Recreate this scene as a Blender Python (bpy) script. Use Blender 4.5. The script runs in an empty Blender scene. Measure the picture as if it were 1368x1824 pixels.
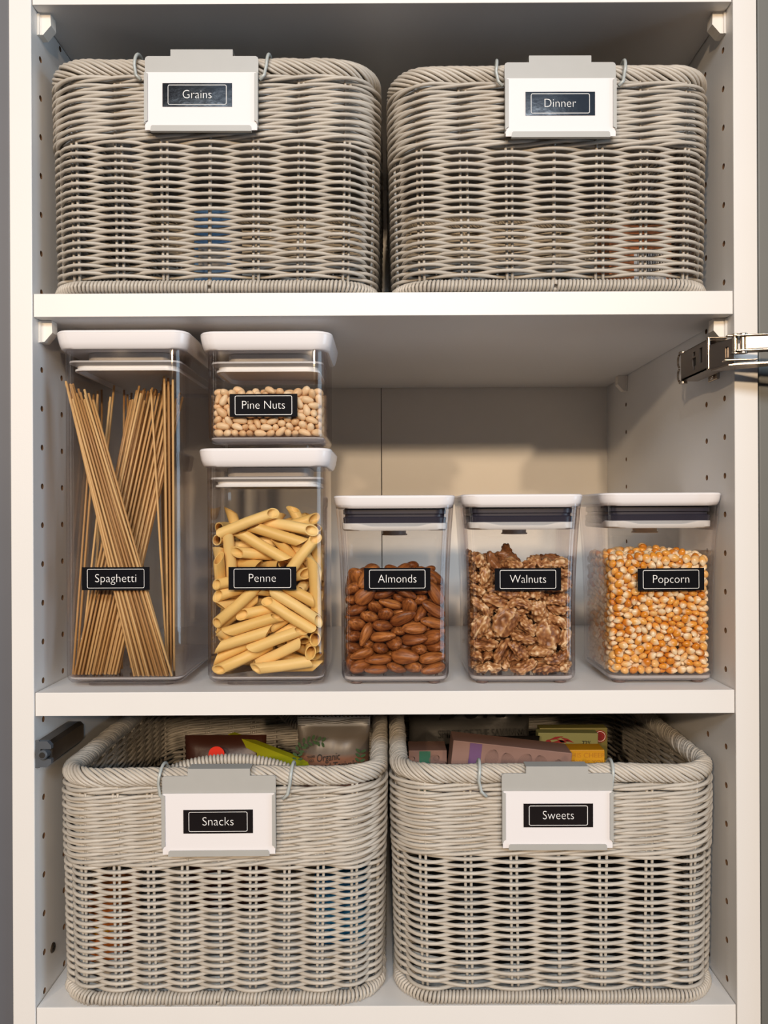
import bpy, bmesh, math, random
import numpy as np
from mathutils import Vector, Matrix, Quaternion, Euler

PI = math.pi
sc = bpy.context.scene
C = sc.collection

# ---------------------------------------------------------------- camera, world, lights, exposure
# the cabinet's front plane is y = 0, its inside runs towards +y; the camera stands D in front, ZC above the floor
D, F, ZC = 0.618, 1370.0, 1.35
ROLL = 0.0044
cam = bpy.data.objects.new('camera', bpy.data.cameras.new('camera'))
C.objects.link(cam)
c_, s_ = math.cos(ROLL), math.sin(ROLL)
cam.matrix_world = Matrix(((c_, s_, 0, 0), (0, 0, -1, -D), (-s_, c_, 0, ZC), (0, 0, 0, 1)))
cam.data.sensor_width = 36
cam.data.lens = F / 1824 * 36
cam.data.shift_x = -8 / 1824
cam.data.shift_y = 2 / 1824
cam.data.clip_start = .01
sc.camera = cam

world = bpy.data.worlds.new('World')
sc.world = world
world.use_nodes = True
bg = world.node_tree.nodes['Background']
bg.inputs[0].default_value = (1.0, .97, .94, 1)
bg.inputs[1].default_value = 0.03


def area_light(name, loc, target, size, size_y, power, color, spread=180):
    l = bpy.data.lights.new(name, 'AREA')
    l.shape = 'RECTANGLE'
    l.size, l.size_y = size, size_y
    l.energy = power
    l.color = color
    l.spread = math.radians(spread)
    o = bpy.data.objects.new(name, l)
    o.location = loc
    o.rotation_euler = (Vector(target) - Vector(loc)).to_track_quat('-Z', 'Y').to_euler()
    C.objects.link(o)
    return o


area_light('window_daylight', (2.6, -.95, 1.35), (0, .02, 1.30), 1.0, 1.9, 28, (.60, .80, 1.0))
area_light('window_warm', (-2.3, -1.1, 1.35), (.1, 0, 1.35), .30, 1.6, 3.2, (1.0, .90, .78))
for lx, ly in ((-1.5, -3.6), (.10, -3.9), (1.3, -4.3)):
    area_light('ceiling_spot', (lx, ly, 2.42), (0, 0, 1.3), .14, .14, 47, (1.0, .74, .48))
area_light('skylight', (-.1, -2.7, 2.75), (0, 0, 1.15), 1.6, .5, 58, (.80, .90, 1.0))
area_light('label_reflection_panel', (.18, -1.95, 2.74), (.1, 0, 1.2), 1.5, .9, 2.8, (.45, .68, 1.0))  # added dim blue panel, placed to be mirrored in the upper black labels

sc.view_settings.view_transform = 'Standard'
sc.view_settings.look = 'None'
sc.view_settings.exposure = -0.06
sc.view_settings.gamma = 1.0
sc.view_settings.use_curve_mapping = False
sc.cycles.transparent_max_bounces = 40
sc.cycles.max_bounces = 10
sc.cycles.diffuse_bounces = 5
sc.cycles.caustics_reflective = False
sc.cycles.caustics_refractive = False


# ---------------------------------------------------------------- helpers
def PX(px, py, y):
    """Point at depth y behind the cabinet's front plane that the photograph shows at pixel (px, py)."""
    dx, dy = px - 692, py - 914
    dx, dy = dx - ROLL * dy, dy + ROLL * dx
    k = (D + y) / F
    return Vector((dx * k, y, ZC - dy * k))


def lin(h):
    h = h.lstrip('#')
    out = []
    for i in (0, 2, 4):
        v = int(h[i:i + 2], 16) / 255
        out.append(v / 12.92 if v <= .04045 else ((v + .055) / 1.055) ** 2.4)
    return (*out, 1)


class NT:
    """Small wrapper for node materials."""

    def __init__(self, name):
        self.m = bpy.data.materials.new(name)
        self.m.use_nodes = True
        self.t = self.m.node_tree
        self.bsdf = self.t.nodes['Principled BSDF']
        self.out = self.t.nodes['Material Output']

    def n(self, typ, **kw):
        nd = self.t.nodes.new(typ)
        for k, v in kw.items():
            if k.startswith('in_'):
                key = k[3:]
                nd.inputs[int(key) if key.isdigit() else key.replace('_', ' ')].default_value = v
            else:
                setattr(nd, k, v)
        return nd

    def l(self, a, b):
        self.t.links.new(a, b)

    def ramp(self, fac, stops):
        r = self.n('ShaderNodeValToRGB')
        el = r.color_ramp.elements
        while len(el) < len(stops):
            el.new(.5)
        for e, (p, c) in zip(el, stops):
            e.position = p
            e.color = c
        self.l(fac, r.inputs[0])
        return r.outputs[0]


def mat(name, col, rough=.5, metal=0.0, spec=.5, vary=0.0, scale=60, bump=0.0, bscale=400, coat=0.0, rnd=0.0):
    """Principled material with optional colour mottling, per-object variation and fine relief."""
    w = NT(name)
    b = w.bsdf
    c = lin(col) if isinstance(col, str) else col
    b.inputs['Base Color'].default_value = c
    b.inputs['Roughness'].default_value = rough
    b.inputs['Metallic'].default_value = metal
    b.inputs['Specular IOR Level'].default_value = spec
    if coat:
        b.inputs['Coat Weight'].default_value = coat
    tc = w.n('ShaderNodeTexCoord')
    if vary or rnd:
        nz = w.n('ShaderNodeTexNoise', in_Scale=scale, in_Detail=4)
        w.l(tc.outputs['Object'], nz.inputs['Vector'])
        src = nz.outputs['Fac']
        if rnd:
            oi = w.n('ShaderNodeObjectInfo')
            ad = w.n('ShaderNodeMath', operation='MULTIPLY_ADD', in_1=rnd, in_2=0.0)
            w.l(oi.outputs['Random'], ad.inputs[0])
            mx = w.n('ShaderNodeMath', operation='ADD')
            w.l(src, mx.inputs[0])
            w.l(ad.outputs[0], mx.inputs[1])
            sb = w.n('ShaderNodeMath', operation='SUBTRACT', in_1=rnd / 2)
            w.l(mx.outputs[0], sb.inputs[0])
            src = sb.outputs[0]
        v = vary or .15
        lo = tuple(x * (1 - v) for x in c[:3]) + (1,)
        hi = tuple(min(1, x * (1 + v)) for x in c[:3]) + (1,)
        w.l(w.ramp(src, [(.25, lo), (.75, hi)]), b.inputs['Base Color'])
    if bump:
        nz = w.n('ShaderNodeTexNoise', in_Scale=bscale, in_Detail=3)
        w.l(tc.outputs['Object'], nz.inputs['Vector'])
        bp = w.n('ShaderNodeBump', in_Strength=bump, in_Distance=.001)
        w.l(nz.outputs['Fac'], bp.inputs['Height'])
        w.l(bp.outputs[0], b.inputs['Normal'])
    return w.m


def mesh_obj(name, v, f, m, parent=None, smooth=True, loc=None):
    me = bpy.data.meshes.new(name)
    me.from_pydata([tuple(map(float, p)) for p in v] if not isinstance(v, np.ndarray) else v.tolist(), [], f)
    if smooth:
        me.polygons.foreach_set('use_smooth', [True] * len(me.polygons))
    me.materials.append(m)
    o = bpy.data.objects.new(name, me)
    C.objects.link(o)
    if parent is not None:
        o.parent = parent
    if loc is not None:
        o.location = loc
    return o


def share(name, me, parent=None, loc=None):
    o = bpy.data.objects.new(name, me)
    C.objects.link(o)
    if parent is not None:
        o.parent = parent
    if loc is not None:
        o.location = loc
    return o


def tag(o, label, cat, group=None):
    o['label'] = label
    o['category'] = cat
    if group:
        o['group'] = group
    return o


def thing(name, label, cat, loc=(0, 0, 0), rotz=0.0, group=None):
    o = bpy.data.objects.new(name, None)
    o.empty_display_size = .02
    C.objects.link(o)
    o.location = loc
    o.rotation_euler = (0, 0, rotz)
    return tag(o, label, cat, group)


class G:
    """Collects shapes into one mesh."""

    def __init__(self):
        self.v, self.f = [], []

    def add(self, v, f):
        a = len(self.v)
        self.v += [tuple(map(float, p)) for p in v]
        self.f += [tuple(i + a for i in q) for q in f]
        return self

    def box(self, x0, x1, y0, y1, z0, z1, b=0.0):
        if b <= 0:
            v = [(x0, y0, z0), (x1, y0, z0), (x1, y1, z0), (x0, y1, z0), (x0, y0, z1), (x1, y0, z1), (x1, y1, z1), (x0, y1, z1)]
            return self.add(v, [(0, 3, 2, 1), (4, 5, 6, 7), (0, 1, 5, 4), (1, 2, 6, 5), (2, 3, 7, 6), (3, 0, 4, 7)])
        bm = bmesh.new()
        bmesh.ops.create_cube(bm, size=1)
        for vt in bm.verts:
            vt.co = ((x0 + x1) / 2 + vt.co.x * (x1 - x0), (y0 + y1) / 2 + vt.co.y * (y1 - y0), (z0 + z1) / 2 + vt.co.z * (z1 - z0))
        bmesh.ops.bevel(bm, geom=bm.edges[:], offset=b, segments=2, profile=.5, affect='EDGES')
        bm.verts.index_update()
        self.add([vt.co for vt in bm.verts], [tuple(x.index for x in fc.verts) for fc in bm.faces])
        bm.free()
        return self

    def tube(self, pts, r, sides=6, ref=(0, 0, 1), closed=False, caps=True):
        v, f = tube(pts, r, sides, ref, closed, caps)
        return self.add(v, f)

    def cyl(self, c, axis, r, h, n=20, b=0.0):
        """Cylinder from point c along the unit axis for length h; b chamfers the far rim."""
        ax = Vector(axis).normalized()
        u = ax.orthogonal().normalized()
        w = ax.cross(u)
        c = Vector(c)
        rings = [(0, r), (h - b, r)] + ([(h, r - b)] if b else [])
        v, f = [], []
        for d, rr in rings:
            for k in range(n):
                a = 2 * PI * k / n
                v.append(c + ax * d + u * (rr * math.cos(a)) + w * (rr * math.sin(a)))
        for q in range(len(rings) - 1):
            for k in range(n):
                f.append((q * n + k, q * n + (k + 1) % n, (q + 1) * n + (k + 1) % n, (q + 1) * n + k))
        f.append(tuple(range(n))[::-1])
        f.append(tuple(range((len(rings) - 1) * n, len(rings) * n)))
        return self.add(v, f)

    def prism(self, poly, axis, a0, a1):
        """Polygon of 2-D points extruded along 'x', 'y' or 'z' from a0 to a1."""
        n = len(poly)

        def p3(p, a):
            return {'x': (a, p[0], p[1]), 'y': (p[0], a, p[1]), 'z': (p[0], p[1], a)}[axis]
        v = [p3(p, a0) for p in poly] + [p3(p, a1) for p in poly]
        f = [tuple(range(n))[::-1], tuple(range(n, 2 * n))]
        f += [(k, (k + 1) % n, n + (k + 1) % n, n + k) for k in range(n)]
        return self.add(v, f)

    def loft(self, loops, cap0=True, cap1=True):
        n = len(loops[0])
        v = [p for lp in loops for p in lp]
        f = []
        for q in range(len(loops) - 1):
            for k in range(n):
                k2 = (k + 1) % n
                f.append((q * n + k, q * n + k2, (q + 1) * n + k2, (q + 1) * n + k))
        if cap0:
            f.append(tuple(range(n))[::-1])
        if cap1:
            f.append(tuple(range((len(loops) - 1) * n, len(loops) * n)))
        return self.add(v, f)

    def xform(self, M):
        self.v = [tuple(M @ Vector(p)) for p in self.v]
        return self

    def build(self, name, m, parent=None, smooth=False, loc=None, autosmooth=None):
        o = mesh_obj(name, self.v, self.f, m, parent, smooth, loc)
        bm = bmesh.new()
        bm.from_mesh(o.data)
        bmesh.ops.recalc_face_normals(bm, faces=bm.faces[:])
        if autosmooth:
            for e in bm.edges:
                if len(e.link_faces) == 2 and e.calc_face_angle(0) > math.radians(autosmooth):
                    e.smooth = False
        bm.to_mesh(o.data)
        bm.free()
        return o


def tube(pts, r, sides=6, ref=(0, 0, 1), closed=False, caps=True):
    P = np.asarray(pts, float)
    n = len(P)
    if closed:
        T = np.roll(P, -1, 0) - np.roll(P, 1, 0)
    else:
        T = np.gradient(P, axis=0)
    T /= np.linalg.norm(T, axis=1)[:, None] + 1e-12
    R = np.asarray(ref, float)
    if R.ndim == 1:
        R = np.tile(R, (n, 1))
    N = R - (R * T).sum(1)[:, None] * T
    N /= np.linalg.norm(N, axis=1)[:, None] + 1e-12
    B = np.cross(T, N)
    a = np.arange(sides) * 2 * PI / sides
    rr = np.broadcast_to(np.asarray(r, float), (n,))
    V = P[:, None, :] + rr[:, None, None] * (np.cos(a)[None, :, None] * N[:, None, :] + np.sin(a)[None, :, None] * B[:, None, :])
    V = V.reshape(-1, 3)
    i = np.arange(n if closed else n - 1)
    k = np.arange(sides)
    I, K = np.meshgrid(i, k, indexing='ij')
    I2, K2 = (I + 1) % n, (K + 1) % sides
    Q = np.stack([I * sides + K, I * sides + K2, I2 * sides + K2, I2 * sides + K], -1).reshape(-1, 4)
    f = [tuple(q) for q in Q.tolist()]
    if caps and not closed:
        f.append(tuple(range(sides))[::-1])
        f.append(tuple(range((n - 1) * sides, n * sides)))
    return V, f


def rloop(hw, hd, r, z, cx=0, cy=0, seg=6):
    """Rounded rectangle, counter-clockwise, as 3-D points at height z."""
    r = min(r, hw - 1e-5, hd - 1e-5)
    out = []
    for qx, qy, a0 in ((1, -1, -PI / 2), (1, 1, 0), (-1, 1, PI / 2), (-1, -1, PI)):
        for k in range(seg + 1):
            a = a0 + PI / 2 * k / seg
            out.append((cx + qx * (hw - r) + r * math.cos(a), cy + qy * (hd - r) + r * math.sin(a), z))
    return out


def text_mesh(name, body, size, m, parent, loc, rot=(PI / 2, 0, 0), thick=.00008, align='CENTER', width=None, weight=0.0, shear=0.0):
    cu = bpy.data.curves.new(name, 'FONT')
    cu.body = body
    cu.size = size
    cu.align_x = align
    cu.align_y = 'CENTER'
    cu.extrude = thick
    cu.offset = weight
    cu.shear = shear
    cu.resolution_u = 4
    t = bpy.data.objects.new(name, cu)
    C.objects.link(t)
    bpy.context.view_layer.update()
    me = bpy.data.meshes.new_from_object(t.evaluated_get(bpy.context.evaluated_depsgraph_get()))
    bpy.data.objects.remove(t)
    bpy.data.curves.remove(cu)
    me.name = name
    me.materials.clear()
    me.materials.append(m)
    if width:
        xs = [vt.co.x for vt in me.vertices]
        k = width / (max(xs) - min(xs))
        mid = (max(xs) + min(xs)) / 2
        for vt in me.vertices:
            vt.co.x = (vt.co.x - (mid if align == 'CENTER' else 0)) * k
    o = share(name, me, parent, loc)
    o.rotation_euler = rot
    return o
# ---------------------------------------------------------------- shapes of the foods (numpy -> vertices, faces), metres
from mathutils import noise as mnoise


def lathe_shape(ts, prof, nseg, cap_jit=0.0):
    """Egg-like closed body round the x axis. prof(t, ang) -> (x, y, z)."""
    v = [prof(ts[0], 0.0)]
    for t in ts[1:-1]:
        for k in range(nseg):
            v.append(prof(t, 2 * PI * k / nseg))
    v.append(prof(ts[-1], 0.0))
    f = []
    for k in range(nseg):
        f.append((0, 1 + (k + 1) % nseg, 1 + k))
    rings = len(ts) - 2
    for r in range(rings - 1):
        a = 1 + r * nseg
        for k in range(nseg):
            k2 = (k + 1) % nseg
            f.append((a + k, a + k2, a + nseg + k2, a + nseg + k))
    last = len(v) - 1
    a = 1 + (rings - 1) * nseg
    for k in range(nseg):
        f.append((a + k, a + (k + 1) % nseg, last))
    return np.array(v), f


def almond_shape(i, n=14, m=13):
    rr = random.Random(100 + i)
    L = rr.uniform(.0105, .0122)
    W = rr.uniform(.0062, .0072)
    T = rr.uniform(.0038, .0046)
    bend = rr.uniform(-.0006, .0006)

    def prof(t, a):
        s = -math.cos(t * PI)                       # -1 blunt .. +1 pointed
        r = math.sqrt(max(0, 1 - s * s)) ** 0.85 * (1 - .22 * s - .06 * s * s) * 1.02
        q = 1 + .035 * math.cos(9 * a + i) * (1 - abs(s))
        return (L * s, W * r * math.cos(a) * q + bend * (1 - s * s), T * r * math.sin(a) * q)
    return lathe_shape([k / m for k in range(m + 1)], prof, n)


def pine_shape(i, n=10, m=9):
    rr = random.Random(200 + i)
    L = rr.uniform(.0051, .0065)
    W = rr.uniform(.0029, .0036)

    def prof(t, a):
        s = -math.cos(t * PI)
        r = math.sqrt(max(0, 1 - s * s)) ** .85 * (1 - .20 * s)
        return (L * s, W * r * math.cos(a), W * .92 * r * math.sin(a) + .0004 * (1 - s * s))
    return lathe_shape([k / m for k in range(m + 1)], prof, n)


def kernel_shape(i, n=9, m=8):
    rr = random.Random(300 + i)
    L = rr.uniform(.0042, .0050)
    W = rr.uniform(.0033, .0039)
    T = rr.uniform(.0024, .0032)

    def prof(t, a):
        s = -math.cos(t * PI)
        c = max(0, 1 - s * s)
        r = c ** .5 if s < 0 else (1 - s) ** .8 * (1 + .55 * s)
        return (L * s, W * r * math.cos(a), T * r * math.sin(a))
    return lathe_shape([k / m for k in range(m + 1)], prof, n)


def penne_shape(i, n=22):
    rr = random.Random(400 + i)
    L = rr.uniform(.020, .0225)
    R, r = rr.uniform(.0045, .0050), .0037
    cut = 1.05
    v, f = [], []
    # outer and inner walls each of 3 rings; both ends cut obliquely and parallel
    for rad in (R, r):
        for q in (-1, 0, 1):
            for k in range(n):
                a = 2 * PI * k / n
                rd = rad * (1 + (.018 if (k % 2 and rad == R) else 0))
                x = q * L + (cut * rd * math.cos(a) if q else 0)
                bow = .0006 * (1 - q * q)
                v.append((x, rd * math.cos(a), rd * math.sin(a) + bow))
    for s in (0, 1):
        for q in (0, 1):
            a0 = (s * 3 + q) * n
            for k in range(n):
                k2 = (k + 1) % n
                quad = (a0 + k, a0 + k2, a0 + n + k2, a0 + n + k)
                f.append(quad[::-1] if s == 0 else quad)
    for q, flip in ((0, 0), (2, 1)):
        for k in range(n):
            k2 = (k + 1) % n
            quad = (q * n + k, q * n + k2, (3 + q) * n + k2, (3 + q) * n + k)
            f.append(quad[::-1] if flip else quad)
    return np.array(v), f


def walnut_shape(i, sub=4):
    rr = random.Random(500 + i)
    bm = bmesh.new()
    bmesh.ops.create_icosphere(bm, subdivisions=sub, radius=1)
    kind = (0, 1, 0, 1, 1, 0, 2, 1, 0, 3, 1, 0)[i % 12]   # half, quarter, crumb, curl
    if kind == 0:
        A, B, C = rr.uniform(.0122, .0142), rr.uniform(.0100, .0116), rr.uniform(.0062, .0074)
    elif kind == 1:
        A, B, C = rr.uniform(.0105, .0128), rr.uniform(.0062, .0078), rr.uniform(.0054, .0066)
    elif kind == 2:
        A, B, C = rr.uniform(.0055, .0070), rr.uniform(.0042, .0055), rr.uniform(.0035, .0045)
    else:
        A, B, C = rr.uniform(.0110, .0130), rr.uniform(.0040, .0052), rr.uniform(.0040, .0050)
    off = Vector((rr.uniform(-40, 40), rr.uniform(-40, 40), rr.uniform(-40, 40)))
    curl = 0 if kind in (0, 2) else rr.uniform(40, 85) * (1 if kind == 3 else .5)
    for vt in bm.verts:
        d = vt.co.normalized()
        p = Vector((d.x * A, d.y * B, d.z * C))
        if kind in (0, 1) and p.z < 0:             # hollowed flat side with a central rib
            p.z = p.z * .66 + C * .20 * max(0, 1 - (d.x ** 2 + d.y ** 2) * 1.2) - C * .25 * math.exp(-(d.y / .16) ** 2)
        q = p / .0043 + off
        dist, _ = mnoise.voronoi(q + .45 * Vector((mnoise.noise(q * .8), mnoise.noise(q * .8 + Vector((9, 3, 1))), 0)))
        lobe = min(1.0, (dist[1] - dist[0]) * 1.5) ** .6
        g = mnoise.noise(p / .007 + off)
        p += d * ((lobe - .55) * .0025 + g * .0014)
        if kind == 0:
            p.z += .0016 * (abs(d.y) - .4) - .0022 * math.exp(-(d.y / .10) ** 2) * (1 if d.z > 0 else 0)
        if curl:                                   # bend about y
            k = curl / 1.0
            ang = p.x * k
            rad = 1 / k
            p = Vector(((rad - p.z) * math.sin(ang), p.y, rad - (rad - p.z) * math.cos(ang)))
        vt.co = p
    c = sum((vt.co for vt in bm.verts), Vector()) / len(bm.verts)
    v = np.array([vt.co - c for vt in bm.verts])
    bm.verts.index_update()
    f = [tuple(x.index for x in fc.verts) for fc in bm.faces]
    bm.free()
    return v, f


SHAPES = {'almond': (almond_shape, 5), 'walnut': (walnut_shape, 12), 'penne': (penne_shape, 3),
          'pine': (pine_shape, 5), 'kernel': (kernel_shape, 5)}
# ---------------------------------------------------------------- materials
M = {}
M['white'] = mat('white melamine', (.745, .735, .725, 1), .42, spec=.45, vary=.012, scale=14, bump=.05, bscale=900)
M['edge'] = mat('white edge band', (.755, .745, .735, 1), .38, vary=.01, scale=20, bump=.03, bscale=700)
M['board'] = mat('back board', (.78, .745, .70, 1), .36, spec=.5, vary=.015, scale=9, bump=.12, bscale=25)
M['chip'] = mat('bare chipboard', '#7a5a3e', .9, vary=.3, scale=900)
M['seam'] = mat('dark joint', '#2a2018', .8)
M['grey_door'] = mat('slate painted door', '#5d5f66', .5, vary=.03, scale=30)
M['grey_door2'] = mat('grey painted door', '#6a6c6a', .5, vary=.03, scale=30)
M['floor'] = mat('oak floor', '#4e3826', .45, vary=.2, scale=6)
M['clip'] = mat('white plastic clip', (.78, .74, .68, 1), .4)
M['wick'] = mat('grey resin wicker', (.48, .44, .385, 1), .42, spec=.45, vary=.10, scale=55, bump=.10, bscale=700, rnd=.30)
M['wick_dark'] = mat('wicker core', (.16, .14, .12, 1), .7)
M['plate'] = mat('grey painted steel', (.40, .40, .385, 1), .42, spec=.5, vary=.02, scale=60, bump=.03, bscale=1500)
M['hook'] = mat('grey coated wire', (.42, .45, .44, 1), .30, spec=.6)
M['card'] = mat('white card', (.77, .75, .77, 1), .55, bump=.04, bscale=160)
M['sticker'] = mat('glossy black label', (.007, .007, .009, 1), .10, spec=.55, coat=.4, bump=.06, bscale=120)
M['print'] = mat('white print', (.86, .86, .86, 1), .5)
M['lid'] = mat('white plastic lid', (.80, .775, .79, 1), .28, spec=.5, coat=.2)
M['nickel'] = mat('nickel plated steel', (.46, .40, .34, 1), .27, metal=1.0, bump=.04, bscale=300)
M['nickel_dark'] = mat('dull nickel', (.33, .29, .26, 1), .34, metal=1.0, bump=.03, bscale=300)
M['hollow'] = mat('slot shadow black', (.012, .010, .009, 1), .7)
M['bronze'] = mat('dark bronze steel', (.10, .075, .055, 1), .30, metal=.8, vary=.25, scale=40)
M['rail_cap'] = mat('dark grey plastic', (.075, .085, .10, 1), .42)



# ---------------------------------------------------------------- cabinet
XL, XR, YB = -.2855, .2785, .360
Z_UP, Z_MID, Z_LOW, Z_TOP = ZC + .1778, ZC - .1435, ZC - .397, ZC + .4105
T_SH = .0187
ZA, ZB = .08, 2.12


def structure(o):
    o['kind'] = 'structure'
    return o


def side_panel(name, x0, x1, inner, cols, z0, zs):
    """Carcass side with rows of real shelf-pin holes cut in its inner face."""
    o = G().box(x0, x1, 0, YB + .012, ZA, ZB, .0007).build(name, M['white'])
    g = G()
    for y, ks in cols:
        for k in ks:
            z = z0 + k * zs
            g.cyl((inner + (.001 if inner == x1 else -.001), y, z), (-1 if inner == x1 else 1, 0, 0), .0025, .011, 12)
    cut = g.build('pin_cutter', M['chip'])
    md = o.modifiers.new('b', 'BOOLEAN')
    md.object = cut
    md.operation = 'DIFFERENCE'
    md.solver = 'EXACT'
    md.material_mode = 'TRANSFER'
    bpy.context.view_layer.update()
    me = bpy.data.meshes.new_from_object(o.evaluated_get(bpy.context.evaluated_depsgraph_get()))
    o.modifiers.clear()
    o.data = me
    bpy.data.objects.remove(cut)
    return structure(o)


zl, zr = ZC + .3433, ZC - .0343
left_rows = [k for k in range(-25, 3)]
side_panel('wall_left', XL - .018, XL, XL, [(.0165, left_rows), (.055, left_rows), (.282, left_rows)], zl, .032)
right_rows = [k for k in range(-13, 15)]
pr = side_panel('wall_right', XR, XR + .019, XR, [(.0185, right_rows), (.0545, right_rows), (.282, right_rows)], zr, .032)
# two back boards meeting in a narrow joint
bw = structure(G().box(XL - .018, XR + .019, YB + .007, YB + .012, ZA, ZB).build('wall_back', M['seam']))
xs = -.0086
G().box(XL - .004, xs - .0004, YB, YB + .007, ZA, ZB, .0006).build('panel', M['board'], bw)
G().box(xs + .0004, XR + .004, YB, YB + .007, ZA, ZB, .0006).build('panel', M['board'], bw)
structure(G().box(XL, XR, .001, YB, ZB - .018, ZB).build('ceiling', M['white']))
structure(G().box(XL - .018, XR + .019, .0, YB, 0, ZA).build('baseboard_front', M['white']))
structure(G().box(-3, 3, -5, YB + .05, -.02, 0).build('floor', M['floor']))


def shelf(zt, label, thick=T_SH, y0=.0012):
    o = thing('shelf', label, 'shelf', ((XL + XR) / 2, 0, zt - thick))
    hw = (XR - XL) / 2 - .0006
    G().box(-hw, hw, y0 + .0006, YB - .0005, 0, thick, .0003).build('board', M['white'], o)
    G().box(-hw, hw, y0, y0 + .0008, .0000, thick, .0003).build('edge_band', M['edge'], o)
    return o


shelf(Z_TOP + .019, 'white shelf board above the two upper baskets, cut by the top of the photo', .019)
shelf(Z_UP, 'white shelf board carrying the Grains and Dinner baskets')
shelf(Z_MID, 'white shelf board carrying the five clear food canisters')
shelf(Z_LOW, 'lowest white shelf board, under the Snacks and Sweets baskets', .05)

# closed doors of the neighbouring cabinets on both sides
t = structure(thing('door_1', '', '', (XL - .018 - .0012, .004, ZA)))
G().box(-.40, -.0004, 0, .018, 0, 2.0, .0012).build('slab', M['grey_door'], t)
u = structure(thing('door_2', '', '', (XR + .019 + .0035, .006, ZA)))
G().box(.0, .40, 0, .018, 0, 2.0, .0012).build('slab', M['grey_door2'], u)


# ---------------------------------------------------------------- shelf clips, screw, damper, hinge
def clip(side, y, zu, label):
    """Plastic shelf pin: block under the shelf, sloping back to the wall. side = +1 on the left wall."""
    x = XL if side > 0 else XR
    o = thing('shelf_clip', label, 'shelf clip', (x, y, zu))
    s = side
    g = G().prism([(0, 0), (s * .0105, 0), (s * .0110, -.010), (s * .0045, -.0175), (0, -.0178)], 'y', -.005, .005)
    g.build('block', M['clip'], o)
    g = G().prism([(s * .0001, -.0004), (s * .0020, -.0004), (s * .0020, -.0180), (s * .0001, -.0184)], 'y', -.0062, -.0050)
    g.build('flange', M['clip'], o)
    g = G().cyl((0, 0, -.0065), (-s, 0, 0), .0023, .008, 12)
    g.build('pin', M['clip'], o)
    return o


clip(1, .0165, Z_TOP - .0002, 'white plastic shelf clip in the top left corner above the Grains basket')
clip(-1, .0185, Z_TOP - .0002, 'white plastic shelf clip in the top right corner above the Dinner basket')
clip(1, .0165, Z_UP - T_SH - .0002, 'white plastic shelf clip on the left wall above the spaghetti canister')
clip(-1, .0185, Z_UP - T_SH - .0002, 'white plastic shelf clip on the right wall just above the metal hinge')
clip(-1, .282, Z_UP - T_SH - .0002, 'small white shelf clip far back on the right wall, left of the hinge')

o = thing('screw', 'small dark screw head in the left wall beside the Snacks basket', 'screw', (XL, .032, ZC - .366))
G().cyl((-.004, 0, 0), (1, 0, 0), .0042, .0052, 18, .0008).build('head', M['bronze'], o)
g = G()
g.box(.0011, .0013, -.0026, .0026, -.0005, .0005)
g.box(.0011, .0013, -.0005, .0005, -.0026, .0026)
g.build('cross_slot', M['hollow'], o)

# door damper on the left wall
o = thing('door_damper', 'dark metal damper bar on the left wall above the Snacks basket', 'damper', (XL, .003, ZC - .1932))
prof = [(.0003, -.010), (.0095, -.010), (.0122, -.0070), (.0122, .0066), (.0095, .0098), (.0003, .0098)]
g = G()
loops = []
for y, k in ((.003, 1), (.056, 1), (.062, .97), (.0665, .86)):
    loops.append([(p[0], y, p[1] * k) for p in prof])
g.loft(loops)
g.build('housing', M['bronze'], o)
g = G().prism([(.0002, -.0105), (.0092, -.0105), (.0126, -.0076), (.0126, -.0040), (.0090, -.0036), (.0040, -.0036), (.0040, .0042), (.0126, .0042), (.0126, .0070), (.0095, .0104), (.0002, .0104)], 'y', -.001, .0035)
g.build('end_cap', M['rail_cap'], o)
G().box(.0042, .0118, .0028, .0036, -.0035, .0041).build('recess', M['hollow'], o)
g = G().cyl((.0070, .003, .0002), (0, -1, 0), .0038, .0075, 24, .0008)
pg = g.build('plunger', M['rail_cap'], o, smooth=True, autosmooth=30)
G().cyl((.0070, -.0044, .0002), (0, -1, 0), .0024, .0003, 18).build('plunger_tip', M['hollow'], pg)
G().box(.00005, .0032, -.0012, .0005, -.0112, .0112, .0004).build('mount_plate', M['rail_cap'], o)

# open door far to the right that carries the hinge
hz = ZC + .1270
dr = structure(thing('door_3', '', '', (.338, -.030, 0), math.radians(-2)))
for d_ in (t, u, dr):
    del d_['label'], d_['category']
G().box(0, .50, .0, .018, ZA, 2.05, .0015).build('slab', M['grey_door'], dr)

# concealed hinge on the right wall
hg = bpy.data.objects.new('hinge', None)
C.objects.link(hg)
hg.parent = pr
hg.location = (XR, 0, hz)
hg['label'] = 'shiny nickel cabinet hinge reaching from the right wall past the cabinet edge'
g = G()                                                 # mounting plate with wings, against the wall
g.box(-.0022, 0, .028, .046, -.0155, .0155, .0006)
g.box(-.0190, -.002, .004, .060, -.0070, .0070, .0006)
g.build('mounting_plate', M['nickel'], hg)
for dz in (-.0115, .0115):
    G().cyl((-.002, .037, dz), (-1, 0, 0), .0034, .0018, 16, .0005).build('screw', M['nickel'], hg, smooth=True, autosmooth=30)


def plate_with_slots(x, y0, y1, z0, z1, slots, t=.0012):
    """Front plate in the y-z plane with rectangular slots left open (built from strips)."""
    g = G()
    ys = sorted({y0, y1, *[s[0] for s in slots], *[s[1] for s in slots]})
    for a, b in zip(ys[:-1], ys[1:]):
        cuts = sorted([(s[2], s[3]) for s in slots if s[0] <= a + 1e-9 and s[1] >= b - 1e-9])
        z = z0
        for c0, c1 in cuts:
            if c0 > z:
                g.box(x, x + t, a, b, z, c0)
            z = c1
        if z < z1:
            g.box(x, x + t, a, b, z, z1)
    return g


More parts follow.
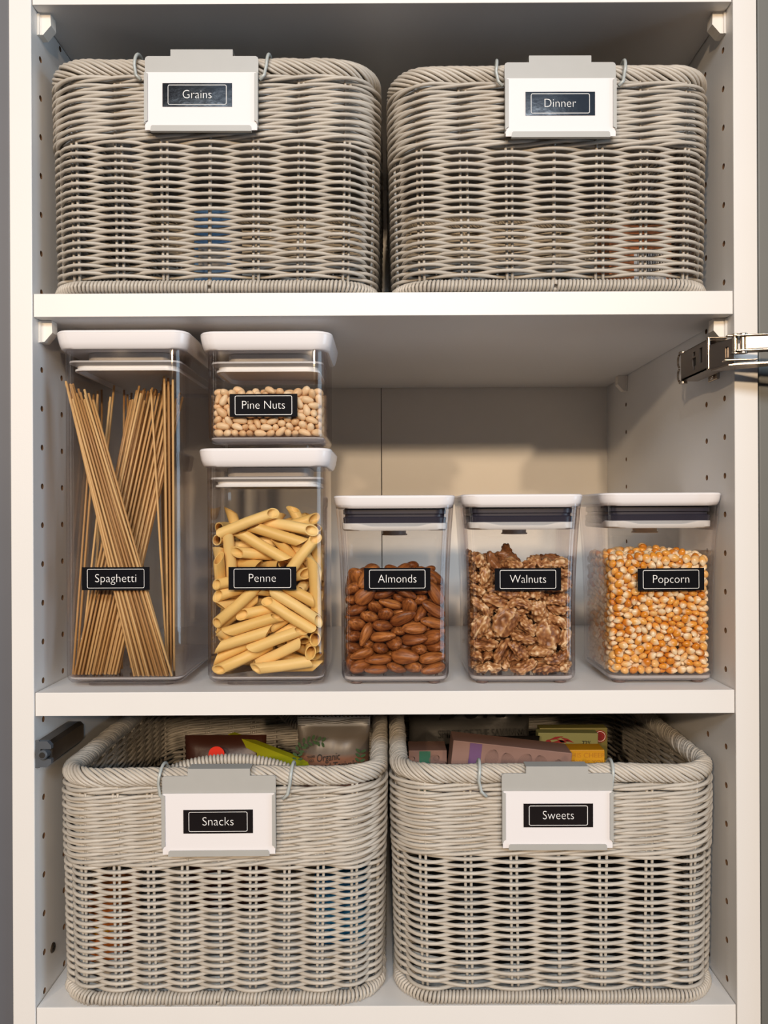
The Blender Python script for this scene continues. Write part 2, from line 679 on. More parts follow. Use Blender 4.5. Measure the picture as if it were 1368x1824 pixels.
arm = plate_with_slots(-.0210, .0005, .0560, -.0120, .0120,
                       [(.0265, .0310, .0040, .0075), (.0250, .0325, -.0045, .0025), (.0270, .0305, -.0078, -.0045),
                        (.0120, .0175, -.0045, .0080)])
arm.box(-.0210, -.0050, .0005, .0600, .0108, .0120, .0004)
arm.prism([(-.0210, .0005), (-.0210, .0560), (-.0160, .0610), (-.0050, .0610), (-.0050, .0005)], 'z', -.0120, -.0108)
arm.build('arm', M['nickel_dark'], hg)
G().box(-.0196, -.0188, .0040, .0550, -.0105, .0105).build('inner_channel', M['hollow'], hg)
g = G().cyl((-.0185, .0595, -.0125), (0, 0, 1), .0017, .025, 14)
for dz in (-.0142, .0120):
    g.cyl((-.0185, .0595, dz), (0, 0, 1), .0036, .0022, 16, .0006)
g.build('adjust_pin', M['nickel'], hg, smooth=True, autosmooth=30)
g = G()
for dz in (-.0062, .0062):
    g.tube([(-.0205, .0630 + .003 * math.cos(a), dz + .0052 * math.sin(a)) for a in np.linspace(-1.5, 1.5, 9)], .0010, 6, (1, 0, 0))
g.build('clip_spring', M['nickel'], hg, smooth=False)
# folded spring edge where the arm meets the knuckle
g = G().box(-.0222, -.0204, -.0024, .0010, -.0130, .0130, .0006)
g.box(-.0222, -.0060, -.0024, .0010, .0118, .0130, .0004)
g.box(-.0222, -.0060, -.0024, .0010, -.0130, -.0118, .0004)
g.build('arm_edge', M['nickel'], hg)
# knuckle housing, swung a little outwards
Kx = Matrix.Translation((-.0210, -.0026, -.0035)) @ Matrix.Rotation(math.radians(17), 4, 'Z')
kn = plate_with_slots(0, -.0270, 0, -.0098, .0098, [(-.0215, -.0175, -.0040, .0045)])
kn.box(0, .0150, -.0270, 0, .0086, .0098, .0004)
kn.box(0, .0150, -.0270, 0, -.0098, -.0086, .0004)
kn.xform(Kx).build('knuckle', M['nickel_dark'], hg)
G().box(.0016, .0022, -.0255, -.0010, -.0085, .0085).xform(Kx).build('inner_channel', M['nickel'], hg)
# pivot pins and the arm that reaches out to the door
g = G()
for (x, y) in ((-.0135, -.0310), (-.0085, -.0330)):
    g.cyl((x, y, -.0062), (0, 0, 1), .0021, .0140, 14, .0004)
    for dz in (-.0068, .0070):
        g.cyl((x, y, dz), (0, 0, 1), .0034, .0014, 16, .0004)
g.build('pivot_pin', M['nickel'], hg, smooth=True, autosmooth=30)
e = G().box(.0015, .062, -.0035, .0040, -.0048, .0052, .0007)
e.box(-.005, .062, -.0050, .0045, .0052, .0063, .0004)
e.box(-.005, .062, -.0050, .0045, -.0062, -.0049, .0004)
e.xform(Matrix.Translation((-.0090, -.0325, .0006)) @ Matrix.Rotation(math.radians(-12), 4, 'Z'))
e.build('cup_arm', M['nickel'], hg)
e = G().box(-.026, -.004, -.0030, .0010, .0058, .0070, .0004)
e.box(-.028, -.004, -.0040, .0030, -.0128, -.0116, .0004)
e.xform(Matrix.Translation((.0060, -.0330, .0006)) @ Matrix.Rotation(math.radians(-8), 4, 'Z'))
e.build('link', M['nickel'], hg)
g = G().prism([(-.0200, -.0030), (-.0120, -.0040), (.004, -.014), (.030, -.034), (.058, -.044), (.058, -.048), (.026, -.040), (-.0100, -.0300), (-.0165, -.0270)], 'z', -.0146, -.0134)
g.build('lower_link', M['nickel'], hg)
g = G().cyl((.056, -.047, 0), (.34, .94, 0), .0175, .012, 28, .001)
g.build('cup', M['nickel'], hg, smooth=True, autosmooth=30)
# ---------------------------------------------------------------- wicker baskets
class Loop:
    """Rounded-rectangle plan of a basket measured by arc length s from the middle of the front, running to +x first."""

    def __init__(self, hw, hd, r):
        pts = [(0.0, -hd)]
        for p in rloop(hw, hd, r, 0, seg=24):
            pts.append(p[:2])
        pts.append((0.0, -hd))
        P = np.array(pts)
        d = np.linalg.norm(np.diff(P, axis=0), axis=1)
        keep = np.r_[True, d > 1e-9]
        P = P[keep]
        self.s = np.r_[0, np.cumsum(np.linalg.norm(np.diff(P, axis=0), axis=1))]
        self.P = P
        self.L = self.s[-1]
        self.hd = hd

    def at(self, s):
        s = np.mod(s, self.L)
        x = np.interp(s, self.s, self.P[:, 0])
        y = np.interp(s, self.s, self.P[:, 1])
        e = .0015
        x2 = np.interp(np.mod(s + e, self.L), self.s, self.P[:, 0])
        y2 = np.interp(np.mod(s + e, self.L), self.s, self.P[:, 1])
        x1 = np.interp(np.mod(s - e, self.L), self.s, self.P[:, 0])
        y1 = np.interp(np.mod(s - e, self.L), self.s, self.P[:, 1])
        tx, ty = x2 - x1, y2 - y1
        n = np.hypot(tx, ty) + 1e-12
        return x, y, ty / n, -tx / n                     # point and outward normal


def wobble(rng, n, amp, waves=(2, 3, 5, 8, 13)):
    a = np.linspace(0, 2 * PI, n)
    out = np.zeros(n)
    for w_ in waves:
        out += rng.normal(0, 1) * np.sin(w_ * a + rng.uniform(0, 6.28))
    return amp * out / math.sqrt(len(waves))


def make_basket(label, loc, hw, hd, rim_h, n_stake, wale_rows, row_h, flip=False, pitch=.078, seed=1, stake_off=0.0, low_rise=0.0):
    rng = np.random.default_rng(seed)
    root = thing('wicker_basket', label, 'basket', loc, 0, None)
    lp = Loop(hw, hd, .033)
    L = lp.L
    RR, RS = .0062, .00160                               # rim radius, rim strand radius
    rim_bot = rim_h - RR - .0022
    wale_pitch = .0057
    wale_bot = rim_bot - wale_rows * wale_pitch
    r_s = .00158                                         # weaver radius

    def grow(z):
        t = np.clip(z / rim_h, 0, 1)
        return .972 + .030 * t ** .8

    def place(s, z, off):
        x, y, nx, ny = lp.at(s)
        k = grow(z)
        y = (y + hd) * k - hd + (1 - k) * .010             # the front stays put, the rest tapers
        return np.stack([x * k + nx * off, y + ny * off, np.broadcast_to(z, np.shape(x))], -1)

    sp = L / n_stake
    # --- upright stakes, in pairs
    zz = np.linspace(.006, rim_h - .004, 9)
    for i in range(n_stake):
        s0 = (i + stake_off) * sp
        corner = abs(((i + stake_off) * sp) % (L / 2) - hw) < .012
        for d in ((0,) if i % 5 == 0 else (-.0024, .0024)):
            ss = np.full(9, s0 + d + rng.normal(0, .0004)) + np.linspace(-1, 1, 9) * rng.normal(0, .0006)
            P = place(ss, zz, 0.0)
            v, f = tube(P, .00125 if d else .0016, 6, (0, 1, .01))
            mesh_obj('stake', v, f, M['wick'], root)
    # --- plain weave: each row one strand, alternately in front of and behind the stakes
    seg = 7
    n = n_stake * seg
    u = np.arange(n) / seg
    z = wale_bot - row_h * .5
    row = 0
    amp = .0039
    while z > .0125:
        ph = PI * (u - stake_off + row)
        c = np.cos(ph)
        off = amp * np.sign(c) * np.abs(c) ** .8 + wobble(rng, n, .00022)
        zr = np.full(n, z) + wobble(rng, n, .00022)
        P = place(u * sp, zr, off)
        v, f = tube(P, r_s * rng.uniform(.95, 1.05), 6, (0, 0, 1), closed=True)
        mesh_obj('strand', v, f, M['wick'], root)
        z -= row_h
        row += 1
    # --- three-rod wale under the rim
    for w_ in range(wale_rows):
        zc = rim_bot - (w_ + .5) * wale_pitch + (.0012 if w_ == 0 else 0)
        for k in range(3):
            per = n_stake - n_stake % 3
            q = np.mod((u * per / n_stake + k) / 3, 1.0)
            ph = 2 * PI * (q - .34)
            off = .0030 * np.cos(ph) + .0014 + wobble(rng, n, .00025)
            dz = .00170 * np.sin(ph) * (1 if not flip else -1)
            zr = zc + dz + wobble(rng, n, .00028)
            P = place(u * sp, zr, off)
            v, f = tube(P, r_s * rng.uniform(.97, 1.07), 6, (0, 0, 1), closed=True)
            mesh_obj('strand', v, f, M['wick'], root)
    # --- rolled rim: a dozen strands twisted round a core
    nr = int(L / .0030)
    s = np.linspace(-.5, .5, nr) * L + L * .5 + L * .5
    x, y, nx, ny = lp.at(s)
    front = np.clip((-(y) - hd + .045) / .03, 0, 1)
    pit = pitch * front + .046 * (1 - front)
    phi0 = np.cumsum(2 * PI * (L / nr) / pit)
    phi0 -= phi0[nr // 2]
    g = G()
    wav = wobble(rng, nr, .0005)
    base = place(s, np.full(nr, rim_h), -.0025)
    v, f = tube(base, RR - .0011, 10, (0, 0, 1), closed=False)
    mesh_obj('rim_core', v, f, M['wick_dark'], root)
    N3 = np.stack([nx, ny, np.zeros(nr)], -1)
    UP = np.array([0, 0, 1.0])
    for k in range(12):
        ph = phi0 + 2 * PI * k / 12 + rng.normal(0, .05)
        rad = N3 * np.cos(ph)[:, None] * -1 + UP[None, :] * np.sin(ph)[:, None]
        rr = RR + wobble(rng, nr, .00030, (7, 13, 21, 30))
        P = base + rad * rr[:, None]
        P[:, 2] += wav
        v, f = tube(P, RS, 6, rad)
        g.add(v, f)
    g.build('rim', M['wick'], root, smooth=True)
    # --- coiled foot ring
    turns = int(L / .00305)
    m = turns * 8
    s = np.linspace(0, L, m)
    x, y, nx, ny = lp.at(s)
    a = np.arange(m) * 2 * PI / 8
    base = place(s, np.full(m, .0058), .0012)
    rise = np.where(True, low_rise, 0)
    N3 = np.stack([nx, ny, np.zeros(m)], -1)
    rad = N3 * np.cos(a)[:, None] + UP[None, :] * np.sin(a)[:, None]
    P = base + rad * (.0042 + wobble(rng, m, .0002, (31, 47, 80, 120)))[:, None]
    P[:, 2] = np.maximum(P[:, 2], .0015)
    v, f = tube(P, .00142, 5, rad)
    mesh_obj('foot_coil', v, f, M['wick'], root)
    v, f = tube(place(np.linspace(0, L, 120), np.full(120, .0060), .0012), .0030, 8, (0, 0, 1))
    mesh_obj('foot_core', v, f, M['wick_dark'], root)
    # --- woven bottom
    g = G()
    for k in range(40):
        yy = -hd + .012 + (2 * hd - .024) * k / 39
        g.tube([(x_, yy, .0045 + (.0012 if (j + k) % 2 else -.0012)) for j, x_ in enumerate(np.linspace(-hw + .012, hw - .012, 9))], .0022, 5)
    g.build('bottom', M['wick'], root, smooth=True)
    root['rim_front_y'] = -hd
    return root


def coil_handle(root, pts, core_r, name='handle', m='wick', pitch=.0030):
    """Handle: a core wrapped turn by turn with one strand."""
    P = np.array(pts, float)
    d = np.r_[0, np.cumsum(np.linalg.norm(np.diff(P, axis=0), axis=1))]
    Lh = d[-1]
    n = int(Lh / pitch) * 8
    t = np.linspace(0, Lh, n)
    Q = np.stack([np.interp(t, d, P[:, k]) for k in range(3)], -1)
    ker = np.ones(15) / 15                                # soften the polyline
    for k in range(3):
        pad = np.r_[np.full(7, Q[0, k]), Q[:, k], np.full(7, Q[-1, k])]
        Q[:, k] = np.convolve(pad, ker, 'valid')
    T = np.gradient(Q, axis=0)
    T /= np.linalg.norm(T, axis=1)[:, None]
    R = np.tile((0, 1.0, 0), (n, 1))
    R -= (R * T).sum(1)[:, None] * T
    R /= np.linalg.norm(R, axis=1)[:, None]
    B = np.cross(T, R)
    a = np.arange(n) * 2 * PI / 8
    rad = R * np.cos(a)[:, None] + B * np.sin(a)[:, None]
    v, f = tube(Q + rad * core_r, .0014, 5, rad)
    o = mesh_obj(name, v, f, M[m], root)
    v, f = tube(Q, core_r - .0006, 8, (0, 1, 0))
    mesh_obj('core', v, f, M['wick_dark'], o)
    return o


HD = .160
BY = .005 + HD                                          # plan centre behind the cabinet's front
grains = make_basket('grey wicker basket labelled Grains on the upper shelf', (-.1433, BY, Z_UP), .1333, HD, .1835, 30, 9, .0030, seed=11)
dinner = make_basket('grey wicker basket labelled Dinner on the upper shelf', (.1354, BY + .001, Z_UP), .1300, HD, .1774, 30, 9, .0030, seed=12)
snacks = make_basket('grey wicker basket labelled Snacks on the lowest shelf', (-.1388, BY, Z_LOW), .1318, HD, .1838, 40, 11, .0028, pitch=.060, seed=13)
sweets = make_basket('grey wicker basket labelled Sweets on the lowest shelf', (.1363, BY, Z_LOW), .1310, HD, .1852, 30, 10, .0030, pitch=.054, seed=14)
# wrapped loop handles of the Snacks basket: one folded over the front rim, one hanging at the back
arc = [(x, -HD + .0215 + .003 * (1 - (x / .052) ** 2), .1800 + .0098 * (1 - (abs(x) / .054) ** 2.2)) for x in np.linspace(-.054, .054, 25)]
coil_handle(snacks, [(p[0] + .006, p[1], p[2]) for p in arc], .0042)
arc = [(x, HD - .030 - .02 * (1 - (x / .05) ** 2), .190 - .040 * (1 - (abs(x) / .052) ** 2.4)) for x in np.linspace(-.052, .052, 25)]
coil_handle(snacks, [(p[0] + .048, p[1], p[2]) for p in arc], .0060)


# ---------------------------------------------------------------- label holders hooked over the rims
def rounded_rect_outline(g, w_, h_, r, t, y):
    """Thin printed frame: rounded rectangle ring in the x-z plane facing -y."""
    a = rloop(w_ / 2, h_ / 2, r, 0, seg=5)
    b = rloop(w_ / 2 - t, h_ / 2 - t, max(r - t, .0003), 0, seg=5)
    n = len(a)
    v = [(p[0], y, p[1]) for p in a] + [(p[0], y, p[1]) for p in b]
    f = [(k, (k + 1) % n, n + (k + 1) % n, n + k) for k in range(n)]
    return g.add(v, f)


def add_sticker(root, word, w_, h_, word_w, loc, tilt=0.0, size=.0098):
    """Black glossy label with a printed frame and word; parts 'label' > 'border', 'lettering'."""
    g = G()
    nn = 10
    top = [(-w_ / 2 + w_ * k / nn, -.00018 - .00015 * math.sin(PI * k / nn)) for k in range(nn + 1)]
    v, f = [], []
    for z in (-h_ / 2, h_ / 2):
        for x, y in top:
            v.append((x, y, z))
    m = nn + 1
    f = [(k, k + 1, m + k + 1, m + k) for k in range(nn)]
    b = len(v)
    v += [(x, 0, z) for z in (-h_ / 2, h_ / 2) for x, y in top]
    f += [(k + 1, k, b + k, b + k + 1) for k in range(nn)] + [(m + k, m + k + 1, b + m + k + 1, b + m + k) for k in range(nn)]
    f += [(0, m, b + m, b), (m - 1, b + m - 1, b + 2 * m - 1, 2 * m - 1)]
    lab = mesh_obj('label', v, f, M['sticker'], root, smooth=False, loc=loc)
    lab.rotation_euler = (0, tilt, 0)
    lab['label'] = 'glossy black label reading ' + word
    g = G()
    rounded_rect_outline(g, w_ * .845, h_ * .84, .0014, .00042, -.00045)
    g.build('border', M['print'], lab)
    text_mesh('lettering', word, size, M['print'], lab, (0, -.00044, 0 if word not in ('Grains', 'Dinner', 'Walnuts', 'Almonds', 'Sweets', 'Snacks', 'Pine Nuts', 'Penne') else 0), width=word_w, weight=-.00017)
    return lab


def make_holder(word, bk, cx, ztop, zbot, label, word_w, w_=.0915, y=-.0002, lab_c=(0, 0), tilt=0.0, hooks=(-.052, .052), rim_z=0.0):
    """Grey sheet-metal card holder; origin at the middle of its lower edge, card faces -y."""
    o = thing('label_holder', label, 'label holder', (cx, y, zbot), 0, None)
    o.rotation_euler = (0, tilt, 0)
    H = ztop - zbot
    hw = w_ / 2
    tw = .0248
    r = .0022
    g = G()
    pr_ = [(-hw, .004), (hw, .004), (hw, H - r), (hw - r * .3, H - r * .3), (hw - r, H), (tw, H), (tw, H + .0050), (-tw, H + .0050), (-tw, H), (-hw + r, H), (-hw + r * .3, H - r * .3), (-hw, H - r)]
    g.prism(pr_, 'y', 0, .0009)
    g.box(-tw, tw, .0, .0125, H + .0048, H + .0055, .0002)    # tongue bent back over the rim
    g.build('back_plate', M['plate'], o)
    for s in (-1, 1):                                     # side lips
        g = G().box(min(s * hw, s * (hw - .0012)), max(s * hw, s * (hw - .0012)), -.0022, .0009, .006, H - .0135, .0003)
        g.prism([(s * hw, .0065), (s * (hw - .0028), .0085), (s * (hw - .0028), H - .0150), (s * hw, H - .0140)], 'y', -.0026, -.0019)
        g.build('side_lip', M['plate'], o)
    g = G().box(-hw + .005, hw - .005, -.0022, .0009, .0, .0012, .0003)
    g.prism([(-hw + .005, .0), (hw - .005, .0), (hw - .0055, .0038), (hw - .0065, .0046), (-hw + .0065, .0046), (-hw + .0055, .0038)], 'y', -.0026, -.0019)
    g.build('bottom_lip', M['plate'], o)
    g = G().box(-hw + .0006, hw - .0006, -.0014, -.0008, .0012, H - .0135)
    g.build('card', M['card'], o)
    add_sticker(o, word, .0553, .0188, word_w, (lab_c[0], -.0015, lab_c[1]))
    for hx in hooks:                                      # wire hooks over the rim
        g = G()
        zc = rim_z - zbot
        yc = .0129
        a = np.linspace(-.25, 3.9, 30)
        pts = [(hx + math.copysign(.0035, hx) * (1 - k / 29) * 0 + .0016 * math.sin(k / 29 * 3), yc - .0109 * math.cos(t_), zc + .0106 * math.sin(t_)) for k, t_ in enumerate(a)]
        pts = [(hx * .90, .0012, zc - .0150), (hx * .97, .0012, zc - .0110)] + pts
        g.tube(pts, .0013, 8, (1, 0, 0))
        g.build('hook', M['hook'], o, smooth=True)
    return o


def holder_at(word, bk, px0, px1, py_top, py_bot, word_px, lab_px, tilt, hook_px, rim_z, yh=-.0054):
    k = (D + yh) / F
    a, b = PX((px0 + px1) / 2, py_top, yh), PX((px0 + px1) / 2, py_bot, yh)
    lc = PX(lab_px[0], lab_px[1], yh)
    return make_holder(word, bk, a.x, a.z, b.z, 'grey metal card holder reading %s, hooked on its basket rim' % word, word_px * k,
                       w_=(px1 - px0) * k, y=yh, lab_c=(lc.x - a.x, lc.z - b.z), tilt=tilt, hooks=[(h - (px0 + px1) / 2) * k for h in hook_px], rim_z=rim_z)


holder_at('Grains', grains, 257.5, 459.5, 100, 236, 51, (352, 171), .004, (237, 473), Z_UP + .1835)
holder_at('Dinner', dinner, 898.5, 1096.5, 110.8, 247, 56, (997, 186.5), .002, (884, 1114), Z_UP + .1774)
holder_at('Snacks', snacks, 289, 491.5, 1382, 1523, 55, (389.5, 1462), -.003, (281, 516), Z_LOW + .1838)
holder_at('Sweets', sweets, 893.5, 1091, 1377.7, 1512, 55, (993.5, 1451), .002, (853, 1092), Z_LOW + .1852)
# ---------------------------------------------------------------- clear canisters
def acrylic():
    w = NT('clear acrylic')
    w.t.nodes.remove(w.bsdf)
    lw = w.n('ShaderNodeLayerWeight', in_Blend=.5)
    col = w.ramp(lw.outputs['Facing'], [(0.0, (.986, .982, .978, 1)), (.55, (.965, .952, .948, 1)), (.76, (.86, .83, .835, 1)), (.90, (.58, .53, .55, 1)), (1.0, (.26, .22, .25, 1))])
    tr = w.n('ShaderNodeBsdfTransparent')
    w.l(col, tr.inputs[0])
    gl = w.n('ShaderNodeBsdfGlossy', in_Roughness=.04)
    gl.inputs[0].default_value = (1, 1, 1, 1)
    pw = w.n('ShaderNodeMath', operation='POWER', in_1=5.0)
    w.l(lw.outputs['Facing'], pw.inputs[0])
    fr = w.n('ShaderNodeMath', operation='MULTIPLY_ADD', in_1=.80, in_2=.042)
    w.l(pw.outputs[0], fr.inputs[0])
    mx = w.n('ShaderNodeMixShader')
    w.l(fr.outputs[0], mx.inputs[0])
    w.l(tr.outputs[0], mx.inputs[1])
    w.l(gl.outputs[0], mx.inputs[2])
    w.l(mx.outputs[0], w.out.inputs[0])
    return w.m


def frosted():
    """Pale translucent plastic of the seals under the lids."""
    w = NT('translucent seal')
    b = w.bsdf
    b.inputs['Base Color'].default_value = (.60, .57, .56, 1)
    b.inputs['Roughness'].default_value = .35
    tr = w.n('ShaderNodeBsdfTransparent')
    tr.inputs[0].default_value = (.86, .83, .82, 1)
    mx = w.n('ShaderNodeMixShader')
    mx.inputs[0].default_value = .72
    w.l(tr.outputs[0], mx.inputs[1])
    w.l(b.outputs[0], mx.inputs[2])
    w.l(mx.outputs[0], w.out.inputs[0])
    return w.m


def base_with_gleam():
    """Thick clear floor with a milky share mixed in to paint the light it would reflect."""
    w = NT('clear base with painted gleam')
    b = w.bsdf
    b.inputs['Base Color'].default_value = (.86, .82, .82, 1)
    b.inputs['Roughness'].default_value = .12
    tr = w.n('ShaderNodeBsdfTransparent')
    tr.inputs[0].default_value = (.88, .85, .85, 1)
    mx = w.n('ShaderNodeMixShader')
    mx.inputs[0].default_value = .42  # whitish share paints in the bright reflection of the floor
    w.l(tr.outputs[0], mx.inputs[1])
    w.l(b.outputs[0], mx.inputs[2])
    w.l(mx.outputs[0], w.out.inputs[0])
    return w.m


M['acrylic'] = acrylic()
M['seal'] = frosted()
M['gasket'] = mat('dark navy silicone gasket', (.030, .028, .045, 1), .32, spec=.5)
M['plug'] = mat('white inner lid', (.76, .745, .735, 1), .35)
M['base'] = base_with_gleam()
M['pad'] = mat('clear brown foot', (.16, .11, .10, 1), .15)


def body(root, w_, d_, h_, r, flare=0.0, wall=.0020, floor=.0045, mid=.55, skirt=0.0):
    """Thin-walled box with rounded corners; flare widens it towards the mouth."""
    g = G()
    hw, hd = w_ / 2, d_ / 2

    def ex(t):
        return flare * max(0, (t - mid) / (1 - mid)) ** 2
    lo = []
    b = .0065
    if skirt:
        lo.append(rloop(hw - .014, hd - .014, r * .6, 0))
        lo.append(rloop(hw - .014, hd - .014, r * .6, skirt))
    for a in (0, 30, 60, 90):
        q = math.radians(a)
        k = b * (1 - math.sin(q))
        lo.append(rloop(hw - k, hd - k, max(r - k, .002), skirt + .0004 + b * (1 - math.cos(q))))
    for t in (.2, .4, .55, .7, .8, .9, 1.0):
        e = ex(t)
        lo.append(rloop(hw + e, hd + e, r, skirt + b + (h_ - skirt - b) * t))
    inn = []
    for t in (1.0, .9, .8, .7, .55, .4, .2):
        e = ex(t)
        inn.append(rloop(hw + e - wall, hd + e - wall, r - wall * .6, skirt + b + (h_ - skirt - b) * t))
    for a in (80, 45, 0):
        q = math.radians(a)
        k = wall + .0022 * (1 - math.sin(q))
        inn.append(rloop(hw - k, hd - k, max(r - k, .002), skirt + floor + .0022 * (1 - math.cos(q))))
    g.loft(lo + inn, True, True)
    return g.build('body', M['acrylic'], root, smooth=True, autosmooth=50)


def lid_shape(w_, d_, z0, z1, r, taper, bev=.0022):
    g = G()
    hw, hd = w_ / 2, d_ / 2
    h = z1 - z0
    lo = [rloop(hw - taper - .004, hd - taper - .004, r - .003, z0 + .0004),
          rloop(hw - taper - .0008, hd - taper - .0008, r, z0),
          rloop(hw - taper * .8, hd - taper * .8, r, z0 + .0012)]
    for t in (.35, .65, .85):
        lo.append(rloop(hw - taper * (1 - t) ** 1.6 * .8, hd - taper * (1 - t) ** 1.6 * .8, r, z0 + h * t))
    for a in (0, 30, 60, 90):
        q = math.radians(a)
        k = bev * (1 - math.cos(q))
        lo.append(rloop(hw - k, hd - k, max(r - k, .003), z1 - bev + bev * math.sin(q)))
    lo.append(rloop(hw - .010, hd - .010, max(r - .006, .003), z1))
    lo.append(rloop(hw - .0105, hd - .0105, max(r - .006, .003), z1 - .0006))
    g.loft(lo, True, True)
    return g


def canister_a(label, loc, w_, d_, H, word, word_w, lab, lw=.0555):
    """Clear canister with thick white lid and pale plug. Base at z = 0, lid top at z = H."""
    o = thing('food_canister', label, 'canister', loc)
    lid_h = .0150
    zb = H - lid_h + .0015
    body(o, w_, d_, zb, .011, wall=.0021, floor=.0058, skirt=.0035)
    g = G().loft([rloop(w_ / 2 - .0050, d_ / 2 - .0050, .008, .0062), rloop(w_ / 2 - .0024, d_ / 2 - .0024, .009, .0080), rloop(w_ / 2 - .0024, d_ / 2 - .0024, .009, .0090)])
    g.build('base', M['base'], o, smooth=True, autosmooth=50)
    lid_shape(w_ + .0112, d_ + .0112, H - lid_h, H, .0135, .0032).build('lid', M['lid'], o, smooth=True, autosmooth=40)
    z = H - lid_h
    g = G().loft([rloop(w_ / 2 - .0145, d_ / 2 - .0145, .008, z), rloop(w_ / 2 - .0145, d_ / 2 - .0145, .008, z - .0075)], True, True)
    pl = g.build('plug', M['seal'], o, smooth=True, autosmooth=40)
    g = G()
    lo = [rloop(w_ / 2 - .0150, d_ / 2 - .0150, .008, z - .0070), rloop(w_ / 2 - .0028, d_ / 2 - .0028, .009, z - .0085),
          rloop(w_ / 2 - .0026, d_ / 2 - .0026, .009, z - .0100), rloop(w_ / 2 - .0075, d_ / 2 - .0075, .009, z - .0120)]
    g.loft(lo, False, False)
    g.build('seal', M['seal'], o, smooth=True, autosmooth=40)
    g = G()
    a, b_ = w_ / 2 - .0075, d_ / 2 - .0075
    lo = [rloop(a, b_, .009, z - .0118), rloop(a, b_, .009, z - .0142), rloop(a + .0016, b_ + .0016, .0100, z - .0146), rloop(a + .0016, b_ + .0016, .0100, z - .0162),
          rloop(a - .0010, b_ - .0010, .009, z - .0162), rloop(a - .0012, b_ - .0012, .009, z - .0125)]
    g.loft(lo, False, True)
    g.build('plug_rim', M['plug'], o, smooth=True, autosmooth=40)
    add_sticker(o, word, lw, .0188, word_w, (lab[0], -d_ / 2 - .0001, lab[1]))
    return o


def canister_b(label, loc, w_, H, word, word_w, lab, tilt=0.0):
    """Clear square canister with white lid, dark gasket, wavy white inner lid, knob and small feet."""
    o = thing('food_canister', label, 'canister', loc)
    lid_h = .0108
    zb = H - lid_h + .0008
    fl = .0042
    b = body(o, w_, w_, zb, .0115, flare=fl, wall=.0022, floor=.0055, mid=.30)
    b.location.z = .0018
    top = w_ + 2 * fl
    g = G().loft([rloop(w_ / 2 - .0050, w_ / 2 - .0050, .008, .0028), rloop(w_ / 2 - .0024, w_ / 2 - .0024, .009, .0048), rloop(w_ / 2 - .0024, w_ / 2 - .0024, .009, .0070)])
    g.build('base', M['base'], o, smooth=True, autosmooth=50)
    lid_shape(top + .0035, top + .0035, H - lid_h, H, .0145, .0026, .0018).build('lid', M['lid'], o, smooth=True, autosmooth=40)
    z = H - lid_h
    hw = top / 2 - .0062
    lo = [rloop(hw - .002, hw - .002, .010, z + .001), rloop(hw, hw, .010, z - .001), rloop(hw, hw, .010, z - .0045), rloop(hw - .0012, hw - .0012, .010, z - .0052),
          rloop(hw - .0012, hw - .0012, .010, z - .0070), rloop(hw + .0004, hw + .0004, .010, z - .0078), rloop(hw - .0004, hw - .0004, .010, z - .0140)]
    G().loft(lo, True, True).build('gasket', M['gasket'], o, smooth=True, autosmooth=40)
    # inner lid with a wavy upper edge: high at the corners, low along each side
    hp = top / 2 - .0050
    base = rloop(hp, hp, .013, 0, seg=6)
    fine = []
    for k in range(len(base)):
        p, q = Vector(base[k]), Vector(base[(k + 1) % len(base)])
        m_ = 16 if (q - p).length > .02 else 1
        for j in range(m_):
            fine.append(p.lerp(q, j / m_))

    def wav(p):
        m_ = min(abs(p.x), abs(p.y)) if max(abs(p.x), abs(p.y)) > hp - .002 else hp
        t = min(1, max(0, (m_ - .018) / .014))
        return t * t * (3 - 2 * t)
    r0 = [(p.x * .985, p.y * .985, z - .0148 + .0026 * wav(p)) for p in fine]
    r1 = [(p.x, p.y, z - .0152 + .0026 * wav(p)) for p in fine]
    r2 = [(p.x * .995, p.y * .995, z - .0172) for p in fine]
    r3 = [(p.x * .965, p.y * .965, z - .0186) for p in fine]
    G().loft([r0, r1, r2, r3], True, True).build('inner_lid', M['plug'], o, smooth=True, autosmooth=45)
    g = G().cyl((0, 0, z - .0184), (0, 0, -1), .0105, .0042, 28, .0)
    g.cyl((0, 0, z - .0222), (0, 0, -1), .0115, .0012, 28, .0004)
    g.build('knob', M['plug'], o, smooth=True, autosmooth=40)
    for sx in (-1, 1):
        for sy in (-1, 1):
            G().cyl((sx * (w_ / 2 - .0125), sy * (w_ / 2 - .0125), .0026), (0, 0, -1), .0052, .0026, 18, .0008).build('foot', M['pad'], o, smooth=True, autosmooth=40)
    lb = add_sticker(o, word, .0550, .0184, word_w, (lab[0], -w_ / 2 - .0002, lab[1]), tilt)
    # the front leans outwards above the middle; keep the label on it
    zz = lab[1]
    tt = (zz - .0065) / (zb - .0065)
    lb.location.y -= fl * max(0, (tt - .30) / .70) ** 2 + .0011
    return o


YF, YA = .020, .012
KF, KA = (D + YF) / F, (D + YA) / F


def jar_loc(px_c, d_, zt, yf=YF):
    return ((px_c - 692) * (D + yf) / F, yf + d_ / 2, zt + .0002)


def lab_at(px, py, base, yf=YF):
    p = PX(px, py, yf)
    return (p.x - base[0], p.z - base[2])


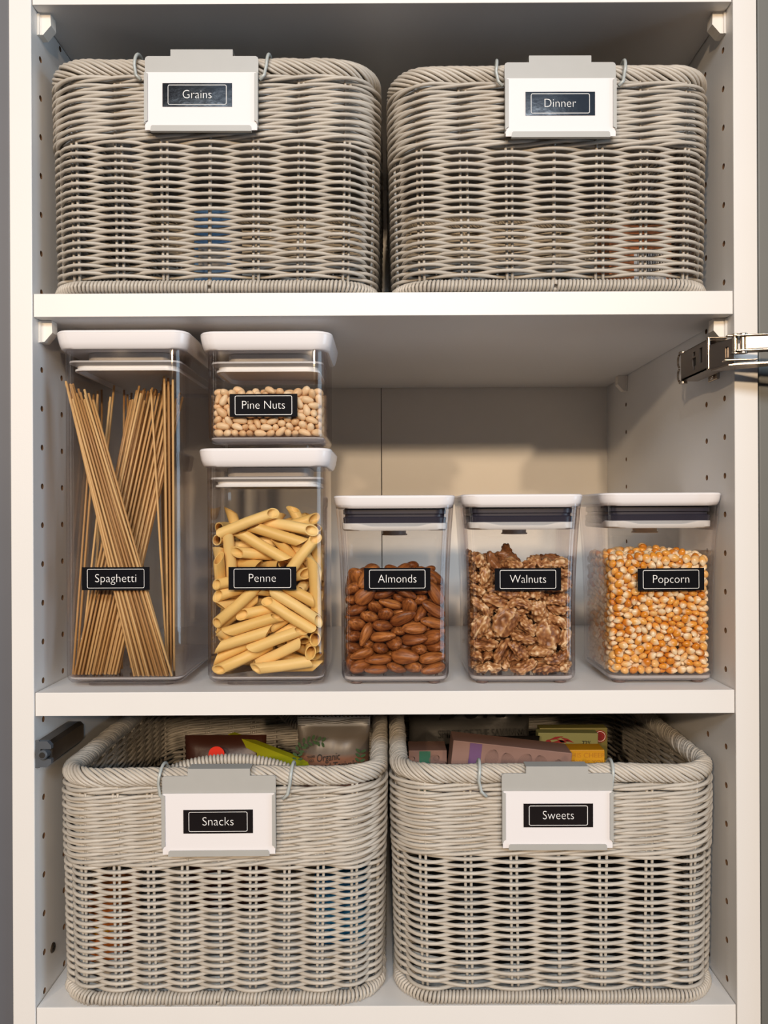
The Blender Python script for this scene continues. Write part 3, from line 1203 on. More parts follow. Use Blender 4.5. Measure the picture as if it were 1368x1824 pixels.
JW, JD = .0985, .0795
loc = jar_loc(217.5, .165, Z_MID, YA)
spag = canister_a('tall clear canister labelled Spaghetti with a thick white lid', loc, .0990, .165, .2935, 'Spaghetti', 73 * KA, lab_at(206.5, 1030.5, loc, YA))
loc = jar_loc(471.5, JD, Z_MID, YA)
pen = canister_a('clear canister labelled Penne standing on the shelf under the pine nuts', loc, JW, JD, .1968, 'Penne', 48 * KA, lab_at(467.5, 1030, loc, YA))
PEN_LOC = loc
loc = (jar_loc(474, JD, 0, YA)[0], YA + JD / 2, Z_MID + .1972)
pin = canister_a('clear canister labelled Pine Nuts stacked on the penne canister', loc, JW, JD, .0950, 'Pine Nuts', 76 * KA, lab_at(469.5, 722, loc, YA))
PIN_LOC = loc
JB = .0905
ALM_LOC = jar_loc(703, JB, Z_MID)
canister_b('clear canister labelled Almonds with a dark gasket under its white lid', ALM_LOC, JB, .1580, 'Almonds', 68 * KF, lab_at(707.5, 1031, ALM_LOC))
WAL_LOC = jar_loc(931.5, JB, Z_MID)
canister_b('clear canister labelled Walnuts with a dark gasket under its white lid', WAL_LOC, JB, .1585, 'Walnuts', 64 * KF, lab_at(939.5, 1031.5, WAL_LOC))
POP_LOC = jar_loc(1180, JB, Z_MID)
canister_b('clear canister labelled Popcorn standing next to the right wall', POP_LOC, JB, .1592, 'Popcorn', 64 * KF, lab_at(1193.5, 1031.5, POP_LOC), -.004)
# ---------------------------------------------------------------- resting positions of the loose foods
# nine whole numbers each: shape, one if it is an object of its own, x, y, z in tenths of a millimetre, turn as a quaternion in hundredths
DATA_ALMOND = [
2,1,-165,-363,41,0,22,-96,1,1,1,40,-191,58,57,-10,-8,-80,4,1,149,-316,49,54,1,19,81,1,1,-94,-196,50,3,-58,-77,23,4,0,-336,281,43,84,1,6,-51,0,0,-253,-219,44,10,5,98,12,2,1,17,-334,45,0,-90,-38,18,2,1,365,-143,40,81,-1,-1,57,3,0,-319,103,44,9,-95,-26,8,3,0,382,143,93,36,-59,-14,69,4,1,-146,-355,124,2,-14,98,-3,0,0,-162,-94,225,89,-2,24,-37,
3,0,90,-144,163,29,77,-50,24,1,1,-321,-165,130,11,96,10,-16,4,1,-22,-41,51,4,34,-92,9,1,0,317,24,44,9,-5,3,98,0,1,-293,-351,67,85,-42,-17,23,4,1,-46,-202,136,18,76,-61,-2,1,1,324,-358,44,25,8,0,-96,4,0,-309,170,116,93,-33,3,9,2,0,389,317,66,53,56,-36,-51,0,1,-382,-266,79,33,-62,-25,65,1,1,123,-287,134,90,-2,2,-42,4,1,215,-222,57,8,-36,-83,40,
1,0,-348,-77,46,3,84,52,-5,2,0,-114,13,162,25,58,24,72,4,0,353,254,166,54,-69,-46,-1,0,1,-191,-233,152,90,28,-12,29,3,1,85,-382,154,62,-76,12,-7,4,1,341,-200,121,3,52,84,8,4,0,-383,5,144,44,-41,-44,65,4,0,-25,-106,198,58,-28,20,72,2,1,386,-44,153,25,66,44,54,1,0,-362,300,141,58,-5,21,78,1,0,300,376,180,6,-3,39,91,2,1,-288,-366,168,8,15,-24,-95,
3,1,-121,-310,215,76,8,11,63,1,1,317,-357,139,7,-98,-2,-8,2,0,-276,-5,102,3,68,-71,-8,3,0,158,41,197,29,2,89,33,1,0,-120,-154,287,1,81,57,3,1,1,34,-260,219,11,15,94,25,4,1,239,-198,163,83,15,-13,-51,3,0,-216,-80,152,2,-87,-40,25,3,1,365,-174,211,16,-80,56,-3,0,0,386,200,266,65,-30,-60,34,2,1,-328,-135,243,8,97,10,16,1,1,-21,-323,262,15,51,76,34,
4,1,328,-297,231,39,-8,-17,89,4,0,-249,19,193,42,-8,-14,-88,2,0,-25,127,228,29,-21,55,-74,0,1,-340,-276,207,89,13,17,39,4,1,-103,-353,316,95,-1,-7,-25,1,1,194,-317,206,2,60,78,-3,2,0,-351,117,220,2,-77,62,-2,3,0,355,35,270,22,-59,73,21,4,0,-250,326,203,92,-1,-4,-37,3,0,314,364,287,13,13,97,11,0,1,-235,-238,246,76,16,12,60,4,1,167,-359,298,93,24,-10,-21,
3,1,296,-341,306,20,-25,-36,87,2,0,219,-202,269,50,77,38,7,3,0,-367,160,315,3,55,74,-35,4,0,-243,-136,327,0,60,-78,-9,1,1,-99,-333,403,7,91,37,-5,3,1,281,-223,398,58,43,-29,-61,3,1,-256,-179,518,86,-37,31,7,1,0,-8,-26,259,93,7,-13,-32,4,1,-353,-293,307,75,-14,0,63,3,1,81,-141,359,72,-13,-64,19,1,1,367,-249,325,32,78,-52,5,0,0,-378,12,277,27,58,67,34,
3,0,333,-73,311,88,31,19,27,0,0,-364,366,293,45,20,54,-66,1,1,-375,-189,349,64,5,-42,-63,2,1,34,-323,357,2,65,-75,4,1,1,322,-369,433,13,19,-96,-10,1,0,-303,274,305,45,-77,-23,-37,1,1,-172,-198,380,23,-85,-45,-3,3,1,191,-243,415,90,14,-38,5,0,0,380,-116,383,33,-67,-51,40,2,1,-366,-25,384,57,7,20,78,0,0,194,-88,376,19,82,37,36,2,0,326,207,365,19,-7,5,97,
0,1,-86,-332,493,16,62,73,-17,3,1,-26,-175,383,54,-67,-48,5,0,1,345,-245,491,47,-12,10,-85,3,1,-105,-97,459,3,96,14,-20,2,0,332,34,387,33,-6,12,-92,2,1,-253,-368,335,54,3,80,-21,4,1,72,-367,470,90,-32,-15,-21,0,1,164,-371,391,0,9,-94,-31,3,1,-258,-80,446,24,-68,-66,-12,0,0,268,-121,520,49,-4,32,-80,1,0,-380,244,389,10,-60,-58,53,0,0,367,327,400,82,17,-24,-48,
4,1,-325,-322,406,79,-23,9,55,2,1,93,-245,439,88,22,-18,-36,3,1,329,-370,550,31,8,-89,-30,3,0,-357,26,452,17,72,-66,3,4,0,-333,300,436,36,84,-35,-18,4,1,-215,-319,470,81,-11,15,54,4,0,10,-77,498,36,-8,16,-90,4,0,326,157,452,28,12,94,4,1,0,-336,71,530,90,1,2,-42,2,0,386,-39,477,53,-46,37,-59,2,0,330,357,483,10,28,94,2,0,1,-341,-255,463,3,32,-92,18,
3,1,-9,-252,496,49,80,-30,-14,0,0,367,-93,594,5,61,-53,-58,1,0,-321,-66,554,89,-40,15,-11,4,0,206,137,540,97,15,13,-6,2,1,-389,-165,512,62,33,-63,-31,2,1,120,-345,557,11,64,61,-42,0,1,220,-338,507,43,37,-17,-79,3,0,-326,268,540,87,31,11,34,4,1,-169,-314,561,6,60,-76,22,3,1,-131,-164,572,97,-14,4,-16,1,1,96,-211,533,15,94,-28,-3,1,0,-337,-30,668,86,27,23,-33,
3,0,313,27,566,9,-13,95,-23,4,0,344,216,554,47,-25,-10,83,4,1,-316,-320,548,91,-6,-14,37,2,1,-42,-364,593,13,22,-96,4,4,1,317,-235,585,27,-9,20,93,1,0,128,-99,568,10,30,92,17,0,0,-331,253,639,31,-91,-6,23,0,1,-368,-296,622,62,1,-2,-77,1,1,74,-257,628,1,92,34,-14,0,1,211,-288,616,59,-17,-6,78,2,1,3,-115,592,41,-15,9,88,4,1,318,-188,664,22,4,96,-9,
3,0,-306,385,536,73,66,11,4,1,0,307,371,561,6,-20,7,96,3,1,-202,-262,637,46,20,-4,-85,3,1,-58,-218,652,27,-48,83,-3,2,1,294,-282,764,7,59,73,-29,1,0,-383,90,637,40,57,-17,-69,3,0,-362,355,664,21,-51,67,47,1,1,-316,-142,645,37,92,2,-4,2,1,216,-332,708,84,1,4,-52,3,1,343,-378,687,46,-9,-77,-40,3,0,47,-28,655,69,-14,6,69,4,0,334,39,666,5,49,-84,15,
3,0,172,-93,778,9,-93,-18,-27,0,0,-91,-212,743,45,24,-9,-85,4,1,-77,-334,687,95,-2,-14,25,0,1,165,-155,664,25,27,89,24,1,0,-152,107,747,6,-11,-4,-98,4,0,124,25,712,69,-34,50,-36,3,0,249,-71,735,23,35,84,32,2,0,-76,200,803,9,74,66,-3,3,0,72,371,716,10,23,41,86,1,0,380,327,682,44,67,-27,-52,3,1,-365,-309,715,58,-24,-9,76,2,1,94,-363,694,10,-95,12,24,
1,0,-180,-48,798,30,71,-53,-33,2,0,-263,-69,714,27,17,-78,-51,2,0,-94,-18,671,59,-67,42,12,1,0,230,105,707,60,-5,21,-76,0,1,-273,331,806,5,45,-87,-13,3,0,-86,364,750,92,-5,31,18,4,0,346,235,715,6,-54,-66,-49,2,1,-255,-390,672,65,-67,-23,-24,0,0,180,-234,785,14,-25,87,-37,4,0,-331,140,782,88,13,-5,44,2,0,61,-203,725,27,-28,-87,26,2,0,234,25,795,35,90,-19,-9,
2,0,-360,277,754,66,15,2,72,1,1,228,280,784,38,15,66,61,3,0,230,384,741,17,32,70,-59,2,0,-243,-162,764,5,25,75,59,4,0,162,-367,781,32,-93,7,6,0,1,378,-35,766,52,-42,-69,24,0,1,-386,-132,764,56,26,74,23,4,1,-316,-258,789,67,-29,27,61,4,1,-210,182,834,59,-2,22,-76,1,1,4,336,813,0,-91,36,17,0,0,142,200,758,73,32,-21,-55,2,0,-257,-273,708,43,-43,-5,78,
0,1,-134,-334,774,42,-56,69,-10,3,0,-37,-75,762,16,-3,76,62,1,0,-17,49,798,92,-17,5,32,1,1,65,203,833,37,22,-11,-88,0,0,346,92,748,7,-50,85,4,3,0,-144,246,740,0,98,-1,-15,1,1,136,372,825,31,-21,32,86,2,1,284,125,817,22,-24,0,93,4,1,-222,-378,817,33,25,44,-78,3,0,-20,-328,785,41,25,-23,-84,1,1,336,-215,810,28,25,-91,-7,3,1,-314,4,790,86,41,26,8,
2,0,8,207,745,2,-65,-75,-5,2,0,88,-167,820,11,14,4,-97]
DATA_WALNUT = [
5,1,-281,-315,49,3,72,67,0,3,1,-33,-162,44,3,-25,-96,-5,10,1,365,-311,53,67,-21,-9,69,8,1,-203,-76,54,10,-78,-60,-1,7,1,-139,-233,84,58,-48,56,-31,5,1,22,-326,63,12,31,93,10,1,1,208,-355,43,3,-98,12,-6,10,1,-362,75,70,19,-62,72,21,4,0,320,-130,52,97,-16,0,-5,7,1,-359,281,47,1,-82,-55,5,2,0,326,201,57,85,-22,-4,46,4,1,-373,-123,52,70,-10,-12,68,
11,1,-21,-255,150,90,7,-2,40,10,1,213,-226,58,94,30,-9,-4,0,0,-153,85,130,18,75,-63,2,1,0,-57,-84,118,16,97,-13,-4,8,1,-336,-299,135,70,-5,10,69,2,1,-162,-327,190,6,47,-17,-85,9,1,307,-386,139,88,43,-11,11,11,1,-317,-48,136,6,98,8,-3,4,1,100,-143,92,34,-61,19,-67,11,0,325,-3,68,17,9,23,94,11,0,310,349,91,57,-16,37,70,11,1,-337,-131,217,40,-11,36,-83,
2,0,192,-137,152,71,14,27,61,9,1,240,-295,117,86,-49,-3,-7,9,1,360,-241,131,75,44,-29,-37,7,1,-363,320,158,48,-28,-3,-82,0,0,313,313,240,6,-41,88,17,0,0,-250,15,353,28,-38,86,-9,8,1,-122,-117,218,7,-95,1,-26,0,1,178,-318,200,20,2,14,-96,8,0,-248,82,227,80,16,-30,-47,3,0,33,-26,151,2,38,88,-25,3,0,387,93,151,51,-52,-59,32,3,0,-276,235,107,13,17,-97,6,
11,0,337,171,292,26,46,-82,-17,2,1,-318,-314,250,6,-94,29,5,1,0,46,-149,239,90,-9,-18,-36,5,1,380,-315,283,46,59,36,53,3,1,-388,30,225,71,14,-60,-30,6,0,381,-140,133,7,-38,-88,-24,7,0,155,38,332,35,-67,2,-64,0,1,-207,-175,301,4,-34,93,4,3,1,-18,-383,200,86,37,32,-6,10,1,384,-140,259,32,63,1,69,11,1,-338,159,263,79,-30,-45,-25,8,0,299,-5,216,12,-28,-91,-26,
11,1,-315,331,267,7,98,-4,9,7,1,-218,-306,356,74,58,8,29,8,1,23,-337,296,9,98,4,-11,5,1,227,-383,332,47,-65,36,45,0,0,-97,-56,461,73,25,-55,-28,8,0,303,326,346,1,-15,10,97,11,1,-302,-186,381,8,-17,97,-4,5,1,-34,-206,358,85,0,27,42,8,0,186,-179,331,25,-92,-24,13,8,1,-344,237,364,31,58,74,5,7,0,311,1,321,12,-14,-97,3,7,1,-357,-366,393,59,-59,-24,-47,
7,1,46,-349,413,85,-15,39,-29,4,1,283,-264,329,43,-3,61,-65,11,0,-145,85,520,22,69,-59,32,0,0,301,-95,414,5,-4,99,2,1,0,364,116,393,21,73,63,6,4,1,-322,-266,462,97,0,3,-21,2,1,137,-211,479,43,-17,-87,8,6,1,154,-318,354,5,64,-43,62,8,1,-332,25,414,90,-21,-34,3,2,0,43,-102,438,50,-60,-59,13,6,0,-341,388,353,23,-33,40,81,5,1,-339,-320,563,86,-8,27,-40,
0,1,-139,-380,438,69,-53,-38,-28,5,1,320,-314,441,86,-8,14,-46,8,1,-306,-126,470,0,-26,88,-36,2,0,292,-139,513,4,-23,96,10,11,0,366,229,497,26,-61,-66,32,0,1,-162,-226,537,75,-7,18,-62,2,0,194,-117,597,94,-22,-7,-20,4,1,160,-375,511,29,53,-60,51,4,0,155,20,607,47,1,77,-42,3,1,-373,332,446,29,50,-74,-33,1,0,330,28,483,0,93,33,3,3,0,-1,-181,525,33,-66,-61,-26,
0,1,317,-304,550,18,-48,-85,1,6,1,-392,129,432,1,-76,-53,-34,2,0,31,-118,678,69,-13,-24,-65,7,1,-225,-369,612,16,-8,-45,-86,0,1,-24,-272,590,32,-37,-84,-22,9,1,389,-240,616,56,-43,38,-58,11,1,-335,-49,553,1,75,-64,3,7,0,381,18,581,55,-45,33,-61,7,0,-264,383,628,73,-61,-23,-15,8,0,-152,-152,686,31,18,92,7,9,1,154,-292,557,32,87,31,-14,3,1,314,-378,629,96,22,-7,12,
10,0,-289,27,636,49,-4,-9,86,4,0,-280,125,517,26,75,-55,24,9,0,372,-87,675,37,37,9,-83,10,1,-345,209,562,37,-37,-10,84,3,0,320,383,522,83,-47,22,14,2,1,-315,-157,656,54,-7,-19,80,9,1,-13,-388,583,10,-98,0,8,4,1,169,-265,660,28,-33,-88,11,6,1,-404,83,507,15,-73,8,-65,8,0,315,106,665,46,-20,-17,-84,4,1,-359,283,648,84,8,-13,-50,3,0,386,272,624,28,-61,38,-62,
9,1,-96,-395,688,90,41,-1,2,10,1,47,-317,660,62,-2,2,-77,2,1,317,-213,705,11,-94,29,-3,7,1,-361,-27,732,8,80,56,-11,0,0,-197,-87,762,53,-21,18,79,11,0,146,55,739,46,3,10,-87,1,1,-370,-316,699,73,-29,31,-52,4,1,134,-377,732,66,31,58,-33,0,1,301,-321,752,95,22,-3,-17,7,1,-368,151,725,57,-24,76,15,5,0,-54,17,680,97,-18,-11,3,4,1,-197,-313,694,6,9,-23,-96,
8,1,-123,-307,814,16,88,43,-2,5,0,341,-171,841,74,-8,-45,-48,6,1,-399,47,628,70,-10,-65,25,4,0,358,181,740,56,-5,3,82,5,1,-314,366,785,42,-48,-63,-42,4,1,-312,-204,761,87,33,9,-31,3,0,-22,-325,740,16,66,71,-13,8,0,150,-231,810,20,-48,79,-31,9,1,-384,-302,817,64,37,23,61,1,1,44,-345,863,55,9,63,52,0,1,176,-302,929,66,-6,9,-73,2,1,-339,93,865,34,39,12,-84,
11,0,-30,9,806,12,-58,-80,-4,10,0,376,33,822,38,56,-62,-38,3,1,-374,277,785,21,-73,44,45,3,0,324,363,701,9,-92,-7,33,8,1,-298,-323,821,60,-14,61,-48,11,0,43,-184,871,17,80,55,7,9,0,339,-50,923,20,-94,18,14,5,1,-320,-107,862,88,9,-7,-43,8,0,306,95,919,3,97,-19,6,1,0,-311,235,898,93,17,-28,6,4,1,-362,-318,961,21,-67,-70,-4,7,1,-76,-329,911,6,88,-44,-9,
1,1,306,-357,843,25,-96,4,-4,0,0,-141,-10,877,84,15,-9,-49,3,1,-387,268,947,37,-58,52,-48,6,0,348,211,842,67,53,-47,18,5,0,-199,-206,915,40,10,-88,-18,10,0,215,-101,902,21,-94,23,-4,2,0,-41,138,965,59,-27,-67,34,2,0,372,320,826,2,-70,-31,62,1,1,-353,-188,932,5,-58,77,22,9,1,347,-355,923,16,32,-85,-36,9,1,-388,-31,934,46,52,-60,-38,4,0,-95,-188,961,18,-7,-96,11]
DATA_KERNEL = [
1,1,-227,-393,29,38,81,42,1,4,1,-99,-389,32,63,-48,-27,52,1,1,-35,-387,27,6,74,65,-13,1,1,18,-345,26,3,-32,-93,-8,4,0,137,-342,30,89,39,12,-13,4,1,183,-398,34,71,-56,5,-41,0,0,305,-340,26,95,25,-2,13,0,1,389,-353,24,16,-95,22,-9,0,0,-399,-275,31,39,-29,5,-86,2,0,-255,-336,157,62,74,20,-5,2,1,-218,-389,134,58,25,-24,72,3,0,-115,-335,302,67,-65,-3,31,
1,0,70,-337,365,52,-34,40,66,3,0,89,-336,146,74,-51,-30,-29,1,0,238,-347,443,33,5,93,5,3,0,326,-344,254,75,46,-1,-45,3,0,396,-280,25,88,-16,8,42,0,1,-398,-188,154,37,-21,-30,84,4,0,64,-260,809,18,-18,94,-19,1,0,171,-336,434,50,68,42,-31,4,0,400,-218,36,49,37,-67,-39,0,0,-391,-65,23,3,-29,-94,-5,2,0,403,-80,35,52,52,-53,-40,0,0,-398,9,25,5,58,78,-20,
3,0,344,-47,155,27,22,9,-92,3,0,390,36,108,7,31,-94,1,1,0,388,122,28,5,-20,-13,96,2,1,-397,194,43,9,-47,-57,-65,3,0,342,93,96,37,-75,45,-28,1,0,-394,309,40,56,60,-54,8,3,0,132,344,304,73,-49,-1,46,0,0,344,260,22,75,-3,12,64,4,0,-29,339,35,2,-2,-75,-65,1,0,257,393,27,10,-26,94,15,3,0,324,343,23,14,46,87,-1,0,1,-386,-341,24,97,6,17,-4,
4,1,-304,-395,28,95,3,16,23,1,1,-163,-395,34,79,43,41,7,2,0,-82,-350,90,15,-79,49,31,2,1,96,-397,28,20,-93,26,-7,3,1,144,-397,78,85,-10,-31,-39,4,0,214,-344,30,87,38,6,-28,2,1,254,-401,36,3,32,-75,56,3,1,387,-368,68,6,-99,-4,-7,4,0,-329,-338,49,29,-69,47,-44,3,1,-287,-393,138,92,26,11,23,1,1,-42,-395,88,49,-79,-33,10,2,0,62,-338,76,74,59,29,-9,
2,0,246,-340,124,6,-13,81,-55,3,0,264,-349,67,95,0,11,-27,1,0,288,-343,173,17,18,3,96,4,0,-396,-138,30,77,-34,1,52,1,0,-345,-298,171,44,-12,69,-54,3,0,-258,-347,457,25,15,-4,-94,3,0,-112,-275,804,6,40,-90,-3,1,0,3,-340,644,86,48,5,-10,4,0,342,-91,30,47,-5,-23,84,1,0,-388,128,28,21,-91,-32,1,2,0,341,55,30,26,53,-75,-26,2,0,-128,352,547,63,37,-11,65,
3,0,393,269,306,61,-7,26,73,0,0,390,172,66,5,43,89,-6,2,0,-393,249,43,46,-74,-2,-47,4,0,-384,319,133,93,32,-3,8,4,0,9,338,245,75,-61,-1,-21,0,0,124,347,190,11,-89,40,-15,1,0,177,349,173,26,-35,-46,76,0,0,387,299,30,1,-19,-32,-92,2,0,-306,386,27,89,4,-8,-43,3,0,-235,389,25,88,-10,20,-39,3,0,-71,348,76,25,57,76,-12,1,0,127,338,41,68,-35,-34,-53,
3,0,266,335,58,28,51,-68,42,4,1,-376,-388,56,15,-20,-45,84,4,0,-266,-352,52,11,-79,57,-16,4,0,-123,-338,47,84,-51,-3,16,1,1,-124,-397,93,2,-41,-57,70,0,0,-28,-344,60,4,-17,8,97,2,1,34,-395,63,11,98,7,-1,0,1,196,-356,88,19,65,-64,-35,3,1,336,-392,29,81,21,-10,52,2,1,364,-389,113,76,18,29,-53,0,0,-396,-244,94,71,23,37,-53,3,0,-317,-356,192,85,6,-40,-30,
0,0,-221,-337,365,7,-17,-42,88,1,0,-166,-343,108,2,-97,-17,14,2,0,22,-339,314,65,-71,-1,-24,4,0,75,-342,212,72,-54,41,3,2,0,136,-356,255,69,43,-14,-55,3,0,258,-340,339,27,85,39,-20,2,0,388,-279,128,40,-13,17,88,2,1,-396,-205,40,24,-39,30,82,0,0,-338,-188,683,77,-19,-53,-27,0,0,213,-340,493,42,-88,17,-6,4,1,-401,-93,74,26,-52,-57,57,3,0,-344,-140,212,32,-24,-87,25,
1,0,-368,-113,320,15,-9,18,-96,4,0,-397,1,85,17,41,-76,46,2,0,-341,-80,149,16,78,47,-35,4,0,400,-36,204,50,71,44,20,0,0,-388,58,37,86,-41,20,-19,3,0,338,130,385,75,-34,-39,39,1,0,393,75,64,53,25,12,-79,3,0,-395,263,99,55,-1,-19,-80,2,0,108,340,391,65,-20,-63,-35,1,0,-394,354,80,27,-19,-90,24,2,0,-198,337,85,53,-83,12,-4,4,0,122,345,138,17,18,23,93,
0,0,238,343,160,4,-19,-17,96,1,0,402,232,38,21,62,50,55,0,0,-374,377,27,66,20,-26,-66,3,0,48,339,31,50,23,33,-76,1,0,393,357,33,26,58,-75,12,3,1,-395,-319,73,92,-5,35,11,2,1,-294,-396,84,98,3,2,-10,1,1,-198,-351,60,69,-14,-24,-66,2,1,-72,-394,148,80,30,-45,-22,2,1,23,-386,118,6,89,41,12,1,1,88,-391,101,73,-25,19,59,0,1,238,-394,97,15,-25,-93,-15,
3,1,317,-392,78,83,-12,21,48,4,0,326,-338,97,37,-48,-16,-77,2,0,-341,-276,87,11,79,56,17,0,0,-315,-340,126,17,94,1,-28,0,0,-139,-345,207,52,74,37,16,4,0,-86,-342,238,9,-89,-21,37,2,0,-52,-338,161,32,-16,66,64,2,1,141,-385,140,75,20,11,-60,2,0,192,-338,165,45,24,69,-49,1,1,377,-389,223,47,-81,-19,25,3,0,390,-275,74,3,-32,94,6,0,0,-39,-344,534,2,-30,-94,4,
4,0,254,-343,543,3,89,-7,-42,1,0,340,-302,157,8,63,41,63,0,0,400,-162,91,39,52,11,-74,2,0,-400,-176,95,46,23,-57,-63,0,0,-399,-119,135,79,-30,-37,36,1,0,345,-119,131,35,-67,64,10,2,0,395,-90,101,42,34,1,83,4,1,-395,-54,120,23,-27,-45,-81,3,0,-340,-4,226,40,80,-31,-30,4,0,397,-18,72,92,-3,36,9,4,0,-392,103,79,35,-84,27,28,3,0,-394,121,149,54,2,0,83,
0,0,338,129,146,22,-53,72,-36,0,0,-45,347,551,13,94,27,-8,2,0,168,352,463,89,17,1,40,2,0,340,209,157,8,-56,-63,51,4,0,-37,344,301,6,63,29,71,3,0,128,349,246,25,33,12,89,3,0,323,340,198,84,10,7,-52,1,0,395,211,110,46,-45,52,54,0,0,-366,375,120,86,9,5,-47,4,0,20,339,137,23,-13,71,-64,1,0,76,340,93,9,16,65,72,1,0,186,336,96,3,-5,74,-65,
0,0,-364,-351,103,18,3,-97,-10,0,0,-245,-356,101,10,73,-65,-14,1,1,-149,-385,149,16,68,70,6,0,0,1,-334,118,79,-55,-22,0,1,1,-8,-394,162,12,-40,90,-6,0,1,78,-397,156,94,3,1,-30,4,0,134,-341,99,84,-45,-20,-19,2,1,282,-395,132,10,-5,2,-98,1,1,338,-397,175,11,17,-97,-2,3,0,-390,-301,124,86,-22,-11,-43,3,0,-346,-304,245,4,-44,67,-58,4,0,-208,-348,427,24,-33,86,-28,
1,1,-114,-399,231,8,19,77,59,4,0,11,-341,205,69,-2,66,25,1,1,148,-344,374,17,94,21,-12,2,1,191,-339,257,15,-59,-38,-68,2,0,389,-329,240,36,12,-83,38,0,0,387,-328,105,10,-25,-86,42,3,1,-396,-261,161,20,-33,91,9,1,0,-102,-336,377,43,33,-49,67,4,0,48,-341,521,81,41,39,0,2,0,251,-295,807,34,-3,-8,-93,4,0,-345,-159,155,66,-3,-15,-72,3,0,336,-143,349,71,37,-48,-33,
4,0,401,-97,159,79,-17,45,-36,4,0,-345,48,335,54,-7,29,-78,3,0,401,-24,144,16,88,3,42,3,0,-391,56,112,48,-83,20,-14,2,0,343,32,464,72,20,-42,50,0,0,336,143,201,46,-63,51,-32,4,0,396,99,132,0,-53,44,72,4,0,-398,168,103,45,5,43,77,0,0,39,342,467,70,0,-65,-24,1,0,353,244,280,92,-30,19,2,3,0,392,154,120,41,2,47,-77,3,0,-334,330,233,53,43,-6,-71,
1,0,-9,344,407,80,16,28,-48,1,0,401,311,81,16,-84,-28,41,3,0,-403,363,171,9,-50,19,83,1,0,-282,337,73,68,41,29,-52,2,0,-45,351,129,10,90,36,-14,0,0,385,348,128,9,-10,5,98,3,1,-356,-406,178,69,53,22,-41,0,1,-353,-396,125,33,-77,-49,-22,4,0,-203,-346,193,33,17,-62,-67,1,1,-42,-391,207,20,36,89,-16,4,1,43,-397,206,8,7,-28,-94,2,1,179,-396,192,35,-24,89,-10,
0,1,198,-396,138,4,47,9,-86,3,1,256,-400,190,80,-48,8,-33,4,1,304,-392,222,53,-32,12,77,1,1,-400,-355,156,14,64,60,44,3,1,-369,-347,210,52,-22,6,81,2,0,-170,-336,256,65,74,8,6,0,0,-61,-341,299,72,19,64,-14,3,0,-27,-335,362,57,-43,33,60,3,0,117,-352,318,8,61,-55,-55,3,1,102,-402,260,18,-3,83,51,4,0,339,-278,351,40,-41,43,-69,2,1,397,-349,161,80,4,21,-55,
1,1,-402,-213,222,1,-59,37,-70,4,0,-343,-243,252,51,-40,72,20,4,0,93,-340,449,40,89,14,9,3,0,392,-95,488,32,-12,24,-90,3,0,395,-278,184,74,-30,-5,-58,0,0,-399,-74,182,42,-75,-21,44,0,1,-395,-176,296,19,-78,-50,-29,4,0,390,-158,161,54,-80,20,-3,3,0,-393,-2,195,12,-66,-70,-20,0,0,393,84,194,84,41,28,-19,1,0,388,32,163,17,25,-92,19,2,1,-396,15,146,6,49,81,29,
2,0,-397,154,192,5,58,80,-2,2,0,337,87,321,26,69,32,58,0,0,343,64,146,46,-63,-60,-4,1,0,-390,209,140,45,77,35,-26,2,0,-342,257,207,39,36,50,67,4,0,397,214,240,79,18,9,56,1,0,394,208,185,45,-25,5,-84,1,0,-392,266,155,74,44,11,-48,2,0,-5,344,351,16,-9,9,-97,2,0,301,346,323,6,21,94,-24,2,0,240,343,216,2,16,-95,-21,4,0,-295,400,125,36,90,18,7,
2,0,401,277,141,36,-76,-40,34,4,1,-318,-401,240,73,60,-12,-26,0,1,-266,-398,181,10,15,-97,-11,2,1,-185,-401,198,35,-16,66,63,0,1,-101,-354,182,35,55,72,18,0,0,-29,-346,252,80,-5,-57,-12,1,0,76,-343,277,94,17,-15,23,1,1,117,-396,196,76,6,46,-44,1,0,255,-341,225,28,-88,-28,-22,0,0,335,-280,289,36,41,43,71,2,1,-395,-283,210,1,-47,86,13,1,0,-313,-338,277,8,0,-83,-54,
2,0,-253,-341,231,80,-44,-20,-33,4,0,23,-342,415,48,8,66,-55,1,1,59,-397,301,34,24,11,-89,1,1,175,-388,410,2,-90,-40,6,1,1,231,-403,312,10,25,-78,55,3,0,341,-215,263,33,-32,-11,87,0,0,347,-342,204,9,98,-11,-2,3,0,-348,-180,259,30,-56,-68,-34,0,0,-113,-342,531,20,94,21,-13,0,0,-107,-334,722,71,61,-28,17,4,0,119,-343,608,0,-84,0,52,2,0,202,-340,611,38,90,15,-2,
4,0,397,-207,194,16,51,61,58,2,1,-393,-139,196,87,9,38,28,1,0,395,-50,377,13,63,-74,16,4,0,339,-38,221,28,-59,21,-71,1,1,-397,-31,238,35,-32,83,25,2,0,-342,24,476,74,32,14,56,1,0,349,-29,298,10,-92,-15,-31,1,0,394,26,217,21,81,51,-15,0,0,-400,74,187,45,-28,-19,81,0,0,396,-5,274,35,32,26,83,3,0,390,140,182,42,-15,-19,-87,0,0,-385,221,194,95,-21,19,3,
4,0,-342,309,475,62,5,47,61,3,0,395,194,458,3,82,-55,-6,3,0,-398,302,213,17,-37,81,-40,3,0,-227,342,331,91,32,-12,-20,3,0,-11,402,369,40,57,66,-23,4,0,231,399,273,11,7,40,-90,3,0,392,355,209,54,-15,1,-81,2,0,-348,277,263,53,-3,27,79,0,0,222,398,193,92,5,-30,19,3,1,-394,-337,298,7,-54,81,13,0,1,-245,-399,228,22,93,-23,6,2,1,-188,-399,281,10,82,-23,50,
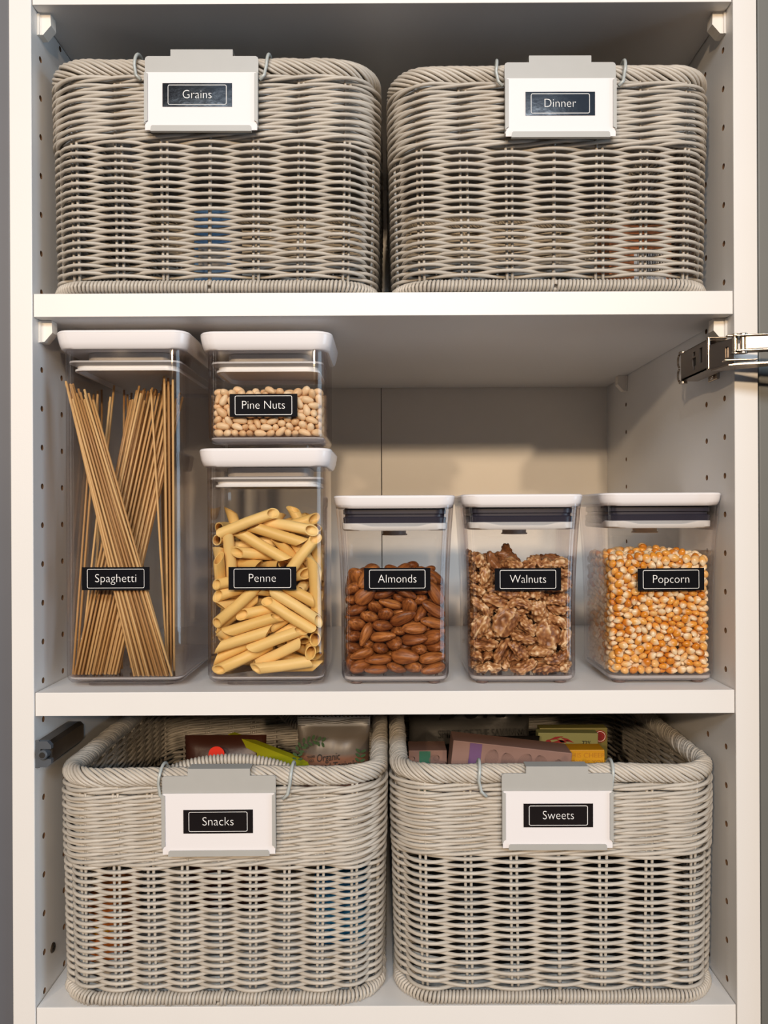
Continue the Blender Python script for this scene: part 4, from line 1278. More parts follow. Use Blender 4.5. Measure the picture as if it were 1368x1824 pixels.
1,1,-55,-399,270,47,81,-8,-32,4,1,12,-389,256,9,-75,-62,-14,4,1,90,-396,367,24,90,13,32,2,1,235,-396,248,23,96,12,-1,0,1,360,-395,289,51,18,82,13,1,1,302,-395,283,90,-9,-15,-37,1,1,-396,-269,267,75,7,30,57,4,0,-270,-352,392,43,36,64,-51,0,0,-241,-333,301,39,-38,-53,-63,1,1,-178,-344,323,43,20,82,30,4,1,-62,-397,340,56,-12,64,-49,1,1,146,-394,462,26,93,23,-1,
0,0,261,-346,392,13,96,-16,-10,2,0,253,-344,285,20,3,-38,-89,3,0,401,-266,231,14,86,-34,-32,1,1,-387,-239,309,94,-22,14,14,4,0,-252,-338,573,15,39,63,-64,2,0,400,-119,219,37,-70,-53,27,3,0,-390,-87,245,85,37,-8,34,3,0,-397,36,246,1,76,-46,43,1,0,-336,-50,302,8,65,-1,74,4,0,343,49,540,28,40,60,-61,1,0,396,63,255,80,-38,24,37,4,0,-396,105,242,31,15,-28,-89,
1,0,-343,104,295,50,17,-80,25,3,0,346,159,326,21,89,-11,36,0,0,-346,161,319,17,35,30,86,2,0,-96,342,597,48,-84,-18,1,2,0,393,190,293,1,-53,83,9,4,0,-399,246,246,52,16,10,82,1,0,399,368,266,44,28,65,54,4,0,-351,257,374,16,-15,97,-2,1,0,-84,373,289,60,-27,61,-43,2,0,-39,388,242,70,-50,-24,42,0,0,383,321,174,2,3,-21,-97,0,1,-394,-366,253,84,0,-9,-52,
1,1,-267,-395,275,6,96,-22,-12,2,1,-119,-399,297,54,-76,13,-30,1,1,-95,-394,398,53,-22,69,-42,2,1,-10,-388,311,16,37,83,36,4,1,147,-397,343,27,-89,-17,-28,2,0,190,-351,328,94,2,-4,-31,3,1,167,-391,289,35,18,-4,91,0,0,350,-321,388,93,1,20,-28,4,0,-342,-284,304,49,17,83,-11,3,1,-348,-389,290,62,-7,-8,77,0,1,-217,-406,440,74,62,-4,-24,3,0,-151,-343,409,41,0,86,27,
1,1,87,-384,495,68,-12,-19,69,3,0,140,-350,497,31,-39,80,-31,3,0,298,-341,430,13,41,44,78,1,0,337,-207,322,50,-2,84,-15,1,0,397,-267,289,25,-84,-44,13,4,0,-398,-162,355,10,44,86,-22,0,1,-397,-217,470,83,-7,32,44,4,0,-52,-341,691,31,13,71,60,2,0,156,-276,857,7,-14,14,-97,3,0,391,-124,341,21,-95,-4,-20,0,0,397,-200,251,32,49,79,-10,2,1,-392,-137,264,27,-79,45,28,
1,0,-390,-152,410,1,-92,-28,23,2,0,402,-138,280,60,-36,40,-58,0,1,-405,4,302,54,-8,77,-30,0,0,340,8,339,18,-56,78,-14,0,0,403,-55,320,60,27,33,66,4,0,-395,67,299,18,30,-76,54,2,0,396,125,426,75,28,-34,47,2,0,387,112,293,27,19,19,91,3,1,-404,176,259,71,-18,-55,38,2,0,-355,258,435,52,-82,-15,16,3,0,341,224,340,55,13,34,74,0,0,405,168,350,13,77,35,50,
3,1,-398,308,283,40,-64,62,-17,0,0,-121,334,334,55,70,31,-30,4,0,-79,341,383,3,7,91,37,0,0,342,322,287,64,0,-1,76,1,0,-392,355,241,85,-8,-26,-42,2,0,-271,345,282,43,17,-79,-38,2,0,200,394,324,35,-5,18,91,2,1,-396,-362,347,40,-11,89,8,4,1,-230,-392,318,19,-48,80,-26,0,1,-287,-368,325,22,-73,63,-6,1,1,-140,-395,365,38,30,-84,-17,0,1,103,-386,419,76,-6,16,61,
3,1,219,-405,456,65,71,18,-11,2,1,225,-395,370,12,-94,26,-9,3,0,322,-343,316,2,29,-93,-16,3,0,398,-348,298,83,-23,14,-46,2,1,-386,-297,348,91,23,-3,-33,3,0,-333,-332,372,11,-19,-83,-49,3,1,-261,-405,368,57,-79,5,-17,3,1,35,-401,402,49,23,33,-76,1,0,82,-344,668,32,-92,2,-20,2,0,200,-337,719,41,53,-50,52,0,1,268,-398,416,5,-11,-21,96,0,1,293,-394,338,2,51,-73,-44,
1,0,394,-245,348,44,0,79,40,0,1,-397,-227,360,5,46,79,-37,3,0,-390,-286,399,93,10,9,-31,2,0,40,-320,806,53,32,37,-68,4,0,348,-110,454,93,-7,33,10,3,0,397,-200,311,89,17,-12,-39,0,1,-394,-57,294,1,84,50,-14,3,0,389,-71,436,14,-7,83,52,3,0,399,-120,399,34,81,40,21,4,0,-394,-44,345,37,-1,-15,90,2,0,-343,64,686,53,38,14,-73,1,0,343,-10,394,14,-82,-37,39,
1,0,-400,127,303,51,-5,57,-62,4,1,-391,150,376,39,85,14,-29,1,0,342,104,581,19,-54,80,-10,1,0,393,48,318,1,93,31,9,1,1,-404,248,319,7,-60,-1,-79,4,0,-343,320,414,40,-32,-81,24,4,0,402,278,463,60,-55,48,-32,3,0,395,235,366,33,39,83,-16,2,1,-396,311,348,37,-19,-60,67,3,0,96,335,484,52,-36,52,55,4,0,89,399,399,38,-22,23,86,0,0,398,270,211,14,86,-43,-20,
0,0,-372,386,284,54,13,-30,-76,3,0,72,342,327,80,41,41,-4,2,1,-342,-394,395,16,95,22,-5,1,1,-340,-395,340,20,19,1,-95,4,1,-198,-397,377,51,69,-10,-48,1,0,-13,-336,477,14,35,64,-66,0,1,26,-385,357,12,80,-52,-23,1,1,146,-404,527,13,6,-73,-65,3,1,344,-388,439,40,-57,-41,56,2,1,368,-369,349,19,-1,-3,97,2,0,394,-309,346,44,15,79,38,1,1,-392,-353,411,20,21,-16,-93,
0,0,-316,-339,433,66,63,7,37,0,0,-167,-340,474,18,-17,-89,37,2,0,-116,-343,589,26,21,-19,91,3,1,12,-397,517,59,-31,-16,-72,2,1,74,-397,547,35,-41,81,18,0,0,285,-339,595,41,-70,5,57,0,0,342,-201,452,33,-67,-65,6,3,1,-394,-220,413,32,86,11,-35,2,0,-347,-275,536,31,38,-10,85,1,0,-348,-277,595,20,-43,-87,-3,1,0,-19,-349,818,82,7,13,-54,1,0,154,-350,664,63,-20,-22,-70,
0,0,340,-235,657,75,38,41,34,4,0,394,-181,364,4,94,-27,-16,4,1,-392,-102,374,32,-85,40,-3,3,0,-398,-115,522,3,-88,15,43,2,0,-141,-130,959,64,-4,-12,-75,2,0,400,-57,544,82,-26,48,-12,2,0,-396,20,381,10,76,-60,-20,3,0,-72,28,972,35,37,-75,-40,4,1,-392,94,353,91,1,14,37,0,0,396,61,422,76,-49,-4,40,2,0,393,96,354,79,-47,16,-33,0,0,-403,187,329,60,3,61,-50,
2,0,-357,226,488,9,14,-15,-96,2,1,-401,280,403,60,4,61,-50,1,0,122,392,560,56,-1,35,74,2,0,318,340,387,74,-64,-9,14,0,0,385,295,257,11,-9,98,1,0,0,-283,338,354,67,-47,55,9,4,0,152,389,425,13,59,-64,-45,1,0,388,333,322,30,6,-7,94,3,0,-352,-327,473,2,-51,15,84,0,1,-286,-399,431,58,73,-27,-20,4,1,-153,-395,444,28,24,-14,91,1,1,-31,-397,393,6,-84,34,39,
0,1,34,-398,463,19,17,-96,4,1,0,55,-343,599,80,40,-42,10,2,1,228,-392,515,8,-22,-95,14,3,1,326,-396,382,91,11,12,-36,0,1,390,-366,397,10,-88,-44,5,0,0,-393,-287,449,81,12,-14,54,4,1,-276,-398,490,17,-4,25,-94,2,0,-187,-341,727,19,-4,-37,90,4,1,-98,-399,607,59,35,-45,55,3,0,22,-345,699,21,-80,45,31,3,0,107,-336,543,75,56,32,0,3,1,284,-395,468,46,-4,25,-84,
2,0,343,-297,441,17,-72,-61,26,2,0,395,-289,413,30,-37,-45,74,3,1,-396,-149,469,25,23,-19,91,1,0,-81,-312,859,1,-14,-87,-45,2,0,-43,-293,910,37,15,-5,91,0,0,-393,-100,432,17,29,-91,22,3,0,-49,-140,978,4,-14,-98,-7,3,0,386,-78,644,42,-2,-5,-90,4,0,395,-134,529,3,-52,84,5,2,0,-399,-70,476,20,-48,70,-47,3,0,-230,-96,945,73,21,4,-63,1,0,-166,-53,963,5,5,6,99,
4,0,399,-17,490,76,-43,-29,37,2,1,-396,85,417,77,-15,35,49,3,0,-398,83,480,42,16,23,85,0,0,398,86,524,66,-47,32,47,4,0,-399,211,400,51,-26,6,81,2,0,-396,350,449,7,63,76,-8,3,0,192,349,568,94,2,2,31,0,0,396,354,427,24,63,-72,3,3,0,399,314,373,88,-11,37,22,1,0,-390,353,392,18,92,-20,-23,1,0,-388,369,337,82,35,-23,35,4,0,22,396,493,62,72,-20,-19,
0,0,-13,355,465,14,-75,-59,22,0,0,218,333,415,74,66,8,-1,3,0,398,374,363,49,78,0,-37,0,0,-295,-340,501,40,-86,-20,20,1,1,-209,-404,513,5,22,-74,62,3,0,-51,-341,426,90,-42,2,-7,3,1,-17,-389,449,77,23,32,49,3,1,8,-393,566,12,8,98,-6,4,1,32,-399,621,88,35,-13,-27,0,1,304,-387,515,19,-61,-75,-9,1,1,368,-375,496,58,9,-2,80,3,0,312,-336,494,53,-69,40,26,
4,1,-396,-292,502,19,30,-92,-12,2,0,-265,-344,637,33,92,-16,-5,0,0,-95,-334,472,26,30,78,-46,4,0,-81,-337,795,98,-10,5,-7,2,0,-30,-344,586,3,-23,86,42,1,0,132,-345,716,15,73,57,-31,2,0,181,-346,554,25,-92,25,9,1,0,254,-337,658,82,-51,6,22,3,0,398,-241,459,83,30,-8,-44,0,0,-391,-180,508,8,-90,-37,16,0,0,99,-352,793,53,-42,65,31,4,0,393,-158,460,29,30,-89,-8,
1,0,-390,-38,412,61,70,-2,34,3,0,-361,-84,783,22,-3,-56,-78,4,0,-156,-219,944,13,-68,64,31,2,0,400,-103,593,63,-29,-47,53,3,0,392,-20,611,37,-37,57,61,4,0,-396,-46,544,4,34,92,-10,1,1,-403,15,500,58,13,64,46,1,0,-162,95,957,35,38,2,-84,1,0,387,55,599,2,19,48,85,4,0,397,12,550,2,53,17,-82,0,0,-400,4,442,59,5,-41,-68,1,0,392,48,656,8,-67,71,14,
3,0,398,47,492,54,72,-41,-5,3,0,-394,284,487,83,40,-28,-22,0,0,-332,178,541,77,6,-62,3,0,0,354,86,441,95,-16,-19,-11,4,1,-398,354,505,14,56,79,-19,1,0,-392,295,605,38,72,56,-11,4,0,28,342,631,76,39,45,-23,1,0,230,347,695,10,26,-5,95,1,0,317,338,609,1,-4,46,-88,3,0,-274,337,490,28,-44,-68,-49,1,1,-359,-394,451,16,-12,96,15,0,1,-356,-392,503,99,1,4,-2,
3,1,-84,-393,458,97,11,14,7,1,1,-56,-387,503,81,-9,12,54,0,1,-64,-398,556,96,8,-19,-15,0,1,92,-395,619,82,11,-45,31,3,1,136,-393,586,53,-48,0,68,2,1,271,-399,563,36,-84,33,19,3,1,396,-363,449,64,8,-28,-70,3,1,-404,-355,465,44,-26,83,-15,1,1,-182,-345,533,85,12,41,28,2,1,-184,-356,598,33,-64,68,-3,1,1,-129,-395,505,17,-92,-18,-26,4,1,-12,-398,668,22,88,-37,13,
0,0,26,-356,850,36,15,3,91,2,0,218,-305,857,40,2,77,-48,1,0,345,-281,528,56,3,-18,80,2,0,383,-306,479,17,30,-90,-22,3,1,-396,-234,539,30,-36,-73,-48,3,0,-392,-176,556,30,11,3,-94,0,0,404,-284,531,39,-47,24,-74,0,0,-193,-120,987,88,-20,2,41,3,0,-42,-194,998,3,4,-35,93,3,0,336,-51,725,14,-50,6,84,4,0,340,-133,553,73,-16,-49,42,2,0,-54,-53,988,5,-54,82,9,
2,0,24,-69,1006,3,-99,6,4,2,0,344,-19,666,44,-20,15,-85,2,1,-395,145,445,32,-76,49,-24,2,0,395,142,505,17,-45,41,-76,3,0,-396,166,497,14,-40,89,2,1,0,-396,243,583,49,-16,-29,-79,1,0,-360,228,826,84,29,-34,-26,0,0,390,170,604,9,32,-51,-78,2,0,345,182,497,1,-76,-64,1,1,0,355,293,504,19,-97,2,-6,4,0,-359,397,474,40,26,85,13,2,0,-356,396,537,95,-11,7,26,
3,1,-300,-391,537,93,-12,-3,31,1,0,-237,-350,515,47,-31,-5,-81,3,1,-144,-399,553,36,-86,33,0,3,0,-77,-348,631,77,-26,55,-14,0,1,-39,-399,616,32,15,-92,-5,0,0,154,-341,770,17,-2,94,-25,4,1,196,-399,579,30,-40,83,19,0,1,347,-395,544,91,-5,20,-33,4,1,397,-360,545,63,-32,-6,-69,2,1,-393,-346,536,14,-35,41,-82,2,0,-326,-336,559,0,-26,-93,23,4,1,-224,-397,615,7,63,-19,-74,
3,0,-133,-345,653,55,-6,-57,59,2,0,-20,-337,756,82,-54,-12,7,2,1,247,-395,630,91,-19,25,-22,2,0,344,-320,573,5,78,-58,-20,1,1,367,-384,592,82,-3,-8,55,2,1,-396,-211,604,75,-1,-1,-65,4,0,395,-238,635,52,5,-8,84,1,0,399,-200,510,83,-2,38,37,3,0,-398,-98,650,9,38,-64,-64,2,0,-344,-110,850,90,-12,-37,14,0,0,-102,-181,980,73,3,15,65,2,0,-112,-84,995,31,78,-33,-41,
1,0,391,-126,683,9,95,21,-15,3,0,-396,28,561,24,28,90,-16,0,0,-391,22,636,72,32,43,-42,0,0,-311,-27,887,27,-43,-1,85,2,0,-227,14,971,4,-92,37,-2,4,0,-37,19,1017,98,-5,14,6,0,0,85,-28,1003,11,-97,14,7,2,0,259,123,960,13,94,26,-9,1,0,390,-60,692,1,96,-25,-7,1,0,-392,106,526,14,83,51,-3,2,0,-335,151,876,35,-88,15,-25,3,0,406,132,565,70,37,49,34,
1,0,-392,191,556,20,-22,73,60,3,0,-396,179,615,40,3,8,-90,2,0,342,198,592,14,57,-77,-20,2,0,394,202,552,15,-88,-35,-23,0,1,-406,236,510,55,3,82,-5,3,0,348,234,640,1,86,-47,-14,4,0,400,287,545,7,-87,-26,39,4,0,-357,400,599,82,41,-11,36,1,0,401,341,496,86,-6,49,9,3,1,-391,-349,593,10,-94,-18,23,1,1,-280,-388,595,51,-26,-68,44,1,0,-191,-348,664,83,-6,-38,-38,
4,1,-158,-400,632,43,-79,39,10,1,1,-34,-398,727,11,45,-58,-65,3,1,173,-402,646,48,-38,-25,-74,2,1,205,-394,691,91,-25,14,27,3,1,313,-398,618,76,51,-27,-28,4,0,335,-343,628,17,81,-51,-20,1,1,-402,-282,573,59,-53,-49,34,0,0,-340,-345,614,10,11,-97,16,2,0,-174,-394,751,30,-49,-73,-34,4,0,-162,-337,789,19,20,-41,86,4,0,-57,-394,788,73,-53,-7,39,3,0,68,-340,736,68,25,48,-47,
2,0,266,-340,729,0,-40,-61,-66,0,0,351,-276,618,39,82,-39,7,0,0,401,-300,590,69,43,12,55,4,1,-399,-279,637,31,74,-44,-38,4,0,-339,-251,681,84,-4,51,5,0,0,-220,-347,778,43,-54,-71,1,2,0,-38,-362,873,48,-77,38,12,4,0,234,-267,915,49,65,50,-27,0,0,347,-157,656,86,13,14,44,4,0,393,-179,569,41,-86,25,8,2,1,-399,-110,586,58,11,40,69,4,0,-313,-276,916,5,57,80,11,
1,0,-228,-230,977,12,69,69,10,1,1,-65,-104,1023,51,6,5,85,3,0,404,-162,634,42,-50,-65,36,2,1,-403,-37,604,44,-42,-29,73,3,0,-246,-49,985,24,47,84,-2,2,0,-127,-8,996,20,-4,94,24,2,0,136,-77,996,91,-29,-4,26,4,0,393,13,699,95,5,14,23,2,0,-388,125,707,92,-12,34,-3,1,0,-267,138,969,21,13,8,96,2,0,-100,119,991,40,-31,50,69,3,0,-20,133,973,55,2,21,-80,
1,0,389,106,627,5,-33,93,-6,4,0,-396,233,655,12,81,-54,-14,2,0,-351,212,688,38,-1,55,-73,1,0,-94,237,987,89,10,22,35,3,0,389,128,678,27,2,-15,94,3,0,400,236,607,53,36,76,4,0,0,-395,309,550,80,25,3,53,2,0,400,363,632,37,-46,-47,64,1,1,-401,357,612,49,6,83,21,0,0,-34,404,618,7,21,79,55,0,1,-364,-403,556,51,-81,16,-19,1,1,-340,-404,620,74,64,-4,-11,
1,1,-138,-390,694,7,-87,-44,-17,4,1,-79,-398,677,3,-64,33,68,0,1,37,-399,724,4,-15,95,-23,0,1,65,-401,670,44,85,-12,-21,3,1,122,-400,685,64,-47,59,4,2,1,287,-391,674,0,-96,-25,4,4,0,334,-337,734,42,-77,-7,-46,2,1,-393,-348,656,40,70,42,41,1,0,-340,-308,653,77,-44,21,-39,1,0,-248,-345,694,96,22,1,-13,2,0,-103,-389,742,23,-78,54,13,0,0,-119,-353,842,39,-32,73,45,
0,0,90,-313,856,79,5,5,60,3,0,230,-352,790,58,67,-20,40,3,0,-392,-156,642,21,84,48,5,1,0,-208,-341,841,45,11,-43,76,4,0,-78,-297,959,96,4,6,-23,4,0,198,-341,908,2,14,-16,-97,1,1,-403,-85,726,42,34,71,43,2,0,-365,-189,804,2,41,9,-90,2,0,-133,-249,989,13,91,4,-36,4,1,27,-206,1012,68,-5,25,67,3,0,197,-103,990,83,-15,3,51,0,0,399,-136,803,43,-25,-68,52,
1,0,399,-165,737,52,-70,-3,47,2,1,-395,73,606,73,47,26,41,1,0,-248,75,1002,19,91,-5,-33,2,0,45,33,1021,40,8,-6,-90,4,0,398,-27,745,80,37,34,-31,4,1,-398,136,571,33,-31,33,82,2,0,-340,159,806,77,52,-26,-21,1,0,389,78,710,3,-34,92,9,3,0,-392,146,650,21,-53,72,37,1,0,-400,196,845,72,40,-44,-33,2,0,399,194,665,77,21,-10,-58,4,0,-397,306,665,0,-39,-64,65,
0,0,154,342,726,0,29,22,92,2,0,284,343,728,20,96,9,-12,0,0,-406,362,689,6,-65,21,71,3,0,402,352,568,37,-71,52,-26,0,0,-333,-364,672,18,-29,-71,-60,1,1,-285,-402,663,15,9,-65,-72,3,1,-210,-397,693,32,-81,-38,-26,4,0,-85,-400,850,72,64,20,-5,4,0,15,-388,772,78,16,12,58,3,0,112,-404,752,69,59,4,-39,0,0,175,-391,747,11,-16,-97,-1,4,1,366,-393,654,19,-94,2,23,
4,0,353,-310,680,81,29,-37,-32,1,1,-397,-290,697,43,-15,-8,88,0,0,-340,-295,784,76,-41,47,11,4,1,-215,-400,805,25,32,69,-58,1,0,-170,-386,859,31,-72,-55,23,3,0,-41,-351,936,20,8,0,97,2,0,156,-342,835,29,-85,21,36,4,0,268,-340,849,35,11,-91,-12,0,0,400,-272,685,26,-76,-40,-42,2,0,399,-343,631,5,79,-48,-34,4,0,-396,-222,679,73,18,-15,-62,1,0,-363,-238,894,4,-59,9,79,
4,0,-112,-324,912,8,-13,-70,69,2,0,39,-341,898,6,18,-92,-31,1,0,96,-292,955,45,-85,-5,23,4,0,274,-316,904,1,-22,-16,-95,0,1,-406,-38,670,24,-70,43,-51,1,1,-395,-41,779,82,28,44,-18,4,1,83,-73,1037,18,-88,-36,21,4,0,123,-231,987,75,-5,-7,64,0,0,241,-233,960,9,63,74,-14,2,0,404,-82,850,17,76,-22,-56,4,0,-399,34,766,41,18,56,68,1,1,-179,-47,1017,29,28,-39,-81,
4,0,-31,101,1014,42,-11,-40,79,4,0,151,-25,1023,5,-35,87,-31,0,0,326,-80,966,66,35,19,-62,0,0,401,-76,783,20,52,-56,-59,3,0,-397,91,665,27,-24,-92,3,4,0,-357,201,919,63,-4,75,-13,4,0,-73,170,1012,2,-24,-93,25,2,0,127,102,984,26,-16,36,87,0,0,144,162,983,11,-58,65,45,2,0,399,45,812,42,37,61,53,0,1,-400,194,714,84,8,-50,15,0,1,-401,242,778,22,-76,-49,34,
0,0,386,168,719,11,-19,-96,11,3,1,-402,257,719,64,51,-51,-22,3,0,356,321,652,7,-65,-74,-6,2,0,401,274,672,22,82,-22,-46,1,0,-364,328,724,89,-34,-23,16,1,0,-336,-318,722,9,46,41,77,0,1,-309,-392,715,6,44,-88,-3,0,1,-241,-404,746,46,80,-35,11,2,0,-139,-402,798,17,-6,52,-82,0,0,-5,-407,832,5,-2,-74,66,3,0,59,-405,870,38,-71,41,40,0,0,246,-387,730,19,29,54,75,
0,1,309,-394,726,44,-28,-84,-5,4,0,369,-321,802,40,73,-10,52,4,1,-391,-361,721,64,70,-27,-11,1,0,-288,-310,865,83,-54,-3,8,3,0,-276,-346,745,3,-8,97,-18,3,0,-170,-346,905,11,40,69,-58,0,0,11,-310,946,8,-14,-5,-98,4,0,76,-399,807,21,-94,20,-12,4,0,201,-373,852,32,-23,57,-70,0,0,403,-342,690,53,44,14,70,2,1,-394,-296,752,29,-78,53,-6,0,0,-345,-169,732,30,55,65,-39,
1,0,-268,-283,958,16,-19,-88,37,1,0,-13,-256,972,9,-52,74,40,1,1,155,-296,1003,46,-82,30,5,3,0,209,-323,961,28,93,-3,17,2,0,400,-203,815,55,-16,-74,33,2,1,-399,-152,702,35,-38,-3,-85,0,0,-357,-172,873,57,-7,59,55,3,0,-331,-138,912,43,-74,38,-32,1,0,-302,-224,966,14,16,-38,89,0,0,-72,-254,1003,38,13,-1,-91,3,0,134,-148,1007,9,95,25,3,2,0,264,-102,977,11,20,95,-15,
3,0,407,-147,869,76,18,57,21,1,1,-398,45,706,28,-50,81,-3,3,0,-298,-21,951,85,28,7,-41,4,0,-287,17,1005,86,3,7,-49,1,0,-5,52,1053,7,85,48,-17,2,0,218,57,996,78,46,41,-3,1,0,350,-126,981,30,-26,79,45,4,0,400,-11,871,86,-9,41,-26,2,0,-395,96,765,45,14,50,-71,0,0,-323,188,971,94,-5,28,10,4,0,-200,158,976,31,-53,73,26,4,0,91,188,1003,23,-65,56,43,
2,0,216,276,983,1,-27,88,37,2,0,199,118,1001,4,-32,-26,90,4,0,363,50,976,38,-69,-18,57,0,0,-404,159,767,38,-38,68,-48,1,1,-394,156,897,50,-71,44,-17,0,0,339,239,954,71,17,22,-64,0,0,396,115,753,88,-6,5,-44,4,1,-399,348,763,36,51,76,12,3,0,-369,329,867,40,-87,7,24,4,0,398,303,737,16,89,-13,-38,3,0,-368,400,788,2,-25,49,-82,2,0,395,349,695,4,87,-45,-11,
3,1,-392,-366,781,92,-23,29,0,3,1,-351,-403,821,48,78,30,-21,3,1,-238,-406,870,75,63,1,-16,2,1,-77,-394,915,74,-50,38,-21,2,1,-5,-401,910,55,-11,-71,-40,4,0,156,-399,807,88,-36,1,-28,0,0,223,-404,783,45,-69,48,26,3,0,282,-396,784,47,51,-5,-71,1,0,305,-338,789,3,62,60,49,1,1,-402,-359,918,43,26,75,40,0,0,-341,-352,779,35,-25,-85,28,0,0,-261,-361,834,83,-7,52,-14,
3,0,-143,-349,961,96,-5,18,-12,2,0,75,-353,950,92,-34,13,10,2,0,135,-397,862,21,-95,17,-12,1,0,121,-329,904,28,6,89,33,4,0,334,-339,855,37,-1,-58,71,2,0,383,-295,737,6,-17,44,87,3,1,-404,-211,745,59,44,35,56,1,0,-359,-301,864,70,-12,-64,26,3,0,-345,-342,905,31,-39,-84,-16,0,1,-149,-316,1002,13,4,-4,-98,4,0,23,-299,995,46,-19,26,-82,2,0,142,-348,974,34,83,-42,8,
2,0,401,-310,870,40,-68,1,60,1,0,395,-267,801,63,63,31,-31,2,1,-397,-138,771,54,-52,65,6,0,1,-400,-122,863,43,-40,77,21,3,0,-350,-190,944,13,-72,-56,36,3,0,-201,-302,966,38,-56,-46,56,1,1,-178,-188,999,83,-16,13,50,1,0,267,-37,973,7,33,-33,-87,4,0,287,-209,990,15,17,89,-37,2,0,393,-188,926,5,-90,39,11,4,0,397,-178,984,35,84,7,-39,0,0,-398,-18,728,40,6,-90,-9,
3,0,-366,-18,874,29,-84,-11,42,3,0,-325,113,982,51,-27,-20,78,1,1,-312,-44,1002,91,-16,25,-27,2,1,-131,-144,1015,47,-14,17,84,2,0,123,39,1027,86,7,7,47,3,0,264,29,985,42,8,89,-12,0,0,387,-80,975,4,39,-9,-90,0,0,407,-121,941,62,24,-71,-18,3,1,-401,131,835,67,48,-53,-13,2,0,-371,63,876,66,16,3,72,3,0,-262,193,984,74,-38,-14,-51,1,0,-174,52,990,41,-82,35,-15,
1,0,-28,260,984,26,-63,52,50,2,0,215,209,985,9,-30,91,-22,2,0,397,126,803,85,-15,19,-44,3,0,405,92,863,25,-73,-2,-62,1,1,-404,239,902,56,-1,81,-12,0,0,-371,297,916,48,-11,86,-2,0,0,-313,326,941,42,33,62,-56,0,0,63,298,984,83,-17,18,-48,4,0,199,345,989,30,5,90,-29,1,0,398,226,833,81,-3,27,-51,2,0,400,193,768,5,-86,8,48,3,1,-406,295,818,64,38,-53,-40,
3,0,-354,393,723,45,-5,33,-82,0,0,-308,386,750,55,-12,29,-76,0,1,-365,-403,687,9,17,56,80,0,1,-349,-406,759,61,72,-22,21,0,0,-236,-358,891,5,-18,-72,-65,3,1,-139,-398,902,77,44,44,-1,2,1,-52,-400,975,75,19,49,-38,2,1,226,-400,901,19,-4,89,39,4,0,253,-402,843,14,-8,74,-64,0,1,348,-404,780,87,-37,-19,-23,3,1,371,-396,718,53,-75,-31,19,1,1,-378,-368,853,47,65,57,-10,
3,1,-314,-399,872,11,33,-81,-45,3,1,-287,-342,932,18,-42,71,-52,1,1,-209,-396,927,15,34,-18,90,4,1,-183,-399,979,77,-40,48,-2,1,1,165,-384,926,55,-16,71,38,2,0,296,-374,892,7,-9,68,71,2,1,394,-356,762,53,-14,-51,-65,2,1,364,-400,942,18,-63,53,52,4,0,-388,-246,806,37,91,-8,10,2,1,-394,-296,918,78,27,17,-51,4,0,-357,-262,965,1,18,84,49,2,1,-328,-330,960,24,-42,79,-35,
2,1,79,-336,1003,92,-11,10,33,1,1,324,-348,967,36,60,-7,-70,0,0,207,-229,998,82,-33,-7,43,0,0,356,-335,917,54,44,71,5,0,0,408,-235,873,42,62,29,58,4,1,-399,-153,918,36,-44,38,71,2,0,-357,-73,900,0,-58,33,73,0,1,-363,-53,980,82,4,42,-36,3,1,-303,-260,1003,96,10,10,21,2,1,75,-259,1017,51,-44,67,-28,3,0,64,-119,996,24,40,66,-57,2,0,318,146,986,17,-60,77,-6,
3,0,327,-172,962,66,59,14,-42,0,0,358,-223,973,77,1,63,3,0,1,-404,9,829,24,55,21,-76,0,0,-357,72,933,26,-63,66,-28,2,0,-346,40,985,32,-55,-66,37,2,0,-113,66,1002,60,-43,41,51,1,1,-29,-44,1042,34,81,45,-13,3,0,215,-15,996,1,80,58,5,1,0,305,68,959,69,-27,63,17,0,0,395,-8,972,47,19,-13,-84,4,0,-401,70,827,6,49,23,82,0,0,-362,254,973,47,45,66,35,
3,0,-287,248,984,71,-62,-22,20,0,0,-202,216,997,44,29,71,-44,3,0,90,134,1012,62,75,15,-8,4,0,-69,308,992,5,-96,-25,-2,0,0,255,163,1002,13,55,-77,-25,0,0,275,202,961,4,-7,98,-10,2,0,-400,364,921,54,60,44,37,4,1,-401,202,964,71,-19,61,-26,4,0,-211,357,964,39,35,27,-79,4,0,28,360,961,13,77,-2,-60,0,0,143,225,991,96,21,-11,-9,3,0,407,170,859,58,53,40,45,
4,0,-392,370,838,82,43,28,20,0,0,-355,389,885,83,24,13,-47,2,0,-50,365,982,33,-41,-63,-56,4,0,257,398,950,62,30,71,6,0,0,404,343,930,38,-69,56,-22,0,0,395,302,827,52,39,50,-56,1,0,401,366,755,50,70,-15,-46,4,1,-387,-320,970,80,11,12,-56,2,1,-283,-402,801,50,61,-55,23,3,1,-270,-391,927,79,-36,-35,33,3,1,-117,-407,966,58,-60,46,27,3,1,46,-407,947,47,-54,57,39,
3,1,108,-396,911,95,-4,15,-23,1,1,296,-404,948,34,-47,64,49,2,0,329,-395,835,24,69,51,-43,0,1,377,-385,886,42,37,-12,-81,1,1,-403,-316,823,67,16,-67,-24,2,0,-315,-352,827,79,-26,50,19,4,1,-344,-399,927,35,31,30,-82,0,1,-238,-347,964,83,7,51,13,4,1,3,-367,978,71,-10,68,-1,2,1,115,-400,972,4,-27,-74,-60,3,1,224,-406,962,32,-49,67,45,4,0,261,-358,948,67,-71,10,14,
